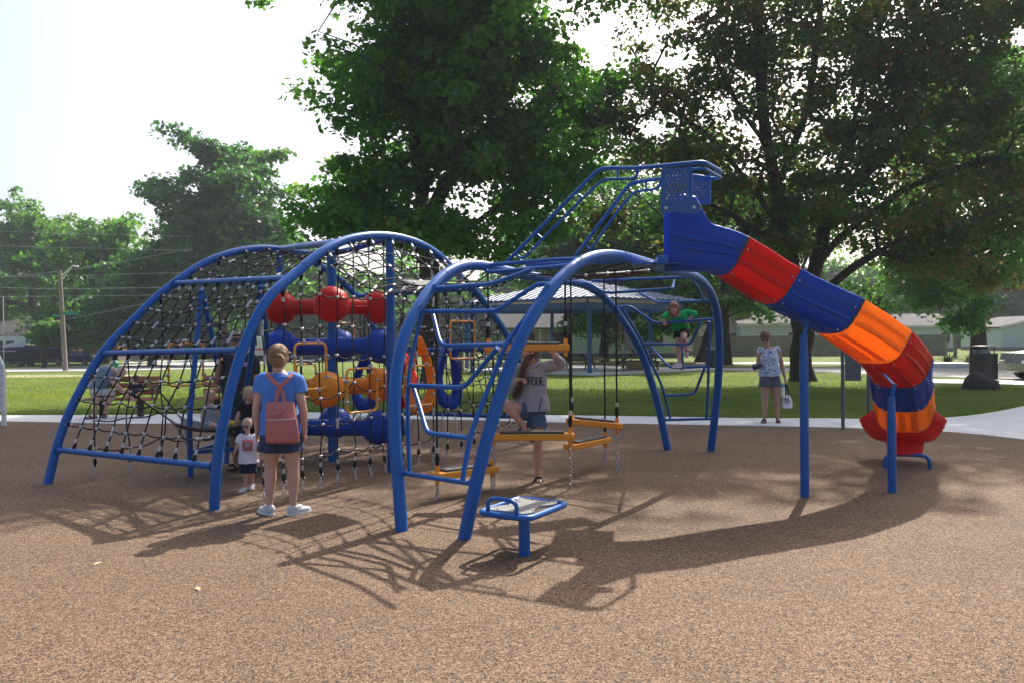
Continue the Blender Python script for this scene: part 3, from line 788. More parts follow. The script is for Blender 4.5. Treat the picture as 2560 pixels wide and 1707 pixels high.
# support posts
V_ = lambda *a: Vector(a)
for (gx, gy, tx, ty) in ((2012, 1240, 2031, 806), (2230, 1230, 2237, 962)):
    g0 = gnd(gx, gy); D = g0.y; t0 = at(tx - 2, ty + 30, D); t0.x = g0.x
    mb = MB(); mb.tube([g0 - Vector((0, 0, .05)), Vector((g0.x, g0.y, t0.z - .25)), t0], [.045, .045, .033], 16)
    mb.build('support_post', M['blue'], slide)
    top = min(path, key=lambda q: (Vector((q.x, q.y)) - Vector((g0.x, g0.y))).length)
    mb = MB(); a = t0; b = Vector((a.x + .04, a.y + .02, a.z + .13)); mb.beam(a - Vector((0, 0, .04)), b, .05, .012, bev=.003)
    mb.beam(b, b.lerp(top, .3), .05, .012, bev=.003); mb.ell(b - Vector((0, .02, 0)), .018, nu=10, nv=6); mb.build('post_bracket', M['blue'], slide)
fl_, fr_ = gnd(2212, 1168), gnd(2324, 1172)
zf = Vector((0, 0, .17))
MB().tube(fillet([fl_ - Vector((0, 0, .05)), fl_ + zf, fr_ + zf, fr_ - Vector((0, 0, .05))], .12, 8), .024, 14).build('exit_foot', M['blue'], slide)
kc = (fl_ + fr_) / 2; mb = MB(); kz = frame(8.6)[0]
mb.loft([[kc + V_(-.17, -.05, .18), kc + V_(.17, -.05, .18), kc + V_(.17, .12, .18), kc + V_(-.17, .12, .18)], [kz + V_(-.22, -.1, -.02), kz + V_(.22, -.1, -.02), kz + V_(.22, .1, -.02), kz + V_(-.22, .1, -.02)]], smooth=False)
mb.build('exit_keel', M['pred'], slide)
# deck plate between slide and arch
pl = G.near(1640, 666); MB().beam(pl - nL * .02, c0 + Vector((0, 0, .02)) + nL * .02 - uL * .3, .5, .02, bev=.004).build('entry_plate', M['blue_dk'], slide)
mb = MB(); 
mb.beam(Vector((pl.x, pl.y, pl.z)) , Vector((en.x, en.y, pl.z - .03)), .10, .09, bev=.01); mb.build('entry_bracket', M['blue'], slide)

# ------------------------------------------------------------------ low step platform in front
Zp = .335
cr = [gnd(1196, 1281, Zp), gnd(1320, 1297, Zp), gnd(1419, 1259, Zp), gnd(1298, 1245, Zp)]
pb = gnd(1311, 1387)
sp = thing('step_platform', pb, 'low blue framed step platform with pale grey top and small hoop on one post', 'step platform')
q = [cr[0].lerp(cr[1], .5)] + [cr[1], cr[2], cr[3], cr[0]] + [cr[0].lerp(cr[1], .5)]
MB().tube(fillet(q, .085, 8)[:-1], .0235, 14, closed=True).build('frame', M['blue'], sp)
MB().tube([pb - Vector((0, 0, .05)), Vector((pb.x, pb.y, Zp - .02))], .0445, 22).build('post', M['blue'], sp)
h0, h1 = cr[0].lerp(cr[1], .20), cr[0].lerp(cr[1], .78); zz = Vector((0, 0, .125))
MB().tube(fillet([h0, h0 + zz, h1 + zz, h1], .10, 8), .017, 12).build('hoop', M['blue'], sp)
cc = sum(cr, Vector()) / 4; mb = MB(); outl = []
for k in range(4):
    a, b = cr[k], cr[(k + 1) % 4]
    for t in (.10, .20, .35, .5, .65, .80, .90):
        p = a.lerp(b, t); inset = .055 + (.045 if .2 < t < .8 else .0) * (1 if k % 2 else .35)
        d = (cc - p).normalized(); outl.append(p + d * inset)
outl = [(p.x, p.y) for p in outl]
mb.prism(outl, .02, O=(0, 0, Zp + .004)); mb.build('top_plate', M['hdpe'], sp)
mb = MB(); m1, m2 = cr[0].lerp(cr[1], .5), cr[3].lerp(cr[2], .5); mb.beam(m1 - Vector((0, 0, .012)), m2 - Vector((0, 0, .012)), .10, .03); mb.build('cross_brace', M['blue'], sp)
for k in (3, 10, 17, 24):
    for dd in (-1.5, 1.5):
        i = int(k + dd) % 28; p = Vector((*outl[i], Zp + .024)); p = p.lerp(Vector((cc.x, cc.y, Zp + .024)), .12); MB().tube([p, p + Vector((0, 0, .004))], .009, 8).build('bolt', M['tread'], sp)
# ================================================================== PEOPLE
def cloth(name, col, nz=.12, bump=.35, bscale=22, rough=.85, trans=0, ns=9):
    return mat(name, col, rough, spec=.2, noise=nz, nscale=ns, bump=bump, bscale=bscale, trans=trans)
M['tee_blue'] = cloth('blue_cotton', (.085, .22, .62), .08)
M['denim'] = cloth('dark_denim', (.035, .05, .11), .25)
M['denim2'] = cloth('faded_denim', (.07, .11, .18), .3)
M['pinkbag'] = cloth('dusty_pink_canvas', (.45, .165, .155), .08, bscale=30)
M['tee_white'] = cloth('white_cotton', (.72, .70, .74), .05)
M['navy'] = cloth('navy_cotton', (.012, .016, .04), .2)
M['charcoal'] = cloth('charcoal_cotton', (.035, .042, .05), .15)
M['blackc'] = cloth('black_cotton', (.012, .012, .014), .2)
M['hoodie'] = cloth('heather_grey_fleece', (.33, .33, .36), .08, bscale=16)
M['green'] = cloth('green_cotton', (.012, .42, .13), .1)
M['greyshort'] = cloth('slate_grey_cotton', (.10, .115, .14), .12)
M['khaki'] = cloth('light_khaki', (.50, .50, .46), .08)
M['greyblue'] = cloth('grey_blue_cotton', (.19, .25, .33), .08)
M['yellowrub'] = mat('yellow_rubber', (.78, .48, .02), .4, noise=.05)
M['shoe'] = cloth('grey_white_mesh', (.55, .58, .58), .08)
M['sole'] = mat('white_sole', (.72, .72, .70), .6, noise=.05)
M['hair_br'] = mat('brown_hair', (.13, .055, .025), .45, noise=.45, nscale=60, bump=.8, bscale=90)
M['hair_lb'] = mat('light_brown_hair', (.26, .145, .06), .45, noise=.45, nscale=60, bump=.8, bscale=90)
M['hair_bl'] = mat('blond_hair', (.60, .46, .25), .45, noise=.3, nscale=60, bump=.8, bscale=90)
M['hair_gr'] = mat('grey_hair', (.5, .5, .48), .5, noise=.3, nscale=60, bump=.6, bscale=90)
M['hair_fuzz'] = mat('baby_hair', (.55, .37, .26), .6, noise=.2, nscale=60, bump=.4, bscale=90)
M['lip'] = mat('lips', (.42, .12, .10), .5); M['eyew'] = mat('eye_white', (.7, .7, .68), .3); M['iris'] = mat('iris', (.03, .022, .018), .2)
M['red_ink'] = mat('red_print', (.55, .03, .05), .7); M['dark_ink'] = mat('dark_print', (.015, .015, .018), .7)
M['teal'] = mat('teal_plastic', (.05, .42, .40), .4); M['lav'] = mat('lavender_sticker', (.45, .32, .62), .6)
# printed fabrics
def print_mat(name, base, ink, sc, lo, hi, ink2=None):
    m = mat(name, base, .85, bump=.3, bscale=22); nt = m.node_tree; N = nt.nodes; L = nt.links; tc = N.new('ShaderNodeTexCoord')
    n = N.new('ShaderNodeTexNoise'); n.inputs['Scale'].default_value = sc; n.inputs['Detail'].default_value = 2; n.inputs['Distortion'].default_value = 1.5; L.new(tc.outputs['Object'], n.inputs[0])
    r = N.new('ShaderNodeValToRGB'); e = r.color_ramp.elements; e[0].position = lo; e[0].color = (*base, 1); e[1].position = hi; e[1].color = (*ink, 1)
    if ink2: k = e.new((lo + 1) / 2 + .1); k.color = (*ink2, 1)
    L.new(n.outputs[0], r.inputs[0]); L.new(r.outputs[0], N['Principled BSDF'].inputs['Base Color']); return m
M['print_blue'] = print_mat('blue_white_print', (.62, .66, .74), (.07, .13, .32), 30, .50, .58)
M['stripe'] = mat('striped_jersey', (.30, .33, .37), .85, bump=.3, bscale=20)
_n = M['stripe'].node_tree; _w = _n.nodes.new('ShaderNodeTexWave'); _w.bands_direction = 'Z'; _w.inputs['Scale'].default_value = 22; _w.inputs['Distortion'].default_value = 2
_t = _n.nodes.new('ShaderNodeTexCoord'); _n.links.new(_t.outputs['Object'], _w.inputs[0]); _r = _n.nodes.new('ShaderNodeValToRGB')
_r.color_ramp.elements[0].color = (.10, .13, .17, 1); _r.color_ramp.elements[1].color = (.42, .46, .50, 1); _n.links.new(_w.outputs['Fac'], _r.inputs[0]); _n.links.new(_r.outputs[0], _n.nodes['Principled BSDF'].inputs['Base Color'])

def V3(*a): return Vector(a)
def ring(c, X, Y, a, b, n=20, sq=1.0):
    out = []
    for k in range(n):
        t = 2 * PI * k / n; cx, sy = math.cos(t), math.sin(t)
        out.append(c + X * a * (abs(cx) ** sq) * (1 if cx >= 0 else -1) + Y * b * (abs(sy) ** sq) * (1 if sy >= 0 else -1))
    return out
def limb(mb, pts, rs, seg=14, mt=0):
    P, R_ = [], []
    pp = catmull(pts, 5); n = len(pts); 
    for i in range(len(pp)):
        f = i / 5; k = min(int(f), n - 2); t = f - k; R_.append(rs[k] + (rs[k + 1] - rs[k]) * t)
    mb.tube(pp, R_, seg, mt)
    return mb
def hand(mb, wr, d, pn, s=1.0, curl=.35, flip=1):
    """palm, four unequal bent fingers and a thumb leaving the side of the palm. d: hand direction, pn: palm normal (to the palm side)"""
    d = d.normalized(); pn = (pn - d * pn.dot(d)).normalized(); x = d.cross(pn) * flip
    R = Matrix((x, d, pn)).transposed()
    mb.ell(wr + d * .048 * s, (.040 * s, .052 * s, .016 * s), R, nu=14, nv=9)
    mb.tube([wr - d * .02 * s, wr + d * .03 * s], [.026 * s, .027 * s], 10)
    for k, (o, L_) in enumerate(((-.031, .062), (-.0105, .074), (.0105, .070), (.031, .054))):
        p = wr + d * .085 * s + x * o * s; q = [p - d * .02 * s, p]; dd = d + x * o * 3.2; dd.normalize(); a = 0
        for j in range(3):
            a += curl * (1.0 + .12 * k); dj = dd * math.cos(a) + pn * math.sin(a); q.append(q[-1] + dj * L_ * s * (.42, .32, .26)[j])
        mb.tube(q, [.0092 * s, .0092 * s, .0088 * s, .0082 * s, .007 * s], 8)
    p = wr + d * .022 * s - x * .028 * s; t1 = (-x * .75 + d * .65 + pn * .3).normalized(); t2 = (-x * .25 + d * .85 + pn * (.4 + curl)).normalized()
    mb.tube([p, p + t1 * .036 * s, p + t1 * .036 * s + t2 * .034 * s, p + t1 * .036 * s + t2 * .058 * s], [.013 * s, .0115 * s, .010 * s, .0085 * s], 8)
def frame_from(fw, up=Vector((0, 0, 1))):
    F_ = fw.normalized(); X = F_.cross(up).normalized(); U_ = X.cross(F_); return X, F_, U_
def head_shape(mb, c, face, up, s, child=False):
    X, F_, U_ = frame_from(face, up); R = Matrix((X, F_, U_)).transposed()
    def p(x, y, z): return c + (X * x + F_ * y + U_ * z) * s
    mb.ell(p(0, -.010, .022), (.076 * s, .094 * s, .092 * s), R, nu=24, nv=16)
    mb.ell(p(0, .022, -.035), (.060 * s, .068 * s, .072 * s), R, nu=20, nv=14)
    mb.ell(p(0, .050, -.082 if not child else -.072), (.028 * s, .028 * s, .022 * s), R)
    for sg in (-1, 1):
        mb.ell(p(sg * .036, .052, -.028), (.024 * s, .024 * s, .024 * s), R)        # cheeks
        mb.ell(p(sg * .030, .070, .016), (.021 * s, .014 * s, .008 * s), R)         # brows
        mb.ell(p(sg * .077, -.004, -.012), (.008 * s, .017 * s, .028 * s), R)       # ears
    mb.tube([p(0, .080, .008), p(0, .096, -.016), p(0, .101, -.030)], [.007 * s, .010 * s, .0125 * s], 10)
    mb.ell(p(0, .092, -.034), (.0165 * s, .012 * s, .009 * s), R)
    mb.ell(p(0, .081, -.057), (.020 * s, .009 * s, .010 * s), R)
    return X, F_, U_, R, p
def face_parts(body, c, face, up, s, glasses=False, open_eyes=True):
    X, F_, U_ = frame_from(face, up); R = Matrix((X, F_, U_)).transposed()
    def p(x, y, z): return c + (X * x + F_ * y + U_ * z) * s
    if not glasses:
        for sg in (-1, 1):
            mb = MB(); mb.ell(p(sg * .030, .073, -.002), (.0125 * s, .008 * s, .0062 * s), R, 0, 12, 8); mb.ell(p(sg * .030, .079, -.002), (.0055 * s, .0035 * s, .0055 * s), R, 1, 10, 6)
            mb.tube([p(sg * .044, .073, .016), p(sg * .030, .083, .021), p(sg * .016, .085, .017)], .0028 * s, 6, 2)
            mb.build('eye', [M['eyew'], M['iris'], M['hair_br']], body)
    mb = MB(); mb.tube([p(-.020, .080, -.058), p(-.008, .089, -.0555), p(0, .090, -.0565), p(.008, .089, -.0555), p(.020, .080, -.058)], [.002 * s, .0045 * s, .0045 * s, .0045 * s, .002 * s], 8); mb.build('mouth', M['lip'], body)
def sunglasses(par_label, c, face, up, s):
    X, F_, U_ = frame_from(face, up); R = Matrix((X, F_, U_)).transposed()
    def p(x, y, z): return c + (X * x + F_ * y + U_ * z) * s
    t = thing('sunglasses', c, par_label, 'sunglasses')
    for sg in (-1, 1): MB().ell(p(sg * .034, .088, -.002), (.029 * s, .008 * s, .021 * s), R).build('lens', M['glass'], t)
    MB().tube(fillet([p(-.080, -.01, .004), p(-.072, .070, .012), p(-.030, .096, .016), p(0, .100, .010), p(.030, .096, .016), p(.072, .070, .012), p(.080, -.01, .004)], .02 * s), .0042 * s, 7).build('frame', M['black'], t)
def foot(mb, an, d, s=1.0, r=.034):
    d = Vector((d.x, d.y, 0)).normalized(); z = Vector((0, 0, 1)); x = d.cross(z); R = Matrix((x, d, z)).transposed()
    b = Vector((an.x, an.y, an.z - .075 * s))
    mb.tube([an, b + z * .045 * s - d * .01 * s], [r * s, .036 * s], 12)
    mb.ell(b + d * .065 * s + z * .012 * s, (.040 * s, .118 * s, .030 * s), R, nu=16, nv=9)
    mb.ell(b - d * .025 * s + z * .018 * s, (.031 * s, .040 * s, .034 * s), R)
def shoe(body, an, d, s=1.0, up='shoe', so='sole', sandal=False, pitch=0.0):
    d = Vector((d.x, d.y, 0)).normalized(); z = Vector((0, 0, 1)); 
    if pitch: d = (d * math.cos(pitch) + z * math.sin(pitch)).normalized()
    x = d.cross(z).normalized(); z = x.cross(d); R = Matrix((x, d, z)).transposed()
    b = an - z * (.076 if sandal else .085) * s
    if sandal:
        out = [(b + x * a * s + d * l * s) for a, l in ((-.033, -.06), (.033, -.06), (.036, .04), (.044, .10), (.038, .165), (.01, .195), (-.02, .19), (-.04, .15), (-.042, .09), (-.036, .04))]
        mb = MB(); mb.loft([[q - z * .012 * s for q in out], [q + z * .012 * s for q in out]], smooth=False)
        mb.build('sandal_sole', M[so], body)
        mb = MB(); mb.tube([b + x * -.046 * s + d * .09 * s, b + z * .052 * s - x * .02 * s + d * .10 * s, b + z * .052 * s + x * .02 * s + d * .10 * s, b + x * .046 * s + d * .09 * s], .014 * s, 8)
        mb.tube([b + z * .048 * s + d * .10 * s, b + z * .02 * s + d * .17 * s], .008 * s, 8)
        mb.tube([b - x * .036 * s - d * .02 * s + z * .01 * s, b - d * .055 * s + z * .055 * s, b + x * .036 * s - d * .02 * s + z * .01 * s], .009 * s, 8)
        mb.build('sandal_strap', M[up], body); return
    mb = MB(); mb.tube([an - z * .005 * s, an - z * .03 * s], [.043 * s, .046 * s], 16)
    mb.ell(b + d * .065 * s + z * .030 * s, (.046 * s, .125 * s, .036 * s), R, nu=18, nv=10); mb.ell(b - d * .02 * s + z * .045 * s, (.040 * s, .050 * s, .050 * s), R)
    mb.ell(b + d * .04 * s + z * .055 * s, (.034 * s, .07 * s, .035 * s), R)
    me = union(mb, .006 * max(s, .7), 2, 'shoe'); sh = place('shoe', me, [M[up]], body)
    rings = []
    for zz, g in ((-.004, .97), (.004, 1.03), (.020, 1.04), (.030, .98)):
        rings.append([b + x * g * .046 * s * (abs(math.sin(t)) ** .8) * (1 if math.sin(t) > 0 else -1) * (1 if math.cos(t) > -.2 else .82) + d * (.062 + g * .130 * math.cos(t)) * s + z * (zz - .012 + (.006 if math.cos(t) > .7 else 0)) * s for t in [2 * PI * k / 22 for k in range(22)]])
    MB().loft(rings).build('shoe_sole', M[so], body)
    mb = MB()
    for k in range(3): q = b + d * (.045 + .022 * k) * s + z * (.088 - .010 * k) * s; mb.tube([q - x * .022 * s, q + z * .004 * s, q + x * .022 * s], .0028 * s, 5)
    mb.build('lace', M[so], body)
def torso(mb, sp, X, ws, ds, yoff=None):
    """lofted trunk: sp spine points pelvis->neck, half widths, half depths"""
    rings = []; n = len(sp); pp = catmull(sp, 4)
    for i, c in enumerate(pp):
        f = i / 4; k = min(int(f), n - 2); t = f - k; t = t * t * (3 - 2 * t)
        T = (pp[min(i + 1, len(pp) - 1)] - pp[max(i - 1, 0)]).normalized(); Xo = (X - T * X.dot(T)).normalized(); Yo = T.cross(Xo)
        rings.append(ring(c, Xo, Yo, ws[k] + (ws[k + 1] - ws[k]) * t, ds[k] + (ds[k + 1] - ds[k]) * t, 22, .85))
    mb.loft(rings)
class Body:
    """joints J are (px, py, depth offset) measured at distance D, X = the person's right-hand side in the world"""
    def __init__(s, D, J, X, face, sc=1.0, g=1.0, loc=None, up=Vector((0, 0, 1))):
        s.D = D; s.J = {k: at(v[0], v[1], D + (v[2] if len(v) > 2 else 0)) for k, v in J.items()}
        s.X = Vector(X).normalized(); s.sc = sc; s.g = g; s.face = Vector(face).normalized(); s.up = Vector(up).normalized(); s.loc = loc
    def j(s, n): return s.J[n].copy()
    def make(s, label, cat, skin='skin', group=None, fem=True, curls=(.35, .35), hands=None, barefeet=True, fdir=None, voxel=None, toe=None):
        J, k, g = s.J, s.sc, s.g; mb = MB(); X = s.X
        sp = [J['hip'] - (J['chest'] - J['hip']).normalized() * .05 * k, J['hip'] + (J['chest'] - J['hip']) * .15, J['hip'] + (J['chest'] - J['hip']) * .5, J['chest'], J['chest'].lerp(J['neck'], .65), J['neck']]
        ws = [.135, .155 if fem else .15, .125 if fem else .138, .145 if fem else .16, .115, .05]; ds = [.10, .105, .09, .10, .075, .045]
        torso(mb, sp, X, [w_ * k * g for w_ in ws], [d * k * g for d in ds])
        limb(mb, [J['neck'] - (J['head'] - J['neck']) * .25, J['neck'], J['head'] - (J['head'] - J['neck']) * .15], [.060 * k, .050 * k, .048 * k])
        if fdir is None: fdir = {'l': Vector((s.face.x, s.face.y, 0)), 'r': Vector((s.face.x, s.face.y, 0))}
        s.fdir = fdir
        for q in 'lr':
            sh, el, wr = J[q + 'sh'], J[q + 'el'], J[q + 'wr']
            limb(mb, [J['neck'].lerp(sh, .45) - Vector((0, 0, .03 * k)), sh, sh.lerp(el, .5), el, el.lerp(wr, .35), wr], [.055 * k, .053 * k * g, .046 * k * g, .037 * k * g, .040 * k * g, .0245 * k])
            hp, kn, an = J[q + 'hip'], J[q + 'kn'], J[q + 'an']
            limb(mb, [hp, hp.lerp(kn, .35), kn.lerp(hp, .12), kn, kn.lerp(an, .3), kn.lerp(an, .75), an], [.088 * k * g, .083 * k * g, .060 * k * g, .054 * k * g, .056 * k * g, .038 * k, .034 * k])
            if hands and q in hands: hd, pn, cu = hands[q]
            else:
                hd = (wr - el).normalized(); pn = -X if q == 'r' else X; cu = curls[0 if q == 'l' else 1]
            hand(mb, wr, Vector(hd), Vector(pn), k, cu, 1 if q == 'l' else -1)
            if barefeet: foot(mb, an, fdir[q], k)
        head_shape(mb, J['head'], s.face, s.up, k * (1.0 if k > .8 else 1.0) * getattr(s, 'hs', 1.0), k < .8)
        me = union(mb, voxel or (.0075 if k > .8 else .006), 2, 'body')
        loc = s.loc or Vector(((J['lan'].x + J['ran'].x) / 2, (J['lan'].y + J['ran'].y) / 2, 0))
        s.root = thing('person', loc, label, cat, group); s.body = place('body', me, [M[skin]], s.root)
        return s.root
    def shirt(s, m, hem=-.02, sleeve=.45, name='shirt', puff=.014, neck=.55, flare=.0, both=True, bump=None, hood=False, fem=True):
        J, k, g = s.J, s.sc, s.g; mb = MB(); X = s.X; ax = (J['chest'] - J['hip'])
        a = .5 if fem else .3
        sp = [J['hip'] + ax * hem, J['hip'] + ax * .2, J['hip'] + ax * .5, J['chest'], J['chest'].lerp(J['neck'], .55), J['chest'].lerp(J['neck'], neck + .30)]
        ws = [.160 + flare, .160 + flare * .6, .142 + flare * .3, .158, .128, .070]; ds = [.122 + flare, .118 + flare * .6, .108 + flare * .3, .112, .088, .058]
        if not fem: ws = [.165, .160, .155, .172, .140, .07]
        torso(mb, sp, X, [w_ * k * g + puff * k for w_ in ws], [d * k * g + puff * k * .8 for d in ds])
        for q in 'lr':
            sh, el, wr = J[q + 'sh'], J[q + 'el'], J[q + 'wr']; L_ = sleeve
            if L_ <= 0: continue
            if L_ <= 1: e = sh.lerp(el, L_); pts = [J['neck'].lerp(sh, .55) - Vector((0, 0, .03 * k)), sh, e]; rs = [.066 * k, .068 * k * g, .066 * k * g]
            else: e = el.lerp(wr, L_ - 1); pts = [J['neck'].lerp(sh, .55) - Vector((0, 0, .03 * k)), sh, sh.lerp(el, .5), el, e]; rs = [.070 * k, .075 * k * g, .070 * k * g, .066 * k * g, .043 * k]
            limb(mb, pts, rs)
        me = union(mb, .009 if k > .8 else .0065, 2, name); r = s.rng = random.Random(hash(name) % 100)
        s.folds(me, .011 * k, 8 / k)
        return place(name, me, [M[m]], s.body)
    def folds(s, me, amp, f):
        import mathutils
        n = mathutils.noise
        N_ = len(me.vertices); co = np.empty(N_ * 3, np.float32); nr = np.empty(N_ * 3, np.float32)
        me.vertices.foreach_get('co', co); me.vertex_normals.foreach_get('vector', nr); co = co.reshape(-1, 3); nr = nr.reshape(-1, 3)
        d = np.array([n.noise(Vector((x * f, y * f, z * f * .45))) + .5 * n.noise(Vector((x, y, z)) * f * 2.1) + .35 * n.noise(Vector((x * f * 3, y * f * 3, z * f))) for x, y, z in co.tolist()])
        co += nr * d[:, None] * amp; me.vertices.foreach_set('co', co.ravel()); me.update()
    def shorts(s, m, L_=.5, name='shorts', flare=.02, top=.16, slim=False):
        J, k, g = s.J, s.sc, s.g; mb = MB(); ax = (J['chest'] - J['hip'])
        sp = [J['hip'] - ax.normalized() * .06 * k, J['hip'] + ax * .05, J['hip'] + ax * top]
        torso(mb, sp, s.X, [.160 * k * g, .168 * k * g, .150 * k * g], [.118 * k * g, .122 * k * g, .108 * k * g])
        for q in 'lr':
            hp, kn = J[q + 'hip'], J[q + 'kn']
            if L_ <= 1: pts = [hp + (hp - kn).normalized() * .03 * k, hp, hp.lerp(kn, L_ * .5), hp.lerp(kn, L_)]
            else: pts = [hp, hp.lerp(kn, .5), kn, kn.lerp(J[q + 'an'], L_ - 1)]
            b = .096 * k * g if not slim else .090 * k * g
            limb(mb, pts, [b, b + .004, b + flare * .5 - (.01 if L_ > .7 else 0), b + flare - (.012 if L_ > .7 else 0)])
        me = union(mb, .009 if k > .8 else .0065, 2, name); s.folds(me, .008 * k, 9 / k)
        return place(name, me, [M[m]], s.body)
    def hair_cap(s, m, back=.0, length=.0, name='hair', fringe=.03, puff=1.07, seed=1, strands=160, cut=None):
        """skull cap with loose strands; length = how far it hangs below the ears"""
        k = s.sc * getattr(s, 'hs', 1.0); c = s.J['head']; X, F_, U_ = frame_from(s.face, s.up); R = Matrix((X, F_, U_)).transposed()
        def p(x, y, z): return c + (X * x + F_ * y + U_ * z) * k
        mb = MB(); mb.ell(p(0, -.020, .032), (.082 * k * puff, .098 * k * puff, .090 * k * puff), R, nu=24, nv=16)
        mb.ell(p(0, -.040, -.005), (.078 * k * puff, .072 * k * puff, .085 * k), R)
        mb.ell(p(0, .045, .075), (.058 * k, .038 * k, .024 * k), R)
        if length:
            limb(mb, [p(0, -.05, .0), p(0, -.065, -.07), p(0, -.06, -.07 - length * .5), p(0, -.055, -.09 - length)], [.075 * k, .070 * k, .064 * k, .035 * k])
            for sg in (-1, 1): limb(mb, [p(sg * .055, .0, .05), p(sg * .076, -.005, -.02), p(sg * .072, .0, -.06 - length * .6)], [.03 * k, .026 * k, .014 * k])
        me = union(mb, .006, 2, 'hair'); h = place(name, me, [M[m]], s.body)
        g = random.Random(seed); mb = MB()
        for i in range(strands):
            a = g.uniform(0, 2 * PI); e = g.uniform(-.1, 1.2); d = V3(math.cos(a) * math.cos(e), math.sin(a) * math.cos(e), math.sin(e))
            if d.y > .55 and d.z < .55: continue
            q0 = p(d.x * .083 * puff, -.020 + d.y * .099 * puff, .032 + d.z * .091 * puff)
            t = V3(d.x * .3 + g.gauss(0, .3), d.y * .3 + g.gauss(0, .3), -.6)
            q1 = q0 + (X * t.x + F_ * t.y + U_ * t.z) * .025 * k + (q0 - c).normalized() * .004; q2 = q1 + (X * t.x + F_ * t.y + U_ * (t.z - .3)) * .025 * k
            mb.tube([q0, q1, q2], [.0016, .0014, .0006], 4)
        mb.build('hair_strand', M[m], h); tag(bpy.data.objects[-1] if False else h)
        return h

# ---- 1: woman with the pink backpack, seen from behind
Dw = gnd(703, 1285).y
w1 = Body(Dw, {'hip': (700,1062), 'chest': (699,968), 'neck': (697,925), 'head': (697,893,.01), 'lsh': (655,951), 'rsh': (741,951), 'lel': (641,1020,-.02), 'rel': (757,1020,-.02), 'lwr': (643,1074,.03), 'rwr': (761,1074,.03),
    'lhip': (681,1078), 'rhip': (720,1078), 'lkn': (676,1170,.02), 'rkn': (733,1170,.02), 'lan': (674,1262,-.01), 'ran': (733,1262,-.01)}, (1, 0, 0), (-.05, 1, 0), 1.0, 1.06)
w1.hs = 1.1
w1.make('woman in blue t-shirt with pink backpack, standing with her back to us', 'woman', fdir={'l': V3(-.8, .75, 0), 'r': V3(.75, .75, 0)})
w1.shirt('tee_blue', hem=-.25, sleeve=.46, puff=.012, flare=.01)
w1.shorts('denim', L_=.52, flare=.035)
w1.hair_cap('hair_lb', strands=220, puff=1.03)
c = w1.J['head']; mb = MB(); g = random.Random(5)
mb.ell(c + V3(.028, -.125, -.02), (.062, .050, .066)); me = union(mb, .006, 1, 'bun')
hb = [o for o in w1.body.children if o.name.startswith('hair')][0]; place('hair_bun', me, [M['hair_lb']], hb)
mb = MB()
for i in range(150):
    a = g.uniform(0, 2 * PI); b_ = g.uniform(-1.2, 1.2); r0 = .060; cc = c + V3(.028, -.125, -.02)
    q = []; 
    for t in range(6):
        aa = a + t * .35; q.append(cc + V3(math.cos(aa) * math.cos(b_ + t * .08), math.sin(aa) * math.cos(b_) * .8, math.sin(b_ + t * .1)) * (r0 + g.uniform(-.002, .006)))
    mb.tube(q, [.0022] * 5 + [.0008], 4)
for i in range(40):
    a = g.uniform(-2.6, -.5); q0 = c + V3(math.cos(a) * .07, math.sin(a) * .08, g.uniform(-.07, .08)); q = [q0]
    for t in range(4): q.append(q[-1] + V3(g.gauss(0, .008) + math.cos(a) * .004, g.gauss(0, .008), -.014 + g.gauss(0, .006)))
    mb.tube(q, [.0013] * 4 + [.0005], 4)
for i in range(260):
    a = g.uniform(-PI, PI); e0 = g.uniform(.1, 1.35); q = []
    for t in range(6):
        f = t / 5; dd = V3(math.cos(a) * math.cos(e0), math.sin(a) * math.cos(e0), math.sin(e0)).lerp(V3(.22, -.92, -.10), f).normalized()
        q.append(c + V3(0, -.012, .012) + V3(dd.x * .088, dd.y * .108, dd.z * .104) * (1.04 + g.uniform(-.01, .035)))
    mb.tube(q, [.0022, .0026, .0026, .0024, .0022, .0012], 4)
mb.build('loose_curls', M['hair_lb'], hb)
for q in 'lr': shoe(w1.body, w1.J[q + 'an'] - V3(0, 0, -.0), w1.fdir[q], 1.0)
# backpack
bp0 = at(708, 1052, Dw - .20); bpk = thing('backpack', bp0, 'dusty pink canvas backpack worn low on the woman\'s back', 'backpack')
def P_(px, py, dd=-.17): return at(px, py, Dw + dd)
mb = MB(); rings = []
for py, xl, xr, d0, d1 in ((1106, 672, 746, -.16, -.22), (1103, 668, 750, -.15, -.25), (1085, 667, 748, -.13, -.28), (1055, 668, 742, -.13, -.27), (1030, 667, 738, -.13, -.23), (1012, 666, 736, -.14, -.20), (1004, 665, 735, -.15, -.18)):
    a, b = P_(xl, py), P_(xr, py); cx = (a + b) / 2; cx.y = Dw + (d0 + d1) / 2; rings.append(ring(cx, V3(1, 0, 0), V3(0, 1, 0), (b.x - a.x) / 2, abs(d1 - d0) / 2, 24, .55))
mb.loft(rings); me = mb.mesh('bag'); w1.folds(me, .006, 12); place('bag_body', me, [M['pinkbag']], bpk)
mb = MB(); pr = []
for py, xl, xr, dd in ((1102, 668, 748, .012), (1085, 667, 748, .03), (1058, 667, 744, .03), (1046, 667, 742, .014)):
    a, b = P_(xl, py, -.255 - dd * .5), P_(xr, py, -.255 - dd * .5); pr.append(ring((a + b) / 2, V3(1, 0, 0), V3(0, 1, 0), (b.x - a.x) / 2, .035, 20, .55))
mb.loft(pr); place('front_pocket', mb.mesh('pocket'), [M['pinkbag']], bpk)
MB().tube([P_(666, 1049, -.292), P_(705, 1048, -.300), P_(744, 1046, -.290)], .0035, 6).build('zip', M['clamp'], bpk)
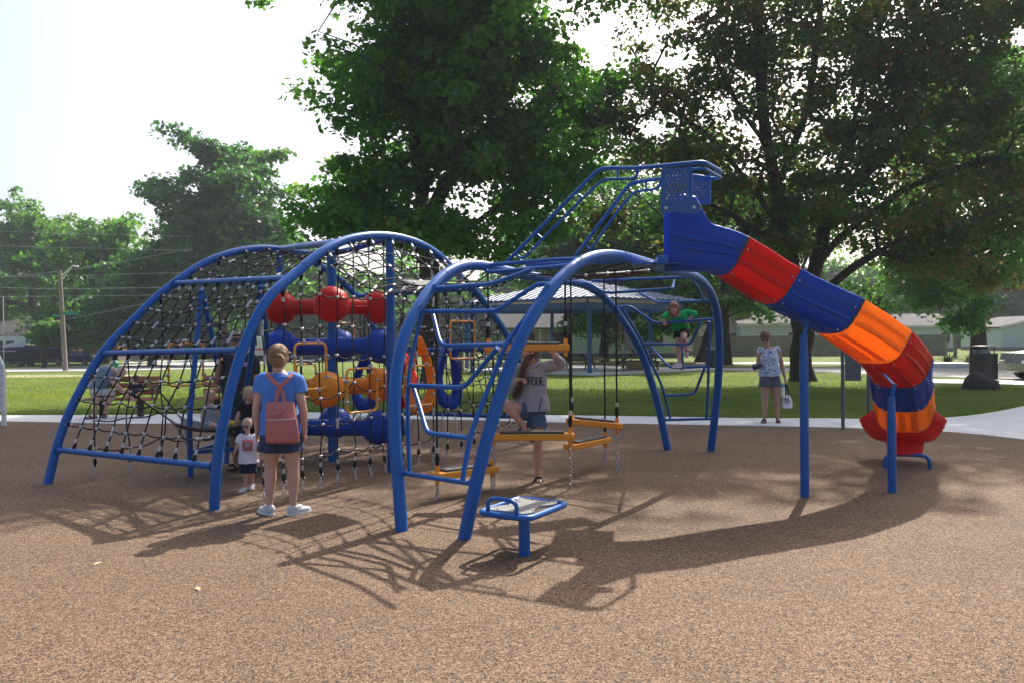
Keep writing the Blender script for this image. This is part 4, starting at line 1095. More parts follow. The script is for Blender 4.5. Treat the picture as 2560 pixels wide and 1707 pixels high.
def strap(pts, w_=.036, th=.006):
    P = catmull([Vector(p) for p in pts], 5); mb = MB(); rr = []
    for i, p in enumerate(P):
        T = (P[min(i + 1, len(P) - 1)] - P[max(i - 1, 0)]).normalized(); nY = V3(0, -1, .1); sd2 = T.cross(nY).normalized(); n2 = sd2.cross(T)
        rr.append([p - sd2 * w_ / 2 - n2 * th / 2, p + sd2 * w_ / 2 - n2 * th / 2, p + sd2 * w_ / 2 + n2 * th / 2, p - sd2 * w_ / 2 + n2 * th / 2])
    mb.loft(rr, smooth=False); mb.build('strap', M['pinkbag'], bpk)
strap([P_(668, 930, -.03), P_(671, 938, -.115), P_(684, 952, -.150), P_(699, 966, -.152)]); strap([P_(730, 932, -.03), P_(726, 940, -.115), P_(713, 954, -.150), P_(699, 966, -.158)])
strap([P_(699, 964, -.155), P_(695, 980, -.150), P_(690, 1000, -.155), P_(688, 1012, -.17)]); strap([P_(701, 964, -.156), P_(706, 980, -.150), P_(711, 998, -.155), P_(713, 1010, -.17)])
MB().tube(catmull([P_(675, 1014, -.20), P_(678, 1026, -.245), P_(692, 1035, -.26), P_(706, 1027, -.25), P_(711, 1013, -.20)], 5), .008, 8).build('handle', M['pinkbag'], bpk)
ky = thing('keyring', P_(741, 1030, -.2), 'small bunch of silver keys clipped to the pink backpack', 'keys')
for dx, dy in ((0, 0), (4, 5), (1, 10)): MB().tube([P_(739 + dx, 1026 + dy, -.19) + V3(math.cos(a_) * .012, 0, math.sin(a_) * .016) for a_ in [k * PI / 5 for k in range(10)]], .003, 6, closed=True).build('key_loop', M['clamp'], ky)

# ---- 2: toddler with sunglasses
Dt = gnd(621, 1226).y; k_ = .50
t1 = Body(Dt, {'hip': (622,1150), 'chest': (621,1108), 'neck': (619,1083), 'head': (617,1062,-.01), 'rsh': (601,1092), 'lsh': (639,1092), 'rel': (594,1112,-.03), 'lel': (646,1112,-.02), 'rwr': (588,1126,-.06), 'lwr': (646,1132,-.05),
    'rhip': (616,1156), 'lhip': (628,1156), 'rkn': (615,1184,-.01), 'lkn': (629,1182,.0), 'ran': (613,1216), 'lan': (632,1208,.10)}, (-1, 0, 0), (-.12, -1, -.18), k_, 1.15)
t1.hs = 1.32
t1.make('toddler in dark sunglasses, white printed t-shirt and navy shorts', 'toddler', fdir={'r': V3(-.35, -1, 0), 'l': V3(.1, -1, 0)})
sh = t1.shirt('tee_white', hem=-.15, sleeve=.75, puff=.03, flare=.02, fem=False); t1.shorts('navy', L_=.92, flare=.03)
mb = MB(); mb.ell(t1.J['head'] + V3(0, .012, .022), (.0545, .066, .062), nu=20, nv=14); mb.build('hair', M['hair_fuzz'], t1.body)
face_parts(t1.body, t1.J['head'], t1.face, t1.up, k_ * 1.32, glasses=True); sunglasses('small black sunglasses on the toddler', t1.J['head'], t1.face, t1.up, k_ * 1.36)
for q in 'lr': shoe(t1.body, t1.J[q + 'an'] + V3(0, 0, .0), t1.fdir[q], .58)
# red checked print on the shirt
g = random.Random(3); yfr = t1.J['chest'].y - .5 * .112 * 1.15 - .034
for i in range(9):
    for j in range(11):
        if 2 <= i <= 6 and 2 <= j <= 8: continue
        if (i + j) % 2: continue
        q = at(607 + i * 2.9, 1100 + j * 2.5, yfr - .006 + abs(i - 4) * .0035); MB().box(q, (.0115, .022, .010)).build('print', M['red_ink'], sh)
mb = MB()
for pts in (((612,1108),(618,1105),(626,1107)), ((612,1112),(619,1116),(627,1112)), ((611,1118),(617,1120),(624,1118),(628,1120))): mb.tube([at(a, b, yfr - .008) for a, b in pts], .0035, 5)
mb.build('print_figure', M['navy'], sh)

# ---- 3: man behind the arch
Dm = gnd(598, 1172).y
m1 = Body(Dm, {'hip': (598,1010), 'chest': (596,925), 'neck': (594,880), 'head': (592,856,-.03), 'rsh': (563,898), 'lsh': (631,898), 'rel': (541,955,-.02), 'lel': (639,955), 'rwr': (549,915,-.10), 'lwr': (635,1005,-.04),
    'rhip': (586,1015), 'lhip': (612,1015), 'rkn': (584,1088,-.02), 'lkn': (614,1088,-.02), 'ran': (590,1152), 'lan': (640,1152)}, (-1, 0, 0), (.12, -1, -.45), 1.06, 1.08)
m1.make('man in charcoal t-shirt, grey headband and denim shorts, standing behind the big arch', 'man', 'skin2', fem=False, hands={'r': ((.05, -.3, 1), (.9, .3, 0), 1.0)}, fdir={'r': V3(-.2, -1, 0), 'l': V3(.3, -1, 0)})
sh = m1.shirt('charcoal', hem=-.05, sleeve=.62, puff=.02, fem=False); m1.shorts('denim2', L_=1.0, flare=.02)
m1.hair_cap('hair_br', strands=60, puff=1.0); face_parts(m1.body, m1.J['head'], m1.face, m1.up, 1.06)
X, F_, U_ = frame_from(m1.face); hc = m1.J['head']
mb = MB(); mb.loft([ring(hc + U_ * z + F_ * -.012, X, F_, .086, .102, 24) for z in (.045, .055, .085, .095)], caps=False); mb.build('headband', M['greyshort'], m1.body)
MB().box(at(614, 910, Dm - .155), (.05, .012, .055), bev=.004).build('sticker', M['lav'], sh)
for q in 'lr': shoe(m1.body, m1.J[q + 'an'], m1.fdir[q], 1.08, 'blackc', 'tread', sandal=True)

# ---- 4: blond boy in black
Db = 10.15
k4 = .66
y1 = Body(Db, {'hip': (632,1066), 'chest': (623,1024), 'neck': (622,1003), 'head': (624,984,-.02), 'rsh': (606,1012), 'lsh': (641,1012), 'rel': (596,1038,-.05), 'lel': (652,1035,-.05), 'rwr': (587,1062,-.06), 'lwr': (650,1056,-.12),
    'rhip': (625,1072), 'lhip': (640,1072), 'rkn': (624,1122,-.04), 'lkn': (642,1122), 'ran': (624,1166), 'lan': (645,1166)}, (-1, .1, 0), (.75, -.75, -.15), k4, 1.0)
y1.hs = 1.2
y1.make('blond boy in black t-shirt leaning over the hanging seat', 'boy', fem=False, fdir={'r': V3(-.2, -1, 0), 'l': V3(.2, -1, 0)})
y1.shirt('blackc', hem=-.15, sleeve=.6, puff=.02, fem=False); y1.shorts('blackc', L_=.85, flare=.02)
y1.hair_cap('hair_bl', strands=120, puff=1.04, length=.01); face_parts(y1.body, y1.J['head'], y1.face, y1.up, k4 * 1.2)
for q in 'lr': shoe(y1.body, y1.J[q + 'an'], y1.fdir[q], .72, 'blackc', 'tread')

# ---- 5: blond girl sitting on the hanging seat
k5 = .50
g1 = Body(10.08, {'hip': (524,1056), 'chest': (526,1026), 'neck': (526,1008), 'head': (526,989,-.01), 'rsh': (511,1018,-.02), 'lsh': (540,1018,.05), 'rel': (506,1040,-.06), 'lel': (546,1040,.06), 'rwr': (507,1062,-.06), 'lwr': (550,1058,.02),
    'rhip': (520,1062,-.05), 'lhip': (530,1058,.06), 'rkn': (540,1064,-.14), 'lkn': (556,1054,.05), 'ran': (556,1067,-.10), 'lan': (584,1058,.04)}, (-.55, -.8, 0), (.75, -.6, -.1), k5, 1.12, loc=at(524, 1066, 10.08))
g1.hs = 1.32
g1.make('blond girl in striped tank top and yellow boots, sitting on the hanging seat', 'girl', fdir={'r': V3(.9, -.3, 0), 'l': V3(1, 0, 0)}, barefeet=False)
g1.shirt('stripe', hem=-.1, sleeve=0, puff=.012); g1.shorts('stripe', L_=.45, flare=.01)
g1.hair_cap('hair_bl', strands=120, puff=1.04, length=.06); face_parts(g1.body, g1.J['head'], g1.face, g1.up, k5 * 1.3)
for q in 'lr':
    kn, an = g1.J[q + 'kn'], g1.J[q + 'an']; d = (an - kn).normalized(); mb = MB(); limb(mb, [kn.lerp(an, .25), an], [.040, .036]); mb.ell(an + d * .02, .036)
    mb.ell(an + d * .035 + V3(.02, 0, .03), (.032, .032, .045)); place('boot', union(mb, .006, 2, 'boot'), [M['yellowrub']], g1.body)

# ---- 6: grandfather on the bench
Dg = 18.15
p6 = Body(Dg, {'hip': (245,972,.15), 'chest': (266,938,-.02), 'neck': (289,925,-.12), 'head': (304,930,-.2), 'rsh': (268,922,-.05), 'lsh': (287,940,-.10), 'rel': (284,956,-.25), 'lel': (292,966,-.2), 'rwr': (306,974,-.22), 'lwr': (312,982,-.2),
    'rhip': (240,978,.1), 'lhip': (258,980,.1), 'rkn': (243,990,-.38), 'lkn': (276,988,-.35), 'ran': (235,1034,-.30), 'lan': (262,1031,-.20)}, (-.75, .1, .3), (.75, -.35, -.75), 1.02, 1.12, loc=gnd(248, 1040), up=(.45, 0, .85))
p6.make('bald old man in grey t-shirt and light shorts leaning forward on the bench', 'man', fem=False, fdir={'r': V3(-.5, -1, 0), 'l': V3(.3, -1, 0)})
p6.shirt('greyblue', hem=-.08, sleeve=.6, puff=.02, fem=False); p6.shorts('khaki', L_=.9, flare=.03)
face_parts(p6.body, p6.J['head'], p6.face, p6.up, 1.02)
X, F_, U_ = frame_from(p6.face, p6.up); hc = p6.J['head']; mb = MB(); mb.loft([ring(hc + U_ * z - F_ * .03, X, F_, .083, .082, 20) for z in (-.05, -.02, .01, .03)], caps=False); mb.build('hair', M['hair_gr'], p6.body)
for q in 'lr': shoe(p6.body, p6.J[q + 'an'], p6.fdir[q], 1.05, 'blackc', 'tread', sandal=True)
# ---- 7: boy beside him, seen from behind
p7 = Body(Dg + .05, {'hip': (337,986,.05), 'chest': (340,969), 'neck': (339,957,-.02), 'head': (339,945,-.04), 'lsh': (328,963), 'rsh': (352,963), 'lel': (324,975,-.05), 'rel': (353,976,-.03), 'lwr': (318,980,-.12), 'rwr': (345,983,-.15),
    'lhip': (330,989), 'rhip': (342,989), 'lkn': (318,990,-.12), 'rkn': (325,992,-.2), 'lan': (322,996,.05), 'ran': (335,996,-.25)}, (1, .1, 0), (-.7, .45, -.3), .55, 1.1, loc=at(337, 994, Dg))
p7.hs = 1.2
p7.make('small boy in navy and grey t-shirt sitting with his back to us on the bench', 'boy', fem=False, barefeet=True, fdir={'l': V3(-.6, .3, 0), 'r': V3(-.6, -.2, 0)})
p7.shirt('greyshort', hem=-.1, sleeve=.7, puff=.02, fem=False); p7.shorts('navy', L_=.9, flare=.01); p7.hair_cap('hair_br', strands=40, puff=1.02)
sh7 = [o for o in p7.body.children if o.name.startswith('shirt')][0]
me = sh7.data; me.materials.append(M['navy']); zc = p7.J['chest'].z - org(sh7).z - .0
for f in me.polygons:
    if f.center.z > zc: f.material_index = 1

# ---- 8: teenager in the grey hoodie
Dh = gnd(1344, 1200).y
h1 = Body(Dh, {'hip': (1330,1018), 'chest': (1328,945), 'neck': (1328,905), 'head': (1323,878,-.02), 'rsh': (1297,925), 'lsh': (1363,917), 'rel': (1280,974,-.02), 'lel': (1402,908,-.04), 'rwr': (1292,950,-.20), 'lwr': (1384,884,-.16),
    'rhip': (1315,1030), 'lhip': (1341,1036), 'rkn': (1263,1008,-.22), 'lkn': (1345,1110,-.03), 'ran': (1312,1066,-.10), 'lan': (1344,1184)}, (-1, .05, 0), (-.9, -.45, .02), 1.0, 1.0)
h1.make('teenage girl in grey college hoodie stepping up with one knee raised', 'teenager', hands={'l': ((-.15, -.3, 1), (.2, -.9, 0), .9), 'r': ((.9, -.3, .15), (0, -.2, -1), .8)}, fdir={'l': V3(.1, -1, 0), 'r': V3(.6, -.6, 0)})
sh = h1.shirt('hoodie', hem=-.12, sleeve=1.9, puff=.03, flare=.015, name='hoodie'); h1.shorts('denim2', L_=.42, flare=.03)
h1.hair_cap('hair_br', strands=150, puff=1.04); face_parts(h1.body, h1.J['head'], h1.face, h1.up, 1.0)
mb = MB(); limb(mb, [h1.J['head'] + V3(.06, .03, -.01), at(1314, 905, Dh - .12), at(1303, 940, Dh - .17), at(1296, 970, Dh - .17), at(1290, 988, Dh - .15)], [.042, .034, .030, .026, .010])
hh = [o for o in h1.body.children if o.name.startswith('hair')][0]; place('ponytail', union(mb, .006, 2, 'ponytail'), [M['hair_br']], hh)
g = random.Random(9); mb = MB()
for i in range(90):
    o = V3(g.gauss(0, .02), g.gauss(0, .015), 0); q = [h1.J['head'] + V3(.05, -.02, 0) + o, at(1314, 905, Dh - .14) + o * 1.2, at(1303, 940, Dh - .185) + o * 1.2, at(1296, 970, Dh - .18) + o * 1.3, at(1289 + g.gauss(0, 3), 992 + g.gauss(0, 4), Dh - .16) + o]
    mb.tube(catmull(q, 3), .0016, 4)
for i in range(60):
    q0 = h1.J['head'] + V3(.05 + g.gauss(0, .02), .02 + g.gauss(0, .02), .03 + g.gauss(0, .03)); q = [q0]
    for t in range(4): q.append(q[-1] + V3(.022 + g.gauss(0, .008), g.gauss(0, .006), -.020 + g.gauss(0, .008)))
    mb.tube(q, [.0022, .002, .0018, .0014, .0006], 4)
mb.build('loose_hair', M['hair_br'], hh)
# hood, drawstring, pocket, lettering
mb = MB(); nk = h1.J['neck']; q = [nk + V3(-.075, -.055, -.015), nk + V3(-.085, .02, .02), nk + V3(0, .09, .03), nk + V3(.085, .02, .02), nk + V3(.075, -.055, -.015), nk + V3(0, -.10, -.055)]
mb.tube(catmull(q + [q[0]], 5)[:-1], .028, 10, closed=True); place('hood', union(mb, .008, 2, 'hood'), [M['hoodie']], sh)
MB().tube(catmull([nk + V3(-.02, -.135, -.05), nk + V3(-.045, -.16, -.06), nk + V3(-.05, -.16, -.09), nk + V3(-.02, -.165, -.095), nk + V3(-.02, -.16, -.07)], 4), .004, 6).build('drawstring', M['tee_white'], sh)
from mathutils.bvhtree import BVHTree
_bv = {}
def surf_y(me_o, x, z, far=-5):
    """front surface of a garment at world x, z"""
    if me_o.name not in _bv: _bv[me_o.name] = BVHTree.FromPolygons([v.co for v in me_o.data.vertices], [p.vertices[:] for p in me_o.data.polygons])
    o_ = org(me_o); p, n, i, d = _bv[me_o.name].ray_cast(V3(x - o_.x, Dh - 1.5 - o_.y, z - o_.z), V3(0, 1, 0)); return (p.y + o_.y) if p else None
glyph = {'P': [[(0,0),(0,1)],[(0,1),(.6,1),(.75,.85),(.75,.62),(.6,.48),(0,.48)]], 'U': [[(0,1),(0,.2),(.2,0),(.55,0),(.75,.2),(.75,1)]], 'R': [[(0,0),(0,1)],[(0,1),(.6,1),(.75,.85),(.75,.62),(.6,.48),(0,.48)],[(.35,.48),(.78,0)]],
         'D': [[(0,0),(0,1)],[(0,1),(.5,1),(.75,.75),(.75,.25),(.5,0),(0,0)]], 'E': [[(.75,0),(0,0),(0,1),(.75,1)],[(0,.52),(.55,.52)]]}
def lettering(text, px0, py0, wpx, hpx, gar, parent, m, th=.0052, off=.004, slope=0.0):
    a = at(px0, py0, Dh - .15); k = (Dh - .15) / FPX; x = a.x; z0 = a.z
    for ch in text:
        if ch == ' ': x += wpx * k; continue
        mb = MB()
        for st in glyph[ch]:
            P = []
            for (u, v), (u2, v2) in zip(st, st[1:]):
                n = 4
                for i in range(n): P.append((u + (u2 - u) * i / n, v + (v2 - v) * i / n))
            P.append(st[-1]); Q = []
            for u, v in P:
                X_ = x + u * wpx * k; Z_ = z0 - (1 - v) * hpx * k + slope * (X_ - a.x); y = surf_y(gar, X_, Z_)
                if y is None: y = Dh - .14
                Q.append(V3(X_, y - off, Z_))
            mb.tube(Q, th, 5)
        mb.build('letter', M[m], parent); x += wpx * k * 1.04
lettering('PURDUE', 1301, 940, 9.8, 19, sh, sh, 'dark_ink', slope=-.06)
mb = MB(); pts = []
for u, v in ((1354, 992), (1352, 1005), (1349, 1018), (1347, 1026)):
    q_ = at(u, v, Dh - .12); y = surf_y(sh, q_.x, q_.z); pts.append(V3(q_.x, (y or Dh - .12) - .003, q_.z))
mb.tube(pts, .006, 6); mb.build('pocket_edge', M['denim'], sh)
shoe(h1.body, h1.J['lan'], h1.fdir['l'], 1.0, 'blackc', 'tread', sandal=True); shoe(h1.body, h1.J['ran'], h1.fdir['r'], 1.0, 'blackc', 'tread', sandal=True, pitch=-.5)

# ---- 9: child in green on the far ladder
pa_, pb_ = F.P(1544, 768), G.P(1783, 798); tq = lambda px: 1 / ((1 / pa_.y) * (1 - (px - 1544) / 239) + (1 / pb_.y) * ((px - 1544) / 239))
Dc = tq(1690); k9 = .66
c1 = Body(Dc, {'hip': (1703,820,.22), 'chest': (1697,796,.08), 'neck': (1689,786,.02), 'head': (1685,772,-.05), 'rsh': (1668,787,.05), 'lsh': (1718,782,.05), 'rel': (1662,794,.0), 'lel': (1737,786,.02), 'rwr': (1661,803,.0), 'lwr': (1722,799,.0),
    'rhip': (1696,826,.22), 'lhip': (1712,824,.22), 'rkn': (1696,862,.16), 'lkn': (1708,846,-.02), 'ran': (1698,906,.12), 'lan': (1716,868,.25)}, (-1, .1, 0), (-.25, -1, -.15), k9, 1.0, loc=V3(at(1698, 914, Dc).x, Dc, at(1698, 914, Dc).z))
c1.hs = 1.22
c1.make('child in green long-sleeved top and black shorts climbing the far ladder', 'child', fem=False, hands={'r': ((0, -.3, -1), (0, 1, -.3), 1.1), 'l': ((-.3, -.3, -1), (0, 1, -.3), 1.1)}, fdir={'r': V3(-.9, -.6, 0), 'l': V3(.2, -.9, 0)})
c1.shirt('green', hem=-.1, sleeve=1.45, puff=.02, fem=False); c1.shorts('blackc', L_=.55, flare=.01)
c1.hair_cap('hair_lb', strands=100, puff=1.05, length=.05); face_parts(c1.body, c1.J['head'], c1.face, c1.up, k9 * 1.2)
shoe(c1.body, c1.J['ran'], c1.fdir['r'], .7); shoe(c1.body, c1.J['lan'], c1.fdir['l'], .7, pitch=-1.1)

# ---- 10: woman with the white top on the path
Dp = gnd(1922, 1056).y
l1 = Body(Dp, {'hip': (1924,937), 'chest': (1922,892), 'neck': (1918,866), 'head': (1913,845,-.04), 'rsh': (1900,877), 'lsh': (1943,874), 'rel': (1896,908,.02), 'lel': (1954,908,.02), 'rwr': (1893,919,-.22), 'lwr': (1962,942,-.03),
    'rhip': (1914,942), 'lhip': (1934,942), 'rkn': (1913,993,-.02), 'lkn': (1942,993,-.02), 'ran': (1911,1045), 'lan': (1944,1047)}, (-1, .1, 0), (-.35, -1, -.5), 1.06, 1.06)
l1.make('woman in sunglasses, white and blue patterned tank top and grey shorts on the path', 'woman', 'skin2', hands={'r': ((-.5, -.8, .1), (.3, 0, 1), .7)}, fdir={'r': V3(-.5, -1, 0), 'l': V3(-.15, -1, 0)})
l1.shirt('print_blue', hem=-.05, sleeve=.02, puff=.012, flare=.02, neck=.5, name='tank_top'); l1.shorts('greyshort', L_=.46, flare=.03)
l1.hair_cap('hair_br', strands=120, puff=1.05); face_parts(l1.body, l1.J['head'], l1.face, l1.up, 1.06, glasses=True); sunglasses('dark sunglasses on the woman standing on the path', l1.J['head'], l1.face, l1.up, 1.06)
for q in 'lr': shoe(l1.body, l1.J[q + 'an'], l1.fdir[q], 1.02, 'blackc', 'tread', sandal=True)
pc = at(1893, 914, Dp - .33); pu = thing('purse', pc, 'black zipped purse held up by the woman on the path', 'purse')
Rz = Matrix.Rotation(rad(-20), 3, 'Y') @ Matrix.Rotation(rad(15), 3, 'Z')
MB().box(pc, (.20, .06, .12), Rz, bev=.02).build('pouch', M['black'], pu); MB().tube([pc + Rz @ V3(-.09, -.034, .035), pc + Rz @ V3(.09, -.034, .035)], .004, 6).build('zip', M['clamp'], pu)
bt = at(1967, 1000, Dp - .02); tb = thing('tote_bag', bt, 'white tote bag with black leaf pattern and navy strap hanging from the woman\'s hand', 'bag')
mb = MB(); mb.loft([ring(at(x_, y_, Dp - .02), V3(1, 0, 0), V3(0, 1, 0), w_ * Dp / FPX, .05, 16, .6) for x_, y_, w_ in ((1968, 1019, 11), (1968, 1016, 12.5), (1968, 1003, 12), (1967, 992, 9), (1966, 987, 6))]); mb.build('bag_body', M['tee_white'], tb)
mb = MB(); hv = l1.J['lwr'] + V3(.01, 0, -.10)
for s_ in (-1, 1): mb.tube([hv, at(1967 + s_ * 3, 975, Dp - .02), at(1967 + s_ * 5, 989, Dp - .02)], .013, 8)
mb.build('strap', M['navy'], tb)
for (x_, y_, an_) in ((1966, 1000, 90), (1970, 997, 40), (1962, 1004, 140), (1973, 1002, 20), (1969, 1007, 60), (1963, 996, 120)):
    q_ = at(x_, y_, Dp - .074); MB().ell(q_, (.026, .008, .011), Matrix.Rotation(rad(-an_), 3, 'Y'), 0, 10, 6).build('leaf_motif', M['black'], tb)
bq = at(1957, 979, Dp - .06); bo = thing('water_bottle', bq, 'white water bottle with teal lid beside the tote bag', 'bottle')
MB().tube([bq - V3(0, 0, .10), bq - V3(0, 0, .095), bq + V3(0, 0, .08), bq + V3(0, 0, .095)], [.036, .038, .038, .03], 16).build('flask', M['white'], bo)
MB().tube([bq + V3(0, 0, .096), bq + V3(0, 0, .15), bq + V3(0, 0, .155)], [.031, .029, .02], 16).build('lid', M['teal'], bo)
# ================================================================== GROUND
def ground_mat(name, kind):
    m = bpy.data.materials.new(name); m.use_nodes = True; nt = m.node_tree; N = nt.nodes; L = nt.links; b = N['Principled BSDF']
    geo = N.new('ShaderNodeNewGeometry')
    def noise(sc, det=3, rough=.6):
        n = N.new('ShaderNodeTexNoise'); n.inputs['Scale'].default_value = sc; n.inputs['Detail'].default_value = det; n.inputs['Roughness'].default_value = rough
        L.new(geo.outputs['Position'], n.inputs[0]); return n.outputs[0]
    def ramp(src, stops):
        r = N.new('ShaderNodeValToRGB'); e = r.color_ramp.elements
        while len(e) > 1: e.remove(e[0])
        e[0].position = stops[0][0]; e[0].color = (*stops[0][1], 1)
        for p, c in stops[1:]: k = e.new(p); k.color = (*c, 1)
        L.new(src, r.inputs[0]); return r.outputs[0]
    def mul(a, b_, f=1.0):
        x = N.new('ShaderNodeMix'); x.data_type = 'RGBA'; x.blend_type = 'MULTIPLY'; x.inputs[0].default_value = f
        L.new(a, x.inputs[6]); L.new(b_, x.inputs[7]); return x.outputs[2]
    def bump(src, st, d):
        bp = N.new('ShaderNodeBump'); bp.inputs['Strength'].default_value = st; bp.inputs['Distance'].default_value = d
        L.new(src, bp.inputs['Height']); L.new(bp.outputs[0], b.inputs['Normal']); return bp
    if kind == 'rubber':
        v = N.new('ShaderNodeTexVoronoi'); v.inputs['Scale'].default_value = 140; L.new(geo.outputs['Position'], v.inputs['Vector'])
        sx = N.new('ShaderNodeSeparateColor'); L.new(v.outputs['Color'], sx.inputs[0])
        c = ramp(sx.outputs[0], [(0, (.025, .018, .016)), (.20, (.055, .038, .03)), (.34, (.15, .095, .062)), (.66, (.265, .172, .106)), (.88, (.345, .235, .147)), (1, (.46, .34, .225))])
        c = mul(c, ramp(noise(22, 3), [(.3, (.62, .62, .62)), (.7, (1.04, 1.04, 1.04))]))
        c = mul(c, ramp(noise(.9, 4), [(.3, (.76, .74, .72)), (.7, (.95, .93, .91))]))
        c = mul(c, ramp(noise(4.5, 5, .7), [(.30, (.80, .79, .78)), (.42, (1, 1, 1))]))
        c = mul(c, ramp(noise(.25, 3), [(.35, (.90, .91, .93)), (.65, (1.04, 1.02, 1.0))]))
        L.new(c, b.inputs['Base Color']); b.inputs['Roughness'].default_value = .88; b.inputs['Specular IOR Level'].default_value = .25
        mx = N.new('ShaderNodeMath'); mx.operation = 'ADD'; L.new(v.outputs['Distance'], mx.inputs[0]); L.new(noise(60, 4), mx.inputs[1])
        bp = bump(mx.outputs[0], .55, .006); bp.invert = True
    if kind == 'concrete':
        c = ramp(noise(3, 6), [(.3, (.60, .60, .58)), (.7, (.74, .74, .72))])
        c = mul(c, ramp(noise(60, 3), [(.3, (.88, .88, .88)), (.7, (1, 1, 1))]))
        L.new(c, b.inputs['Base Color']); b.inputs['Roughness'].default_value = .85; bump(noise(180, 3), .2, .004)
    if kind == 'asphalt':
        c = ramp(noise(.6, 5), [(.3, (.30, .295, .285)), (.7, (.38, .375, .36))])
        c = mul(c, ramp(noise(50, 3), [(.3, (.8, .8, .8)), (.7, (1.1, 1.1, 1.1))]))
        L.new(c, b.inputs['Base Color']); b.inputs['Roughness'].default_value = .9; bump(noise(120, 3), .3, .005)
    if kind == 'grass':
        c = ramp(noise(.35, 5, .65), [(.30, (.075, .115, .022)), (.5, (.12, .165, .03)), (.68, (.17, .20, .045)), (.8, (.23, .22, .08))])  # grass tones, contrast raised so the colour also stands for bands of shade
        c = mul(c, ramp(noise(14, 4), [(.3, (.55, .60, .55)), (.7, (1.25, 1.2, 1.1))]))
        c = mul(c, ramp(noise(1.1, 5, .7), [(.32, (.72, .78, .72)), (.6, (1.1, 1.08, 1.0))]))
        L.new(c, b.inputs['Base Color']); b.inputs['Roughness'].default_value = .9; b.inputs['Specular IOR Level'].default_value = .15
        bump(noise(40, 5, .8), 1.0, .05)
        t = N.new('ShaderNodeBsdfTranslucent'); L.new(c, t.inputs[0]); ms = N.new('ShaderNodeMixShader'); ms.inputs[0].default_value = .0
    return m
M['rubber'] = ground_mat('rubber_granules', 'rubber'); M['concrete'] = ground_mat('concrete', 'concrete')
M['asphalt'] = ground_mat('asphalt', 'asphalt'); M['grass'] = ground_mat('lawn', 'grass')

# lawn: one sheet to the horizon
xs = [-900, -400, -200, -120, -80, -60, -45, -36, -30, -26, -22, -19, -16, -13, -10, -7, -4, -1, 2, 6, 12, 20, 30, 45, 80, 150, 400, 900]
ys = [-60, 0, 14, 20, 26, 32, 38, 42, 46, 50, 54, 58, 62, 66, 70, 75, 80, 85, 95, 120, 200, 500, 1500]
mb = MB(); mb.add([(x, y, gz(x, y) - .005) for x in xs for y in ys], [(i * len(ys) + j, (i + 1) * len(ys) + j, (i + 1) * len(ys) + j + 1, i * len(ys) + j + 1) for i in range(len(xs) - 1) for j in range(len(ys) - 1)])
tag(mb.build('lawn', M['grass']), kind='structure')
inner = [(-1400,1052),(-400,1050),(0,1052),(300,1058),(450,1057),(620,1050),(800,1045),(1000,1046),(1200,1050),(1400,1055),(1620,1059),(1860,1063),(2100,1068),(2361,1078),(2480,1088),(2600,1104),(2760,1135)]
outer = [(-1400,1040),(-400,1036),(0,1037),(300,1036),(450,1034),(620,1031),(800,1030),(1000,1032),(1200,1034),(1400,1037),(1620,1040),(1860,1044),(2100,1045),(2230,1047),(2340,1045),(2460,1033),(2560,1014),(2640,994),(2720,970)]
ip = [gnd(*p) for p in inner]; op = [gnd(*p) for p in outer]
ip = catmull(ip, 5); op = catmull(op, 5)
# rubber surface
mb = MB(); poly = [Vector((-30, -8, 0))] + [Vector((p.x, p.y, 0)) for p in ip] + [Vector((30, -8, 0))]
mb.add([(p.x, p.y, 0.0) for p in poly], [tuple(range(len(poly)))[::-1]], smooth=False); o = mb.build('rubber_surface', M['rubber']); tag(o, kind='structure')
# path as a strip between resampled borders
a = resample(ip, 60); b = resample(op, 60); 
vs = [(p.x, p.y, .004) for p in a] + [(p.x, p.y, .004) for p in b]; n = len(a)
mb = MB(); mb.add(vs, [list(range(n)) + list(range(2 * n - 1, n - 1, -1))], smooth=False)
vs2 = [(p.x, p.y, -.03) for p in a] + [(p.x, p.y, .004) for p in a] + [(p.x, p.y, -.03) for p in b] + [(p.x, p.y, .004) for p in b]
mb.add(vs2, [(i, i + 1, n + i + 1, n + i) for i in range(n - 1)] + [(2 * n + i, 3 * n + i, 3 * n + i + 1, 2 * n + i + 1) for i in range(n - 1)], smooth=False)
od = resample(op, 600); ad = resample(ip, 600); acc = 0
for i in range(1, 599):      # tooled joints square across the path
    acc += (ad[i] - ad[i - 1]).length
    if acc > 1.5 and ad[i].x < 7.6:
        acc = 0; p = ad[i]; q_ = min(od, key=lambda t_: (t_ - p).length); mb.beam(Vector((p.x, p.y, .0058)), Vector((q_.x, q_.y, .0058)), .012, .002, 1)
tag(mb.build('concrete_path', [M['concrete'], M['asphalt']]), kind='structure')
for f in bpy.data.objects['concrete_path'].data.polygons: pass
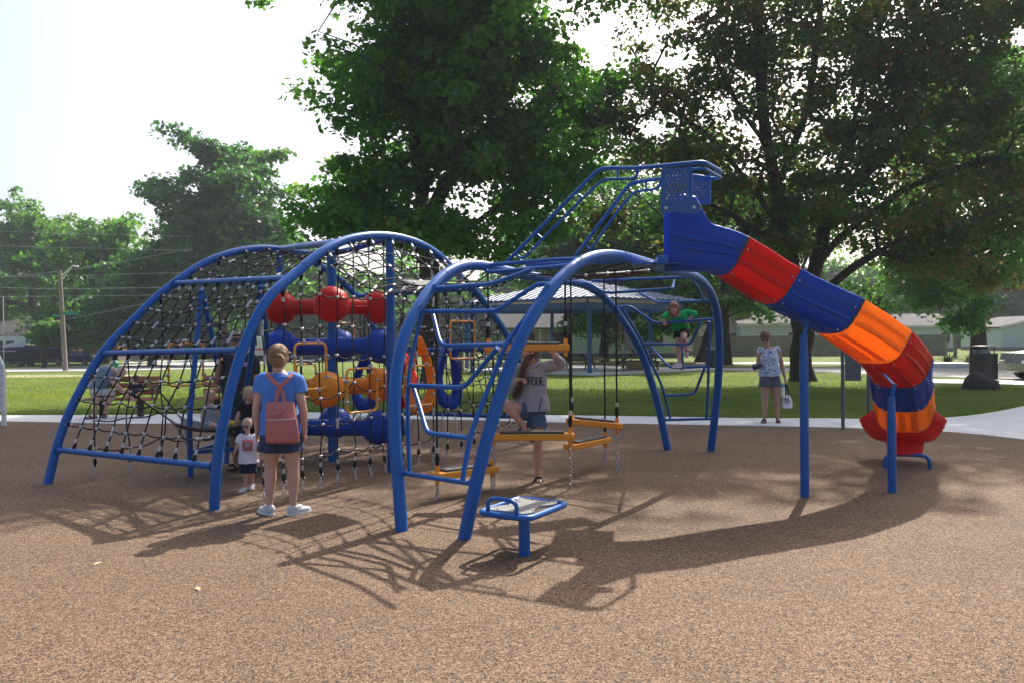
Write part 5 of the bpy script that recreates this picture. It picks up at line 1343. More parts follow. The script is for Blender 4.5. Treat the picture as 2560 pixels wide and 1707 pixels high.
# ================================================================== TREES
def leaf_mat(name, cols, trans=.5, tint=(1.05, 1.25, .38)):
    m = bpy.data.materials.new(name); m.use_nodes = True; nt = m.node_tree; N = nt.nodes; L = nt.links; b = N['Principled BSDF']
    at_ = N.new('ShaderNodeAttribute'); at_.attribute_name = 'leaf'; r = N.new('ShaderNodeValToRGB'); e = r.color_ramp.elements
    while len(e) > 1: e.remove(e[0])
    e[0].position = 0; e[0].color = (*cols[0], 1)
    for i, c in enumerate(cols[1:]): k = e.new((i + 1) / (len(cols) - 1)); k.color = (*c, 1)
    L.new(at_.outputs['Fac'], r.inputs[0]); L.new(r.outputs[0], b.inputs['Base Color'])
    b.inputs['Roughness'].default_value = .5; b.inputs['Specular IOR Level'].default_value = .35
    mx = N.new('ShaderNodeMix'); mx.data_type = 'RGBA'; mx.blend_type = 'MULTIPLY'; mx.inputs[0].default_value = 1; mx.inputs[7].default_value = (*[min(2.2, t * 1.7) for t in tint], 1)
    L.new(r.outputs[0], mx.inputs[6]); t = N.new('ShaderNodeBsdfTranslucent'); L.new(mx.outputs[2], t.inputs[0])
    ms = N.new('ShaderNodeMixShader'); ms.inputs[0].default_value = trans
    L.new(b.outputs[0], ms.inputs[1]); L.new(t.outputs[0], ms.inputs[2]); L.new(ms.outputs[0], N['Material Output'].inputs[0])
    return m
M['leaf_a'] = leaf_mat('maple_leaves', [(.032, .095, .028), (.048, .13, .032), (.07, .165, .034), (.13, .21, .036)])
M['leaf_b'] = leaf_mat('brown_tinged_leaves', [(.032, .08, .028), (.046, .10, .032), (.085, .085, .034), (.14, .07, .036)], .48, (.95, 1.2, .4))
M['leaf_c'] = leaf_mat('light_leaves', [(.04, .10, .028), (.055, .13, .034), (.075, .16, .036), (.11, .19, .045)])
M['leaf_d'] = leaf_mat('dark_leaves', [(.024, .075, .034), (.034, .10, .038), (.048, .125, .04), (.08, .15, .042)], .42)
M['bark'] = mat('bark', (.055, .045, .036), .9, noise=.35, nscale=5, bump=.9, bscale=14, spec=.2)
M['bark2'] = mat('dark_bark', (.035, .028, .023), .9, noise=.35, nscale=5, bump=.9, bscale=14, spec=.2)

def leaves_mesh(C, Rr, n_each, size, seed, hue=None, flat=.55, droop=.3):
    """thousands of small folded leaves in clumps"""
    g = np.random.default_rng(seed); C = np.asarray(C); k = len(C)
    n = k * n_each; idx = np.repeat(np.arange(k), n_each)
    d = g.normal(size=(n, 3)); d /= np.linalg.norm(d, axis=1)[:, None]
    rr = g.random(n) ** .45; R_ = np.asarray(Rr)[idx]
    pos = C[idx] + d * (rr * R_)[:, None] * np.array([1, 1, flat])
    pos[:, 2] -= droop * R_ * (rr ** 2) * .5
    nrm = g.normal(size=(n, 3)) * .75 + np.array([0, 0, .8]) + d * .35; nrm /= np.linalg.norm(nrm, axis=1)[:, None]
    ax = g.normal(size=(n, 3)) + d * .6 - np.array([0, 0, .35]); ax -= nrm * (ax * nrm).sum(1)[:, None]; ax /= np.linalg.norm(ax, axis=1)[:, None]
    sd_ = np.cross(nrm, ax); s = size * (.6 + .8 * g.random(n))[:, None]
    v0 = pos - ax * s * .5; v1 = pos + sd_ * s * .42 + nrm * s * .10 - ax * s * .02; v2 = pos + ax * s * .55; v3 = pos - sd_ * s * .42 + nrm * s * .10 - ax * s * .02
    V = np.stack([v0, v1, v2, v3], 1).reshape(-1, 3)
    me = bpy.data.meshes.new('leaves'); me.vertices.add(4 * n); me.vertices.foreach_set('co', V.astype(np.float32).ravel())
    me.loops.add(4 * n); me.loops.foreach_set('vertex_index', np.arange(4 * n, dtype=np.int32))
    me.polygons.add(n); me.polygons.foreach_set('loop_start', np.arange(0, 4 * n, 4, dtype=np.int32)); me.polygons.foreach_set('loop_total', np.full(n, 4, dtype=np.int32))
    me.update(calc_edges=True)
    cl = g.random(k) if hue is None else np.asarray(hue)
    a = me.attributes.new('leaf', 'FLOAT', 'FACE'); a.data.foreach_set('value', np.clip(cl[idx] * .65 + g.random(n) * .4 - .02, 0, 1).astype(np.float32))
    return me
def skeleton(mb, pts, root, trunk_pts, r_tip=.02, power=2.3, mt=0, seg=7, wig=.08, seed=0, forks=None):
    """branches: every clump is joined to the nearest limb already grown; the trunk carries them all"""
    g = np.random.default_rng(seed)
    nodes = [np.array(p, float) for p in trunk_pts]; par = [-1] + list(range(len(nodes) - 1)); nt_ = len(nodes)
    for fk in forks or ():       # the main limbs one can see
        pl_ = resample(catmull(fk, 5), max(4, int(sum((Vector(a) - Vector(b)).length for a, b in zip(fk, fk[1:])) / .8)))
        last = int(np.argmin([np.linalg.norm(np.array(pl_[0]) - q) for q in nodes]))
        for q in pl_[1:]:
            nodes.append(np.array(q) + g.normal(size=3) * .04); par.append(last); last = len(nodes) - 1
    pts = [np.array(p, float) for p in pts]; order = sorted(range(len(pts)), key=lambda i: np.linalg.norm(pts[i] - nodes[nt_ // 2]))
    tips = []
    for i in order:
        p = pts[i]; A_ = np.array(nodes); dv = p - A_; dist = np.linalg.norm(dv, axis=1)
        cost = dist + .55 * np.maximum(0, A_[:, 2] - p[2] + .25 * np.hypot(dv[:, 0], dv[:, 1])) ; cost[0] += 5
        j = int(np.argmin(cost)); a = nodes[j]; L_ = dist[j]; ns = max(1, int(L_ / .9)); last = j
        for q in range(1, ns + 1):
            t = q / ns; m_ = a + (p - a) * t; m_ = m_ + g.normal(size=3) * wig * min(1, L_) * (1 if q < ns else .2); m_[2] += .10 * L_ * math.sin(PI * t) * .5
            nodes.append(m_); par.append(last); last = len(nodes) - 1
        tips.append(last)
    w_ = [0.0] * len(nodes)
    for t in tips: w_[t] += r_tip ** power
    for i in range(len(nodes) - 1, 0, -1):
        w_[i] = max(w_[i], (r_tip * .8) ** power)
        if par[i] >= 0: w_[par[i]] += w_[i]
    R_ = [x ** (1 / power) for x in w_]
    ch = {}
    for i, p in enumerate(par):
        if p >= 0: ch.setdefault(p, []).append(i)
    def run(start, parent):
        st = [(start, parent)]
        while st:
            s0, p0 = st.pop(); c = [p0, s0] if p0 >= 0 else [s0]; cur = s0
            while cur in ch:
                k = sorted(ch[cur], key=lambda x: -R_[x]); c.append(k[0])
                for o_ in k[1:]: st.append((o_, cur))
                cur = k[0]
            if len(c) > 1:
                rad_ = [R_[x] for x in c]; 
                if p0 >= 0: rad_[0] = min(R_[p0], R_[s0] * 1.25)
                mb.tube([nodes[x] for x in c], rad_, seg if rad_[0] > .05 else 5, mt, caps=False)
    run(0, -1)
    return R_
def tree(name, base, label, crown, nclump, nleaf, lsize, lmat, bark='bark', tr=.35, th=4, seed=1, cr=(.55, 1.0), lean=(0, 0), group=None, flat=.55, hue=None, extra=None, forks=None, tip=.022, cat='tree', shell=.5):
    """crown: list of (dx,dy,z,rx,ry,rz,weight) ellipsoids"""
    g = np.random.default_rng(seed); x, y, z0 = base; t = thing(name, (x, y, z0), label, cat, group)
    W = np.array([c[6] if len(c) > 6 else c[3] * c[4] * c[5] for c in crown], float); W /= W.sum(); pts = []
    size_ = (cr[0] + cr[1]) * .5
    while len(pts) < nclump:     # sprays of leaf clumps grouped round the ends of the boughs, with gaps between the boughs
        c = crown[g.choice(len(crown), p=W)]; d = g.normal(size=3); d /= np.linalg.norm(d); r = g.random() ** (1 / 3) if g.random() > shell else .75 + .35 * g.random()
        p0 = np.array([x + c[0], y + c[1], z0 + c[2]]) + d * r * np.array(c[3:6]) * (1 + .14 * g.normal())
        out_ = np.array([d[0], d[1], .15]) ; sp_ = min(size_ * (1.0 + .6 * g.random()), .42 * min(c[3], c[5]))
        for q_ in range(int(g.integers(3, 8))):
            p = p0 + out_ * g.normal() * sp_ * .9 + g.normal(size=3) * sp_ * np.array([.75, .75, .34])
            if p[2] > z0 + .3: pts.append(p)
    pts = pts[:nclump]
    pts = np.array(pts); rr = cr[0] + (cr[1] - cr[0]) * g.random(len(pts))
    trunk = [(x, y, z0 - .1), (x, y, z0 + .15)] + [(x + lean[0] * k / 5 + g.normal() * .05, y + lean[1] * k / 5, z0 + th * k / 5) for k in range(1, 6)]
    mb = MB(); sub = pts[g.permutation(len(pts))[:min(len(pts), 260)]]
    R_ = skeleton(mb, sub, None, trunk, tip, seed=seed, forks=forks)
    # scale the radii so that the trunk has its real girth
    sc = tr / R_[1]
    base_r = [tr * 1.45, tr * 1.15] + [tr * (1 - .07 * k) for k in range(1, 6)]
    mb2 = MB(); mb2.tube(trunk, base_r, 16, caps=False)
    mb2.v += mb.v; off = len(mb2.v) - len(mb.v); mb2.f += [[i + off for i in f] for f in mb.f]; mb2.m += mb.m; mb2.sm += mb.sm
    mb2.build('trunk', M[bark], t)
    me = leaves_mesh(pts, rr, nleaf, lsize, seed + 7, flat=flat, hue=hue(pts, g) if hue else None)
    place('crown', me, [M[lmat]], t)
    return t
def E(px, py, D, rpx, rpy, ry=None, w=None):
    """crown ellipsoid seen round a pixel at distance D -> tuple relative later"""
    c = at(px, py, D); k = D / FPX; return (c.x, c.y, c.z, rpx * k, ry if ry else rpx * k * .9, rpy * k)
def rel(base, els):
    out = []
    for e in els:
        out.append((e[0] - base[0], e[1] - base[1], e[2] - base[2], e[3], e[4], e[5]))
    return out
def FK(D, *pls): return [[at(p[0], p[1], D + (p[2] if len(p) > 2 else 0)) for p in pl] for pl in pls]
# the big maple behind the net climber
b1 = gnd(1078, 968); b1 = (b1.x, b1.y, 0); D1 = b1[1]
cr1 = rel(b1, [E(1065,90,D1,165,150), E(1180,20,D1,190,150), E(1110,-140,D1,180,150,4), E(1220,-120,D1+1,170,130,4), E(900,180,D1,130,80), E(1010,300,D1,150,110), E(880,470,D1,150,80), E(1000,560,D1-1,200,80), E(1230,250,D1,170,120),
               E(1280,430,D1,190,110), E(1420,210,D1+2,110,80), E(1390,360,D1+2,150,90), E(1180,570,D1-1,170,80), E(880,110,D1,45,50), E(830,190,D1-1,36,16), E(790,520,D1,60,25), E(1130,660,D1-3,110,30), E(1330,560,D1,130,60), E(1120,330,D1,150,120), E(1300,150,D1+1,90,80), E(1100,170,D1,150,120), E(1060,-420,D1+1,200,150,4), E(1400,-340,D1,260,110,4), E(1180,-400,D1-1,240,110,4)])  # highest crown masses lie out of view, added to shade the rubber
fk1 = FK(D1, [(1070,700),(1062,560),(1045,400),(1010,180),(985,-60),(980,-350)], [(1064,600),(1110,470),(1240,340),(1390,220)], [(1068,640),(1220,540),(1400,420,1)], [(1045,420),(940,430,-1),(830,490,-1)], [(1040,380),(1090,180,1),(1085,-60,2),(1100,-350,2)], [(1062,580),(950,560,-2),(850,600,-2)], [(1020,220),(900,120),(800,80)], [(1090,200),(1230,60,1),(1330,-60,1)])
tree('maple_tree', b1, 'huge dark green maple behind the net climber, cut off by the top of the picture', cr1, 2000, 74, .20, 'leaf_a', tr=.36, th=4.2, seed=3, cr=(.5, 1.05), tip=.031, forks=fk1)
# the big brown-tinged tree on the right
b2 = gnd(2006, 952); b2 = (b2.x, b2.y, 0); D2 = b2[1]
cr2 = rel(b2, [E(1740,130,D2,150,120), E(1900,30,D2,200,150), E(2080,150,D2,200,150,3), E(1850,260,D2,180,110), E(1660,330,D2,170,90), E(1780,430,D2-1,170,90), E(2050,370,D2,190,110), E(2250,60,D2+1,200,140), E(2300,330,D2,200,120),
               E(2450,150,D2,170,140), E(2130,550,D2-1,230,80), E(2350,560,D2-1,200,110), E(1560,380,D2,110,80), E(1640,560,D2,130,60), E(2480,420,D2,150,140), E(1900,-180,D2+2,330,130,4), E(2300,-160,D2+3,280,120,4), E(2250,690,D2-1,110,60), E(1850,620,D2-1,120,60), E(2450,680,D2,110,70), E(1540,240,D2,90,90), E(1720,30,D2,90,70), E(2520,20,D2+1,130,130), E(2000,520,D2+1,200,70), E(1750,560,D2,150,60), E(2400,300,D2+2,200,150), E(1820,-360,D2-1,270,110,4), E(2170,-370,D2-1,270,110,4), E(2480,-330,D2,240,100,4)])  # unseen masses above the view are added so this crown shades the ground
fk2 = FK(D2, [(2006,800),(1985,690),(1955,560),(1925,380),(1900,180),(1890,-60),(1880,-350)], [(2006,780),(2050,620),(2080,470),(2130,300),(2190,120),(2230,-100)], [(1965,600),(1850,430),(1730,310),(1640,260)], [(1975,640),(1830,540,-1),(1690,480,-1)], [(2010,790),(2130,670,-2),(2290,590,-3),(2470,540,-3)], [(2070,520),(2220,380,1),(2370,240,1),(2470,120)], [(1940,480),(2010,300,1),(2040,100,1),(2060,-150,2)], [(1930,400),(1820,220),(1760,60)], [(2045,640),(2250,480),(2440,400)])
tree('oak_tree', b2, 'big spreading tree with brown tinged leaves behind the woman in the white top', cr2, 2400, 58, .18, 'leaf_b', 'bark2', tr=.42, th=2.8, seed=11, cr=(.5, 1.05), tip=.036, forks=fk2, hue=lambda p, g: np.clip(.55 * g.random(len(p)) + .6 * (g.random(len(p)) < .28), 0, 1))
# right-hand tree near the car park
b3 = (at(2448, 905, 52).x, 52, 0)
cr3 = rel(b3, [E(2440,400,52,190,130), E(2300,520,50,130,90), E(2560,330,52,150,170), E(2420,640,50,190,60), E(2620,560,52,120,120), E(2330,700,50,120,45), E(2480,220,52,170,110), E(2200,730,46,130,50), E(2400,770,47,70,35), E(2300,660,46,150,50)])
tree('shade_tree', b3, 'large dark tree with a straight trunk behind the litter bin at the right', cr3, 850, 90, .24, 'leaf_a', 'bark2', tr=.50, th=6, seed=21, cr=(.8, 1.5), tip=.035)
# trees just behind the shelter
for i, (px, py, D, lab, els, tr_) in enumerate([
    (1752, 897, 56, 'leaning dark trunk tree behind the child in green', [E(1700,640,56,150,120), E(1640,760,54,110,50), E(1760,780,54,60,40), E(1600,520,56,130,110)], .34),
    (1812, 908, 50, 'tree with leafy low branches beside the shelter post and litter bin', [E(1850,700,50,130,90), E(1930,560,50,140,110), E(1830,800,49,50,55), E(1740,470,51,140,110)], .40),
    (1418, 905, 60, 'tree behind the shelter, left of the leaning board', [E(1440,790,58,75,70), E(1500,640,60,170,110), E(1350,640,60,120,80)], .36),
    (1512, 912, 58, 'thin trunk tree behind the shelter beside the leaning board', [E(1560,800,57,80,40), E(1580,600,60,160,110), E(1650,840,56,60,50)], .30)]):
    bb_ = at(px, py, D); base = (bb_.x, D, 0)
    tree('shade_tree', base, lab, rel(base, els), 300, 80, .24, 'leaf_a' if i % 2 else 'leaf_d', 'bark2', tr=tr_, th=3.4, seed=31 + i, cr=(.7, 1.3), group='trees behind the shelter', tip=.03, lean=((.9, 0) if i == 0 else (0, 0)))
# left-hand trees across the street
b4 = (at(560, 900, 78).x, 78, gz(-25, 78))
cr4 = rel(b4, [E(505,400,78,60,70), E(545,370,78,45,55), E(450,480,78,70,40), E(550,500,78,110,80), E(600,430,79,45,40), E(480,580,78,100,60), E(560,650,78,150,70), E(440,720,78,120,80), E(640,600,79,90,80)])
tree('tall_tree', b4, 'tallest tree on the left across the street, rising behind the big left arch', cr4, 800, 60, .42, 'leaf_d', tr=.5, th=6, seed=41, cr=(1.0, 1.9), tip=.04)
b5 = (at(700, 890, 84).x, 84, gz(-22, 84))
tree('slender_tree', b5, 'slender pale tree with sparse top right of the tallest left tree', rel(b5, [E(640,385,84,55,28), E(700,420,84,30,25), E(650,470,84,45,30), E(680,560,84,70,60), E(720,640,84,90,80)]), 70, 50, .5, 'leaf_c', tr=.3, th=12, seed=43, cr=(.8, 1.6), tip=.04, lean=(-1.2, 0))
lt = [(90, 905, 100, 'wispy light green tree at the far left edge above the white camper', [E(60,590,100,110,70), E(130,640,100,90,70), E(30,700,100,80,90), E(150,740,100,90,80)], 'leaf_c'),
      (265, 900, 90, 'bushy bright green tree behind the street lamp', [E(260,600,90,90,50), E(230,680,90,110,70), E(320,700,90,90,80), E(190,780,90,80,60), E(300,800,90,110,50)], 'leaf_a'),
      (380, 900, 80, 'dark spreading tree behind the blue car', [E(370,760,80,120,70), E(300,830,79,60,30), E(440,820,80,110,50)], 'leaf_d'),
      (110, 895, 74, 'low bushy tree between the brick house and the lamp pole', [E(118,828,74,46,26), E(165,846,74,40,22)], 'leaf_a')]
for i, (px, py, D, lab, els, lm) in enumerate(lt):
    bb_ = at(px, py, D); base = (bb_.x, D, gz(bb_.x, D)); tree('street_tree', base, lab, rel(base, els), 60 if i == 3 else 380, 60, .42 if i < 3 else .3, lm, tr=.35 if i < 3 else .12, th=3.5 if i < 3 else 1.2, seed=51 + i, cr=(.9, 1.8) if i < 3 else (.5, .9), group='trees across the street', tip=.04, cat='tree')
# background rows behind everything
bgs = [(600,118,130,150,'leaf_d'), (720,105,110,200,'leaf_c'), (840,112,120,170,'leaf_c'), (930,98,110,110,'leaf_d'), (1060,120,130,190,'leaf_a'), (1190,108,110,130,'leaf_c'), (1320,125,130,180,'leaf_d'), (1480,135,130,150,'leaf_a'),
       (1660,130,130,190,'leaf_c'), (1850,125,130,170,'leaf_d'), (2020,130,120,140,'leaf_c'), (2180,120,130,190,'leaf_a'), (2330,115,110,160,'leaf_c'), (2500,118,130,210,'leaf_a'), (2660,112,120,200,'leaf_d'), (500,122,120,120,'leaf_d'), (-60,108,110,230,'leaf_d'), (200,125,130,170,'leaf_d')]
words_ = ['dark', 'light', 'pale', 'shadowed', 'tall', 'light', 'dark', 'broad', 'pale', 'dark', 'hazy', 'broad', 'bright', 'tall', 'outermost', 'dark', 'leftmost', 'dark']
where_ = ['behind the red pods at the left', 'between the tall left tree and the maple', 'left of the maple trunk', 'behind the orange ring', 'right behind the maple trunk', 'above the left end of the shelter roof', 'behind the shelter roof', 'behind the shelter ridge',
          'behind the child in green', 'behind the slide platform', 'behind the oak trunk', 'under the orange slide section', 'above the end of the wooden fence', 'behind the litter bin', 'right of the parked car', 'behind the tall left tree', 'behind the white camper', 'behind the street lamp']
for i, (px, D, rpx, hpx, lm) in enumerate(bgs):
    c = at(px, 870, D); base = (c.x, D, gz(c.x, D)); h = hpx * 1.0
    els = [E(px, 850 - h * .35, D, rpx * .8, h * .4), E(px - rpx * .35, 850 - h * .7, D, rpx * .55, h * .35), E(px + rpx * .4, 850 - h * .55, D, rpx * .5, h * .4), E(px, 865, D, rpx * .9, 22)]
    tree('background_tree', base, f'{words_[i]} background tree {where_[i]}', rel(base, els), 230, 60, .62, lm, tr=.3, th=3, seed=71 + i, cr=(1.3, 2.4), group='trees of the far background', tip=.05)
# ================================================================== SURROUNDINGS
def gp(px, py):
    """point of the lawn/street surface seen at a pixel"""
    d = ray(px, py); lo, hi = 3.0, 400.0; o = Vector((0, 0, CAMH))
    f = lambda D: (o + d * D).z - gz((o + d * D).x, D)
    for _ in range(60):
        m_ = (lo + hi) / 2
        if f(m_) > 0: lo = m_
        else: hi = m_
    p = o + d * lo; return p
def sheet(name, px, m, dz, n=14):
    """flat paved area: near border then far border, both left to right"""
    near, far = px; a = resample([gp(*p) for p in near], n); b = resample([gp(*p) for p in far], n); mb = MB(); g = []
    for i in range(n):
        for k in range(6):
            p = a[i].lerp(b[i], k / 5); g.append((p.x, p.y, gz(p.x, p.y) + dz))
    mb.add(g, [(i * 6 + k, (i + 1) * 6 + k, (i + 1) * 6 + k + 1, i * 6 + k + 1) for i in range(n - 1) for k in range(5)])
    return tag(mb.build(name, m), kind='structure')
M['asph_light'] = ground_mat('weathered_asphalt', 'asphalt')
sheet('street', ([(-500,945),(0,929),(300,926),(520,921),(640,906),(760,901),(960,899)], [(-500,938),(0,922),(250,913),(480,904),(600,898),(760,895),(960,894.5)]), M['asph_light'], .016, 30)
sheet('driveway', ([(300,907),(420,905),(520,902)], [(330,901),(420,900),(520,899)]), M['asph_light'], .018)
sheet('sidewalk', ([(1500,924),(1740,925),(1850,926),(2034,929),(2330,941),(2760,952)], [(1500,919),(1740,919),(2100,919),(2330,917.5),(2560,917),(2760,914)]), M['asph_light'], .010, 24)
sheet('pavement', ([(2300,957),(2560,962),(2900,980)], [(2300,948),(2560,950),(2900,962)]), M['concrete'], .016)
sheet('far_sidewalk', ([(1740,909),(2100,909),(2800,908)], [(1740,905.5),(2100,905.5),(2800,904)]), M['concrete'], .010)
mb = MB(); a, b = gp(2290, 918), gp(2760, 916); mb.beam(a + V3(0, 0, .06), b + V3(0, 0, .06), .25, .14, bev=.02); tag(mb.build('curb', M['concrete']), kind='structure')
# bare earth patch in the lawn on the left
M['soil'] = mat('dry_soil', (.30, .25, .16), .95, noise=.25, nscale=3, bump=.5, bscale=20)

q = gp(60, 939); mb = MB(); rng2 = random.Random(3); pts = []
for k in range(28):
    a = 2 * PI * k / 28; r_ = 1 + .25 * rng2.random(); x_, y_ = q.x + math.cos(a) * 5.5 * r_, q.y + math.sin(a) * 1.6 * r_; pts.append((x_, y_, gz(x_, y_) + .001))
mb.add(pts + [(q.x, q.y, gz(q.x, q.y) + .002)], [(k, (k + 1) % 28, 28) for k in range(28)]); tag(mb.build('ground_patch', M['soil']), kind='structure')
# ---- shelter
sh_o = gp(1447, 929); slt = thing('picnic_shelter', V3(3.4, 42.5, 0), 'open picnic shelter with pale ribbed metal roof on blue posts', 'shelter')
Nn_, Ll, Rr = V3(3.49, 37, 3.5), V3(-2.75, 43, 3.5), V3(9.57, 42, 3.5); Ff = Ll + Rr - Nn_; Ap = (Ll + Rr) / 2 + V3(0, 0, 1.15)
M['roofmetal'] = mat('pale_ribbed_metal', (.86, .88, .90), .28, metal=.0, noise=.06, nscale=2)
M['cream'] = mat('cream_soffit', (.50, .44, .34), .7, noise=.05)
M['roofrib'] = mat('roof_rib_blue', (.05, .09, .22), .4)
def roof_face(p, q, apex, n, name):
    mb = MB(); nrm = (q - p).cross(apex - p).normalized(); 
    if nrm.z < 0: nrm = -nrm
    mb.add([p, q, apex, p - nrm * .06, q - nrm * .06, apex - nrm * .06], [(0, 1, 2), (5, 4, 3), (0, 3, 4, 1), (1, 4, 5, 2), (2, 5, 3, 0)], 0, False)
    m_ = (p + q) / 2; e = q - p; up_ = apex - m_; L_ = e.length; d = e.normalized(); up_n = (up_ - d * up_.dot(d)); H_ = up_n.length; up_n.normalize(); ax_ = (apex - p).dot(d)
    for i in range(1, n):
        s_ = L_ * i / n; h_ = H_ * (s_ / ax_ if s_ < ax_ else (L_ - s_) / (L_ - ax_)); a = p + d * s_ + nrm * .012; mb.beam(a, a + up_n * h_, .035, .06, 1, up=nrm)
    mb.build(name, [M['roofmetal'], M['roofrib']], slt)
for p, q in ((Nn_, Rr), (Ll, Nn_), (Ff, Ll), (Rr, Ff)): roof_face(p, q, Ap, 20, 'roof_panel')
mb = MB(); ci = [x.lerp((Ll + Rr) / 2, .03) - V3(0, 0, .10) for x in (Nn_, Rr, Ff, Ll)]; ct = Ap - V3(0, 0, .30)
mb.add(ci + [ct], [(1, 0, 4), (2, 1, 4), (3, 2, 4), (0, 3, 4)], 0, False); mb.build('ceiling', M['cream'], slt)
for p, q in ((Nn_, Rr), (Rr, Ff), (Ff, Ll), (Ll, Nn_)):
    MB().beam(p - V3(0, 0, .05), q - V3(0, 0, .05), .05, .13).build('eave_trim', M['blue_dk'], slt)
posts = [gp(1474, 936), at(1704, 927, 40.6), at(1181, 934, 40.2), at(1167, 923, 45.3), at(1381, 920, 46), at(1627, 920, 46)]
pp_ = [V3(p.x, p.y, 0) for p in posts]
for p in pp_: MB().box((p.x, p.y, 1.6), (.19, .19, 3.2), bev=.01).build('post', M['blue_dk'], slt)
for i, j in ((0, 1), (1, 5), (5, 4), (4, 3), (3, 2), (2, 0)): MB().beam(pp_[i] + V3(0, 0, 3.12), pp_[j] + V3(0, 0, 3.12), .12, .26).build('beam', M['blue_dk'], slt)
cm = (Ll + Rr) / 2
for i in (0, 1, 2): MB().beam(pp_[i] + V3(0, 0, 2.7), pp_[i].lerp(V3(cm.x, cm.y, 0), .18) + V3(0, 0, 3.5), .10, .12).build('brace', M['blue_dk'], slt)
mb = MB(); mb.prism([(-3.4, 43.2), (3.6, 36.3), (10.6, 41.4), (3.9, 49)], .10, O=(0, 0, -.02)); mb.build('slab', M['concrete'], slt)
M['darkwood'] = mat('dark_painted_wood', (.030, .028, .027), .6, noise=.3, nscale=8)
M['wood'] = mat('raw_wood', (.42, .27, .15), .7, noise=.25, nscale=8)
def picnic_table(x, y, rz, label, L_=2.2, z0=.08):
    t = thing('picnic_table', (x, y, z0), label, 'picnic table', 'picnic tables under the shelter', rz)
    mb = MB()
    for k in range(5): mb.box((0, -.30 + .15 * k, .76), (L_, .14, .045), bev=.005)
    mb.build('table_top', M['darkwood'], t, True)
    for s in (-1, 1):
        mb = MB()
        for k in range(2): mb.box((0, s * (.66 + .14 * k), .45), (L_, .135, .045), bev=.005)
        mb.build('seat', M['darkwood'], t, True)
    for sx in (-1, 1):
        mb = MB(); X_ = sx * L_ * .36
        for s in (-1, 1): mb.beam((X_, s * .24, .74), (X_, s * .72, .0), .09, .05, up=V3(1, 0, 0))
        mb.beam((X_, -.82, .41), (X_, .82, .41), .05, .10); mb.beam((X_, -.34, .71), (X_, .34, .71), .05, .09); mb.beam((X_, 0, .42), (sx * L_ * .10, 0, .73), .05, .09)
        mb.build('leg_frame', M['darkwood'], t, True)
    return t
q = gp(1592, 929); picnic_table(q.x, q.y, rad(8), 'dark wooden picnic table in front of the leaning board under the shelter', 2.3)
q = gp(1440, 925); picnic_table(q.x, q.y, rad(-25), 'dark picnic table beside the near shelter post, left of the leaning board', 2.1)
q = gp(1225, 920); picnic_table(q.x, q.y, rad(15), 'dark picnic table at the left end of the shelter, seen through the hanging rings', 2.2)
t = thing('leaning_board', (at(1572, 900, 43).x, 43, .08), 'tall pale board with raw wood posts leaning behind the picnic table', 'board')
a = at(1552, 915, 43); k = 43 / FPX
MB().box((at(1575, 840, 43).x, 43.0, 1.75), (.62, .03, 1.5), Matrix.Rotation(rad(-4), 3, 'Y')).build('panel', M['hdpe'], t)
for px in (1554, 1578): MB().beam((at(px, 850, 43).x, 42.95, .08), (at(px - 4, 850, 43).x, 42.95, 2.5 if px < 1560 else 1.2), .07, .07).build('post', M['wood'], t)
MB().beam((at(1530, 835, 43).x, 42.9, 1.87), (at(1556, 835, 43).x, 42.9, 1.87), .07, .10).build('rail', M['wood'], t)
for i, (px, z, L_, an) in enumerate(((1583, .16, .75, 8), (1591, .17, .7, -12), (1587, .30, .8, 20), (1500, .62, .65, 3))):
    p = at(px, 900, 41.2); lg = thing('log', (p.x, 41.2, z), ('lowest cut log in the small wood pile under the shelter', 'second cut log in the small wood pile under the shelter', 'topmost cut log of the wood pile under the shelter', 'short cut log lying on the seat of the picnic table')[i], 'log', 'cut logs under the shelter', rad(an))
    mb = MB(); mb.tube([(-L_ / 2, 0, 0), (0, .01, 0), (L_ / 2, 0, 0)], [.085, .08, .088], 10); mb.build('bark', M['wood'], lg, True)

# ---- wooden fence on the right
M['fencewood'] = mat('grey_weathered_wood', (.20, .18, .155), .9, noise=.3, nscale=1.2, bump=.3, bscale=8)
fa, fb = gp(1745, 889), gp(2368, 888.5); fa.y = fb.y = 69; fa.x = at(1735, 889, 69).x; fb.x = at(2368, 889, 69).x; fc = V3(fb.x + 2.5, 84, 0)
fen = thing('wooden_fence', (fa.x, fa.y, 0), 'long grey board fence in front of the pale houses on the right', 'fence')
g = random.Random(8); mb = MB(); L_ = fb.x - fa.x; n = int(L_ / .15)
for i in range(n):
    mb.box((fa.x + (i + .5) * .15, 69 + g.gauss(0, .004), .85 + g.gauss(0, .008)), (.142, .02, 1.70))
for i in range(40):
    p = fb.lerp(fc, (i + .5) / 40); mb.beam(V3(p.x, p.y, .01), V3(p.x, p.y, 1.68), .30, .02, up=(fc - fb).cross(V3(0, 0, 1)).normalized())
mb.build('boards', M['fencewood'], fen)
for i in range(9): MB().box((fa.x + L_ * i / 8, 69.06, .86), (.09, .09, 1.74)).build('post', M['fencewood'], fen)

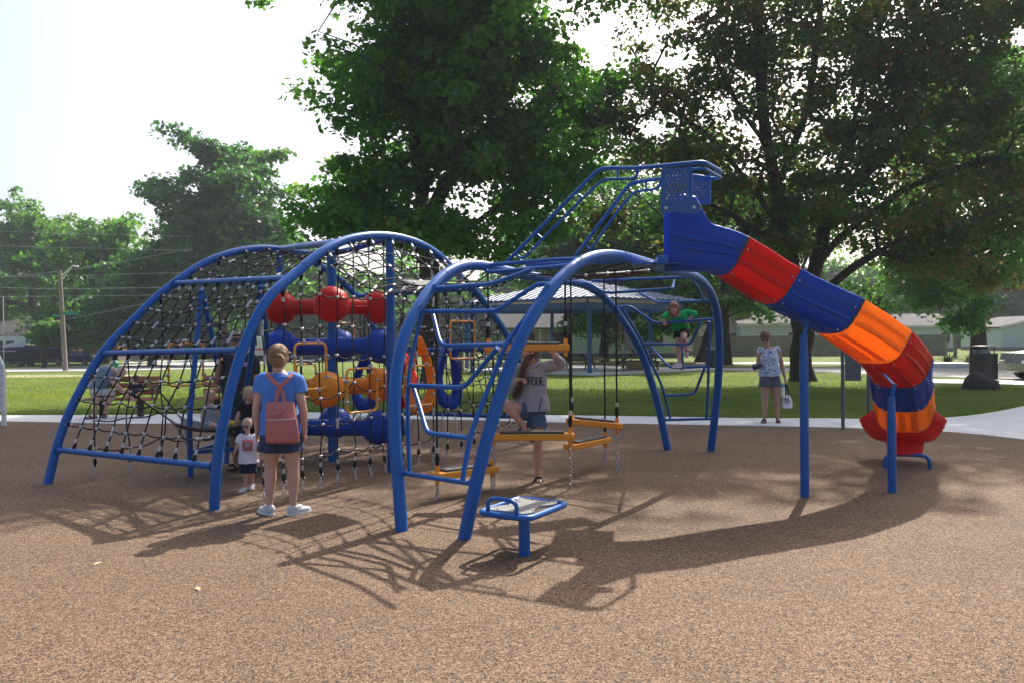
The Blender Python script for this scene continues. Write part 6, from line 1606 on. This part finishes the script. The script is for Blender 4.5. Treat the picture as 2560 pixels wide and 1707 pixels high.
# ---- houses
M['siding'] = mat('pale_siding', (.50, .56, .56), .6, noise=.04, nscale=1)
_n = M['siding'].node_tree; _w = _n.nodes.new('ShaderNodeTexWave'); _w.wave_profile = 'SAW'; _w.bands_direction = 'Z'; _w.inputs['Scale'].default_value = 1.35
_t = _n.nodes.new('ShaderNodeTexCoord'); _n.links.new(_t.outputs['Object'], _w.inputs[0]); _b = _n.nodes.new('ShaderNodeBump'); _b.inputs['Strength'].default_value = .7; _b.inputs['Distance'].default_value = .03
_n.links.new(_w.outputs['Fac'], _b.inputs['Height']); _n.links.new(_b.outputs[0], _n.nodes['Principled BSDF'].inputs['Normal'])
M['brick'] = mat('red_brick', (.20, .09, .07), .85, noise=.25, nscale=6)
M['shingle'] = mat('grey_shingles', (.05, .047, .05), .95, noise=.3, nscale=3, bump=.4, bscale=10)
M['shingle_br'] = mat('brown_shingles', (.055, .047, .045), .95, noise=.3, nscale=3, bump=.4, bscale=10)
M['trim'] = mat('white_trim', (.65, .65, .62), .6); M['beigewall'] = mat('beige_wall', (.45, .41, .34), .7, noise=.06)
M['found'] = mat('block_foundation', (.16, .16, .16), .9, noise=.2)
def house(label, x, y, z, L_, Wd_, H_, Rh, gable_front=False, wall='siding', roof='shingle', wins=(), door=None, rz=0, over=.4, name='house'):
    """L_ along x, Wd_ in depth; wins: (x, z, w, h) on the near wall"""
    t = thing(name, (x, y, z), label, 'house', rz=rz)
    mb = MB(); mb.box((0, 0, H_ / 2), (L_, Wd_, H_))
    if gable_front: mb.add([(-L_ / 2, -Wd_ / 2, H_), (L_ / 2, -Wd_ / 2, H_), (0, -Wd_ / 2, H_ + Rh), (-L_ / 2, Wd_ / 2, H_), (L_ / 2, Wd_ / 2, H_), (0, Wd_ / 2, H_ + Rh)], [(0, 1, 2), (5, 4, 3)], 0, False)
    else: mb.add([(-L_ / 2, -Wd_ / 2, H_), (-L_ / 2, Wd_ / 2, H_), (-L_ / 2, 0, H_ + Rh), (L_ / 2, -Wd_ / 2, H_), (L_ / 2, Wd_ / 2, H_), (L_ / 2, 0, H_ + Rh)], [(0, 2, 1), (3, 4, 5)], 0, False)
    mb.build('wall', M[wall], t, True)
    MB().box((0, 0, .15), (L_ + .06, Wd_ + .06, .42)).build('foundation', M['found'], t, True)
    mb = MB(); o = over; th = .16
    if gable_front:
        k = Rh / (L_ / 2)
        for s in (-1, 1):
            a = [(0, H_ + Rh + .03), (s * (L_ / 2 + o), H_ - o * k + .03)]; P = [V3(a[0][0], -Wd_ / 2 - o, a[0][1]), V3(a[1][0], -Wd_ / 2 - o, a[1][1]), V3(a[1][0], Wd_ / 2 + o, a[1][1]), V3(a[0][0], Wd_ / 2 + o, a[0][1])]
            Q = [p + V3(0, 0, th) for p in P]; mb.add(P + Q, [(3, 2, 1, 0), (4, 5, 6, 7), (0, 1, 5, 4), (1, 2, 6, 5), (2, 3, 7, 6), (3, 0, 4, 7)], 0, False)
    else:
        k = Rh / (Wd_ / 2)
        for s in (-1, 1):
            P = [V3(-L_ / 2 - o, 0, H_ + Rh + .03), V3(L_ / 2 + o, 0, H_ + Rh + .03), V3(L_ / 2 + o, s * (Wd_ / 2 + o), H_ - o * k + .03), V3(-L_ / 2 - o, s * (Wd_ / 2 + o), H_ - o * k + .03)]
            Q = [p + V3(0, 0, th) for p in P]; mb.add(P + Q, [(3, 2, 1, 0), (4, 5, 6, 7), (0, 1, 5, 4), (1, 2, 6, 5), (2, 3, 7, 6), (3, 0, 4, 7)], 0, False)
    rf = mb.build('roof', M[roof], t, True)
    if gable_front:
        for s in (-1, 1): MB().beam((0, -Wd_ / 2 - o - .02, H_ + Rh + .08), (s * (L_ / 2 + o), -Wd_ / 2 - o - .02, H_ - o * k + .08), .05, .22, up=V3(0, -1, 0)).build('barge_board', M['trim'], t, True)
    else: MB().box((0, -Wd_ / 2 - o - .02, H_ - o * k + .10), (L_ + 2 * o, .06, .20)).build('gutter', M['trim'], t, True)
    for (wx, wz, ww, wh) in wins:
        f = MB().box((wx, -Wd_ / 2 - .02, wz), (ww + .16, .08, wh + .16)).build('window', M['trim'], t, True)
        MB().box((wx, -Wd_ / 2 - .055, wz), (ww, .03, wh)).build('pane', M['glass'], f, True)
    if door:
        MB().box((door[0], -Wd_ / 2 - .03, .15 + 1.05), (.95, .07, 2.1)).build('door', M['trim'], t, True)
    return t, rf
X_ = lambda px, D: at(px, 850, D).x
house('pale green sided house with a front gable behind the shelter', X_(1560, 68), 72, 0, 9.2, 8, 2.6, 1.9, True, wins=((2.6, 1.5, 1.2, 1.1),))
t, rf = house('low house with porch left of the gabled one behind the shelter', X_(1350, 70), 74, 0, 6.5, 7, 2.5, 1.8, False, 'beigewall', wins=((-1.2, 1.5, 1.6, 1.2), (1.5, 1.5, 1.2, 1.2)))
for xx in (-2.6, 0, 2.6): MB().box((xx, -4.6, 1.2), (.16, .16, 2.4)).build('porch_post', M['trim'], t, True)
MB().box((0, -4.2, 2.45), (6.6, 1.6, .14)).build('porch_roof', M['shingle'], t, True)
house('beige house with brown roof behind the fence, left of the oak trunk', X_(1800, 76), 80, 0, 6.0, 8, 2.9, 1.5, True, 'beigewall', 'shingle_br', wins=((1.2, 1.5, 1, 1),))
t, rf = house('long white house with grey roof and small roof vents behind the fence', X_(1960, 74), 78, 0, 7.5, 7, 2.75, 1.1, False, 'siding', 'shingle_br', wins=((-2.5, 1.4, .6, .6), (1.0, 1.5, .9, 1)))
for xx in (-2.4, .2): MB().box((xx, -1.7, 3.50), (.25, .25, .2)).build('roof_vent', M['trim'], rf, True)
house('white house with pale roof past the right end of the fence', X_(2350, 84), 90, 0, 5.0, 8, 2.6, 1.2, False, 'siding', 'shingle', wins=((1.6, 1.4, .9, 1),))
house('white garage behind the parked car at the right edge', X_(2610, 88), 92, 0, 9, 8, 2.4, 1.1, True, 'siding', 'shingle')
zL = gz(-50, 98)
house('brick house with a long grey roof at the far left', X_(30, 100), 104, zL, 15, 9, 2.9, 2.0, False, 'brick', 'shingle', wins=((-3, 1.5, 1.2, 1.2), (0, 1.5, 2.4, 1.4), (4, 1.5, 1.2, 1.2)))
house('taller wing with white siding joined behind the far left brick house', X_(95, 108), 110, zL, 8.5, 8, 4.2, 1.3, False, 'siding', 'shingle', wins=((1, 3.3, 1.2, .9),))
house('brick house with white window half hidden by trees left of the big arch', X_(215, 104), 108, gz(-52, 100), 8, 8, 2.7, 1.6, False, 'brick', 'shingle', wins=((-.6, 1.5, 1.3, 1.5),))

# ---- vehicles
M['carblue'] = mat('dark_blue_car_paint', (.015, .03, .12), .2, coat=1, noise=.03); M['cargrey'] = mat('silver_car_paint', (.28, .28, .27), .25, metal=.5, coat=1, noise=.03)
M['tyre'] = mat('tyre', (.015, .015, .016), .85); M['rim'] = mat('rim', (.35, .35, .36), .3, metal=.8); M['tail'] = mat('tail_lamp', (.4, .01, .01), .3); M['lampg'] = mat('lamp_glass', (.6, .6, .6), .1)
def car(label, x, y, z, rz, paint, L_=4.6, W_=1.82, H_=1.42, suv=False, name='parked_car'):
    t = thing(name, (x, y, z), label, 'car', rz=rz); h = L_ / 2; wb = L_ * .30; wr = .33 if not suv else .37; belt = .92 if not suv else 1.08
    prof_ = [(-h, .45), (-h + .02, .30), (-wb - wr - .08, .24)] + [(-wb + (wr + .08) * math.cos(PI - a), .24 + (wr + .06) * math.sin(a)) for a in [PI * k / 8 for k in range(1, 8)]] + [(-wb + wr + .08, .22), (wb - wr - .08, .22)] + [(wb + (wr + .08) * math.cos(PI - a), .24 + (wr + .06) * math.sin(a)) for a in [PI * k / 8 for k in range(1, 8)]] + [(wb + wr + .08, .24), (h - .02, .32), (h, .62), (h - .10, belt - .10), (h - 1.0, belt - .0), (h - 1.25, belt + .03), (-h + .55, belt + .05), (-h + .08, belt - .02), (-h, .75)]
    mb = MB(); rings = []
    for yy, ins in ((-W_ / 2, .05), (-W_ / 2 + .06, .0), (W_ / 2 - .06, .0), (W_ / 2, .05)):
        rings.append([V3(p[0] * (1 - ins * .25), yy, p[1] - ins * (.5 if p[1] > .7 else 0)) for p in prof_])
    mb.loft(rings, smooth=False); mb.build('body', M[paint], t, True)
    f0, f1_, r0, r1_ = h - 1.15, h - (1.95 if not suv else 1.75), -h + (1.25 if not suv else .55), -h + (.45 if not suv else .18)
    lo_ = [(f0, belt - .02), (r1_, belt + .02)]; hi_ = [(f1_, H_ - .03), (r0, H_ - .03)]
    w0, w1_ = W_ / 2 - .07, W_ / 2 - .26
    mb = MB(); A0 = [V3(f0, -w0, belt), V3(f0, w0, belt), V3(r1_, w0, belt), V3(r1_, -w0, belt)]; A1 = [V3(f1_, -w1_, H_ - .05), V3(f1_, w1_, H_ - .05), V3(r0, w1_, H_ - .05), V3(r0, -w1_, H_ - .05)]
    mb.loft([A0, A1], smooth=False); mb.build('window', M['glass'], t, True)
    mb = MB(); mb.loft([[v + V3(0, 0, 0) for v in A1], [v * 1 + V3(0, 0, .05) for v in A1]], smooth=False)
    for i, j in ((0, 0), (1, 1), (2, 2), (3, 3)): mb.beam(A0[i], A1[j], .07, .05)
    for s in (-1, 1):
        xm = (f0 + r1_) / 2; mb.beam(V3(xm, s * w0, belt), V3((f1_ + r0) / 2, s * w1_, H_ - .03), .07, .05)
    mb.build('roof', M[paint], t, True)
    for sx in (-1, 1):
        for s in (-1, 1):
            c = V3(sx * wb, s * (W_ / 2 - .11), wr); wt = MB(); wt.tube([c - V3(0, .10, 0), c + V3(0, .10, 0)], wr, 24); tyre_ = wt.build('wheel', M['tyre'], t, True)
            mb = MB(); mb.tube([c + V3(0, s * .085, 0), c + V3(0, s * .108, 0)], wr * .64, 20)
            mb.build('rim', M['rim'], tyre_, True)
    for s in (-1, 1):
        MB().box((h - .05, s * (W_ / 2 - .26), .66), (.14, .36, .13), bev=.03).build('headlight', M['lampg'], t, True)
        MB().box((-h + .04, s * (W_ / 2 - .22), .80), (.10, .34, .14), bev=.02).build('tail_light', M['tail'], t, True)
        MB().box((f0 - .25, s * (W_ / 2 + .06), belt + .06), (.12, .18, .12), bev=.03).build('mirror', M[paint], t, True)
    return t
p = V3(X_(189, 88), 88, 0); car('dark blue sedan parked by the trees across the street on the left', p.x, p.y, gz(p.x, p.y), rad(180), 'carblue')
D_ = 30.5; car('silver suv cut off by the right edge of the picture', X_(2532, D_) + 2.32, D_, .01, rad(180), 'cargrey', 4.65, 1.9, 1.70, True)
p = V3(X_(1258, 95), 95, 0); car('small grey car far away between the hanging rings and the shelter', p.x, p.y, 0, rad(170), 'cargrey', 4.4, 1.8, 1.5)
# camper and covered boat trailer
D_ = 92; zc_ = gz(-50, D_); x0 = X_(-6, D_); t = thing('camper', (x0, D_, zc_), 'white camper van with overcab and dark side windows at the far left', 'camper')
mb = MB(); rings = []
for yy in (-1.1, 1.1): rings.append([V3(x, yy, z) for x, z in ((-3.6, .5), (3.6, .5), (3.65, 2.9), (3.4, 3.0), (-5.2, 3.0), (-5.35, 2.85), (-5.3, 1.95), (-3.7, 1.9))])
mb.loft(rings, smooth=False); mb.build('body', M['white'], t, True)
for wx in (.9, 2.1): MB().box((wx, -1.12, 2.1), (.95, .04, .75)).build('window', M['glass'], t, True)
for wx in (-2.6, 2.3): MB().tube([(wx, -1.14, .4), (wx, -.8, .4)], .4, 18).build('wheel', M['tyre'], t, True)
D_ = 82; zc_ = gz(-44, D_); x0 = X_(62, D_); t = thing('boat_trailer', (x0, D_, zc_), 'boat under a dark cover and pale tarp on a trailer at the far left', 'boat trailer')
mb = MB(); mb.loft([ring(V3(x, 0, zc), V3(0, 1, 0), V3(0, 0, 1), a, b, 16, .7) for x, zc, a, b in ((-3.2, 1.2, 1.0, .5), (-2.6, 1.25, 1.15, .7), (0, 1.3, 1.2, .8), (2.2, 1.35, 1.0, .65), (3.6, 1.45, .25, .3))]); mb.build('hull_cover', M['navy'], t, True)
mb = MB(); mb.add([(-2.9, -1.15, 1.45), (-.2, -1.2, 1.5), (1.6, -.2, 3.0), (-2.4, 1.1, 2.2)], [(0, 1, 2, 3)], 0, False); o = mb.build('tarp', M['greyplastic'], t, True); md = o.modifiers.new('s', 'SOLIDIFY'); md.thickness = .03
for wx in (.2, 1.1): MB().tube([(wx, -1.1, .33), (wx, -.85, .33)], .33, 18).build('wheel', M['tyre'], t, True)
MB().beam((-3, 0, .5), (4.6, 0, .5), .9, .12).build('chassis', M['black'], t, True)
D_ = 96; p = V3(X_(668, D_), D_, gz(X_(668, D_), D_)); t = thing('travel_trailer', p, 'white travel trailer with a red stripe, seen between the pods and the arch', 'trailer')
MB().box((0, 0, 1.7), (5.5, 2.2, 2.2), bev=.15).build('body', M['white'], t, True); MB().box((0, -1.11, 1.35), (5.3, .03, .22)).build('stripe', M['red_ink'], t, True)
for wx in (-1.4, 1.2): MB().box((wx, -1.11, 2.1), (1.1, .04, .6)).build('window', M['glass'], t, True)
for wx in (-.4, .5): MB().tube([(wx, -1.12, .33), (wx, -.85, .33)], .33, 16).build('wheel', M['tyre'], t, True)

# ---- lamp pole, wires, hydrant
M['polewood'] = mat('weathered_pole', (.22, .185, .16), .9, noise=.3, nscale=4); M['signgreen'] = mat('sign_green', (.01, .20, .14), .5); M['lampw'] = mat('lamp_metal', (.7, .7, .68), .35, metal=.3)
b0 = gp(164, 926); D_ = b0.y; pole = thing('street_lamp', b0, 'leaning wooden street lamp pole with green street signs', 'street lamp')
tp = at(148.5, 676, D_); MB().tube([b0 - V3(0, 0, .2), tp], [.16, .12], 14).build('pole', M['polewood'], pole)
arm = [at(151, 691, D_), at(166, 680, D_), at(181, 665.5, D_), at(187, 665, D_)]
MB().tube(catmull(arm, 4), .035, 8).build('arm', M['lampw'], pole); MB().tube([at(151, 706, D_), at(180, 667, D_)], .025, 8).build('arm_brace', M['lampw'], pole)
MB().ell(at(191, 667, D_), (.16, .09, .05), nu=12, nv=8).build('lamp_head', M['lampw'], pole)
def street_sign(x0, x1, y0, y1, dd):
    a, b, c = at(x0, y0, D_ + dd), at(x1, y0 + .8, D_ + dd), at(x0, y1, D_ + dd); w_ = b - a; hh = a.z - c.z; R = None
    mb = MB(); mb.beam(a - V3(0, 0, hh / 2), b - V3(0, 0, hh / 2), .02, hh); s = mb.build('sign_plate', M['signgreen'], pole)
    return s
street_sign(157, 196, 779, 788, -.2); street_sign(131, 149, 786, 793, -.2)
wires = [((-80,578),(150,583),(480,592)), ((-80,613),(150,619),(480,627)), ((-80,691),(147,690),(480,681)), ((-80,716),(146,722),(480,718)), ((-80,742),(150,741),(480,737)), ((-80,819),(120,806),(480,735)), ((-80,702),(200,672),(480,622))]
wl = ['topmost power line crossing the sky at the left', 'second power line from the top at the left', 'power line meeting the lamp pole just under its arm', 'thicker power line tied to the lamp pole', 'thin lower power line crossing the lamp pole', 'lowest power line passing in front of the brick house roof', 'slanting power line rising to the right past the lamp']
for i, wv_ in enumerate(wires):
    P = catmull([at(a, b, D_ + .3 + (4 if i in (0, 1, 6) else 0)) for a, b in wv_], 10); o = MB().tube(P, .011 if i != 3 else .017, 6).build('power_line', M['steel']); tag(o, wl[i], 'power line', 'overhead wires on the left')
fp = gp(6, 900); mb = MB(); mb.tube([V3(X_(9, 80), 80, gz(-45, 80)), V3(X_(9, 80), 80, at(9, 740, 80).z)], .05, 8); o = mb.build('flagpole', M['lampw']); tag(o, 'thin white bare pole in front of the camper at the left edge', 'pole')
h0 = gp(289, 929); hy = thing('fire_hydrant', h0, 'small green fire hydrant by the street behind the old man', 'fire hydrant')
M['hydgreen'] = mat('hydrant_green', (.03, .30, .20), .4)
MB().tube([h0, h0 + V3(0, 0, .04), h0 + V3(0, 0, .05), h0 + V3(0, 0, .45), h0 + V3(0, 0, .46), h0 + V3(0, 0, .50), h0 + V3(0, 0, .60), h0 + V3(0, 0, .66)], [.16, .16, .10, .10, .14, .14, .09, .02], 14).build('barrel', M['hydgreen'], hy)
for s in (-1, 1): MB().tube([h0 + V3(0, 0, .36), h0 + V3(s * .17, 0, .36)], .055, 10).build('outlet', M['hydgreen'], hy)

# ---- benches
M['benchplank'] = mat('brown_recycled_plank', (.36, .14, .06), .55, noise=.12, nscale=6)
def bench(px, D, label, rz=0, seat_z=.40, w_=1.56):
    x = X_(px, D); t = thing('park_bench', (x, D, 0), label, 'bench', 'brown plank benches on the path', rz)
    mb = MB()
    for k in range(4): mb.box((0, -.36 + .115 * k, seat_z), (w_, .10, .045), bev=.008)
    mb.build('seat', M['benchplank'], t, True); mb = MB()
    for k in range(3): mb.box((0, .10 + .035 * k, seat_z + .13 + .145 * k), (w_, .04, .115), Matrix.Rotation(rad(-12), 3, 'X'), bev=.008)
    mb.build('backrest', M['benchplank'], t, True)
    for xx in (-.42, .42): MB().box((xx, -.05, seat_z / 2 - .02), (.11, .11, seat_z - .02)).build('leg', M['black'], t, True)
    for xx in (-w_ / 2 - .03, w_ / 2 + .03) if D < 30 else ():
        MB().tube(fillet([V3(xx, -.36, seat_z), V3(xx, -.36, seat_z + .22), V3(xx, .12, seat_z + .24)], .05), .018, 8).build('armrest', M['black'], t, True)
bench(306, 18.35, 'brown plank bench with the old man and small boy on it'); bench(590, 18.6, 'brown plank bench mostly hidden behind the man in charcoal')

# ---- play panel at the left edge, information panel, cabinet
D_ = 16.5; e = at(13, 1000, D_).x; t = thing('play_panel', (e - .5, D_, 0), 'white framed play panel with purple centre at the left edge', 'play panel')
ol = [(e, .28), (e, 1.20), (e - .10, 1.42), (e - 1.0, 1.45), (e - 1.1, 1.25), (e - 1.1, .28)]
MB().prism(ol, .05, O=(0, D_, 0), U=(1, 0, 0), V=(0, 0, 1)).build('frame', M['white'], t)
MB().prism([(e - .09, .40), (e - .09, 1.0), (e - .2, 1.2), (e - .9, 1.25), (e - 1.0, 1.1), (e - 1.0, .40)], .012, O=(0, D_ - .052, 0), U=(1, 0, 0), V=(0, 0, 1)).build('panel', M['purple'], t)
for xx in (e - .04, e - 1.05): MB().tube([(xx, D_ + .02, -.05), (xx, D_ + .02, 1.1)], .045, 12).build('post', M['white'], t)
for zz in (.6, .8, 1.0, 1.15): MB().tube([(e - .035, D_ - .05, zz), (e - .035, D_ - .062, zz)], .012, 8).build('bolt', M['steel'], t)
a, b = gnd(2107.5, 1074), gnd(2172, 1077); t = thing('information_panel', (a + b) / 2, 'dark grey panel on two posts seen from behind under the slide', 'sign')
zt_ = at(2107, 868, a.y).z
for p in (a, b): MB().tube([p - V3(0, 0, .05), V3(p.x, p.y, zt_ + .35)], .032, 12).build('post', M['greypost'], t)
z0_, z1_ = at(2140, 951, a.y).z, at(2140, 850, a.y).z; MB().box(((a.x + b.x) / 2, a.y, (z0_ + z1_) / 2), (b.x - a.x - .085, .02, z1_ - z0_), bev=.004).build('board', M['greypost'], t)
for sx in (-1, 1):
    for zz in (z0_ + .06, z1_ - .12): MB().tube([V3((a.x + b.x) / 2 + sx * .15, a.y - .01, zz), V3((a.x + b.x) / 2 + sx * .15, a.y - .016, zz)], .010, 8).build('bolt', M['clamp'], t)
p = V3(X_(1143, 42), 42, 0); t = thing('utility_cabinet', p, 'beige utility cabinet with dark openings left of the shelter', 'cabinet')
MB().box((0, 0, .62), (.68, .4, 1.25), bev=.02).build('housing', M['beigewall'], t, True)
for zz in (.95, .45): MB().box((.02, -.21, zz), (.24, .02, .22)).build('opening', M['black'], t, True)

# ---- litter bins, rock
def bin_(px, D, r, h, label, lid=True):
    x = X_(px, D); t = thing('litter_bin', (x, D, 0), label, 'litter bin', 'black slatted litter bins')
    mb = MB(); n = 28
    for k in range(n):
        a = 2 * PI * k / n; mb.box((r * math.cos(a), r * math.sin(a), h / 2 + .05), (.012, r * 2 * PI / n * .72, h), Matrix.Rotation(a, 3, 'Z'))
    for zz in (.08, h * .5, h + .03): mb.tube([V3(r * .985 * math.cos(a), r * .985 * math.sin(a), zz) for a in [2 * PI * k / 28 for k in range(28)]], .018, 6, closed=True)
    mb.tube([(0, 0, .04), (0, 0, h)], r * .90, 24); mb.build('slatted_body', M['black'], t, True)
    mb = MB(); mb.tube([(0, 0, h + .30), (0, 0, h + .315), (0, 0, h + .33)], [r * .93, r * .93, r * .6], 28); mb.build('lid', M['black'], t, True)
    for s in (-1, 1): MB().tube([(s * r * .88, 0, h), (s * r * .88, 0, h + .30)], .018, 8).build('lid_post', M['black'], t, True)
    mb = MB(); g = random.Random(2)
    for k in range(7): mb.ell(V3(g.uniform(-.5, .5) * r, g.uniform(-.5, .5) * r, h + .04 + g.random() * .08), (.14, .12, .09), nu=10, nv=7)
    me = union(mb, .02, 1, 'trash'); place('trash_bag', me, [M['greyplastic']], t, True)
bin_(2458, 30.5, .46, .95, 'black slatted litter bin with rubbish under its lid, behind the boulder')
bin_(1777, 44, .30, .95, 'black litter bin at the shelter corner behind the far ladder')
p = gnd(2464, 974); g = random.Random(6); mb = MB()
for (dx, dy, dz, a, b, c) in ((-.12, 0, .12, .42, .36, .40), (.25, .05, .08, .34, .32, .26), (.40, -.05, .0, .20, .24, .16), (-.3, .1, .05, .24, .25, .24)): mb.ell(p + V3(dx, dy + .25, dz), (a, b, c), nu=14, nv=10)
me = union(mb, .03, 2, 'boulder'); import mathutils as _mu
for v in me.vertices: v.co += v.normal * (_mu.noise.noise(v.co * 4) * .04 + _mu.noise.noise(v.co * 13) * .012)
M['rock'] = mat('brown_boulder', (.05, .036, .032), .95, noise=.35, nscale=4, bump=.7, bscale=18)
tag(place('boulder', me, [M['rock']]), 'rounded brown boulder in front of the litter bin', 'boulder')
def spiky(px, D, label, seed, s=1.0):
    x = X_(px, D); g = random.Random(seed); t = thing('ornamental_plant', (x, D, 0), label, 'plant', 'spiky plants at the car park'); mb = MB()
    for k in range(60):
        a = g.uniform(0, 2 * PI); l = g.uniform(.4, .75) * s; e = g.uniform(.3, 1.3); p0 = V3(g.gauss(0, .08), g.gauss(0, .08), 0); d = V3(math.cos(a) * math.cos(e), math.sin(a) * math.cos(e), math.sin(e))
        mb.tube([p0, p0 + d * l * .6, p0 + d * l + V3(0, 0, -.10 * l)], [.022, .016, .003], 4)
    mb.build('leaves', M['leaf_d'], t, True)
spiky(2368, 52, 'small spiky plant at the end of the fence', 3); spiky(2425, 50, 'small spiky plant just left of the litter bin', 4, .9)
mb = MB(); mb.tube([V3(X_(2388, 62), 62, 0), V3(X_(2386, 62), 62, 5.5)], .13, 10); tag(mb.build('utility_pole', M['polewood']), 'wooden utility pole past the right end of the fence', 'utility pole')

# ---- grass blades and fallen leaves
g = np.random.default_rng(5); ox = np.array([p.x for p in op]); oy = np.array([p.y for p in op]); o_ = np.argsort(ox); ox, oy = ox[o_], oy[o_]
def blades(n, y0, y1, s0, s1):
    y = y0 + (y1 - y0) * g.random(n) ** 1.2; x = (g.random(n) - .5) * 2 * (y * .66 + 1.5); e = np.interp(x, ox, oy); edge = g.random(n) < .12
    y = np.where(edge, e + .02 + .2 * g.random(n), y); ppx = CXP + FPX * x / y; ppy = HZ + (CXP - ppx) * .00698 + CAMH * FPX / y; m_ = (y > e + .015) & ~((ppx > 1490) & (ppy < np.interp(ppx, [1490, 2034, 2290, 2300, 2560, 2900], [927, 932, 946, 960, 966, 984]))); return x[m_], y[m_], s0 + (s1 - s0) * g.random(m_.sum())
x1, y1, h1_ = blades(120000, 15.5, 27, .03, .075); x2, y2, h2_ = blades(60000, 24, 42, .04, .10)
x = np.r_[x1, x2]; y = np.r_[y1, y2]; h = np.r_[h1_, h2_]; wd_ = np.r_[np.full(len(x1), .006), np.full(len(x2), .011)]; n = len(x)
zz = np.array([gz(a, b) for a, b in zip(x, y)]) - .015; an = g.random(n) * 2 * PI; ln = .35 * h
bx, by = np.cos(an) * wd_, np.sin(an) * wd_; lx, ly = g.normal(size=n) * ln, g.normal(size=n) * ln
Vv = np.stack([np.stack([x - bx, y - by, zz], 1), np.stack([x + bx, y + by, zz], 1), np.stack([x + lx, y + ly, zz + h], 1)], 1).reshape(-1, 3)
me = bpy.data.meshes.new('grass'); me.vertices.add(3 * n); me.vertices.foreach_set('co', Vv.astype(np.float32).ravel()); me.loops.add(3 * n); me.loops.foreach_set('vertex_index', np.arange(3 * n, dtype=np.int32))
me.polygons.add(n); me.polygons.foreach_set('loop_start', np.arange(0, 3 * n, 3, dtype=np.int32)); me.polygons.foreach_set('loop_total', np.full(n, 3, dtype=np.int32)); me.update(calc_edges=True)
at_ = me.attributes.new('leaf', 'FLOAT', 'FACE'); patch = .5 + .5 * np.sin(x * .9 + np.sin(y * .7) * 2) * np.cos(y * .8 + x * .3); at_.data.foreach_set('value', np.clip(patch * .5 + g.random(n) * .5, 0, 1).astype(np.float32))
M['blade'] = leaf_mat('grass_blades', [(.06, .11, .02), (.10, .16, .03), (.15, .20, .04), (.24, .24, .08)], .45, (1.1, 1.15, .4))
tag(place('grass', me, [M['blade']]), 'short lawn grass with a ragged edge along the path', 'grass', kind='stuff')
M['dryleaf'] = mat('dry_leaf', (.42, .33, .17), .8, noise=.3, nscale=30)
g = random.Random(12)
spots = [(245,1407),(332,1288),(495,1470),(1690,1190),(2030,1180),(2140,1240),(1920,1130),(2290,1215),(2440,1170),(2340,1130),(1800,1230),(2100,1100),(1480,1250),(420,1190),(160,1290)]
for i, (px, py) in enumerate(spots):
    p = gnd(px, py, .004); s = .022 if i > 2 else .035; a = g.uniform(0, PI); X2, Y2 = V3(math.cos(a), math.sin(a), 0), V3(-math.sin(a), math.cos(a), 0)
    mb = MB(); mb.add([p - X2 * s * 1.5, p - X2 * s * .3 + Y2 * s * .6 + V3(0, 0, .006), p + X2 * s * 1.4 + V3(0, 0, .004), p - X2 * s * .2 - Y2 * s * .55 + V3(0, 0, .005), p + V3(0, 0, .001)], [(0, 4, 1), (1, 4, 2), (2, 4, 3), (3, 4, 0)])
    o = mb.build('fallen_leaf', M['dryleaf'])
    tag(o, 'small dry leaf lying on the brown rubber ground', 'leaf', 'dry leaves scattered on the rubber')

# ---- humid summer haze
hz_m = bpy.data.materials.new('haze'); hz_m.use_nodes = True; nt = hz_m.node_tree; nt.nodes.remove(nt.nodes['Principled BSDF'])
pv = nt.nodes.new('ShaderNodeVolumePrincipled'); pv.inputs['Color'].default_value = (.86, .93, 1, 1); pv.inputs['Density'].default_value = HAZE; pv.inputs['Anisotropy'].default_value = .3
nt.links.new(pv.outputs[0], nt.nodes['Material Output'].inputs['Volume'])
mb = MB(); mb.box((0, 80, 14), (420, 320, 33)); tag(mb.build('haze', hz_m), kind='stuff')
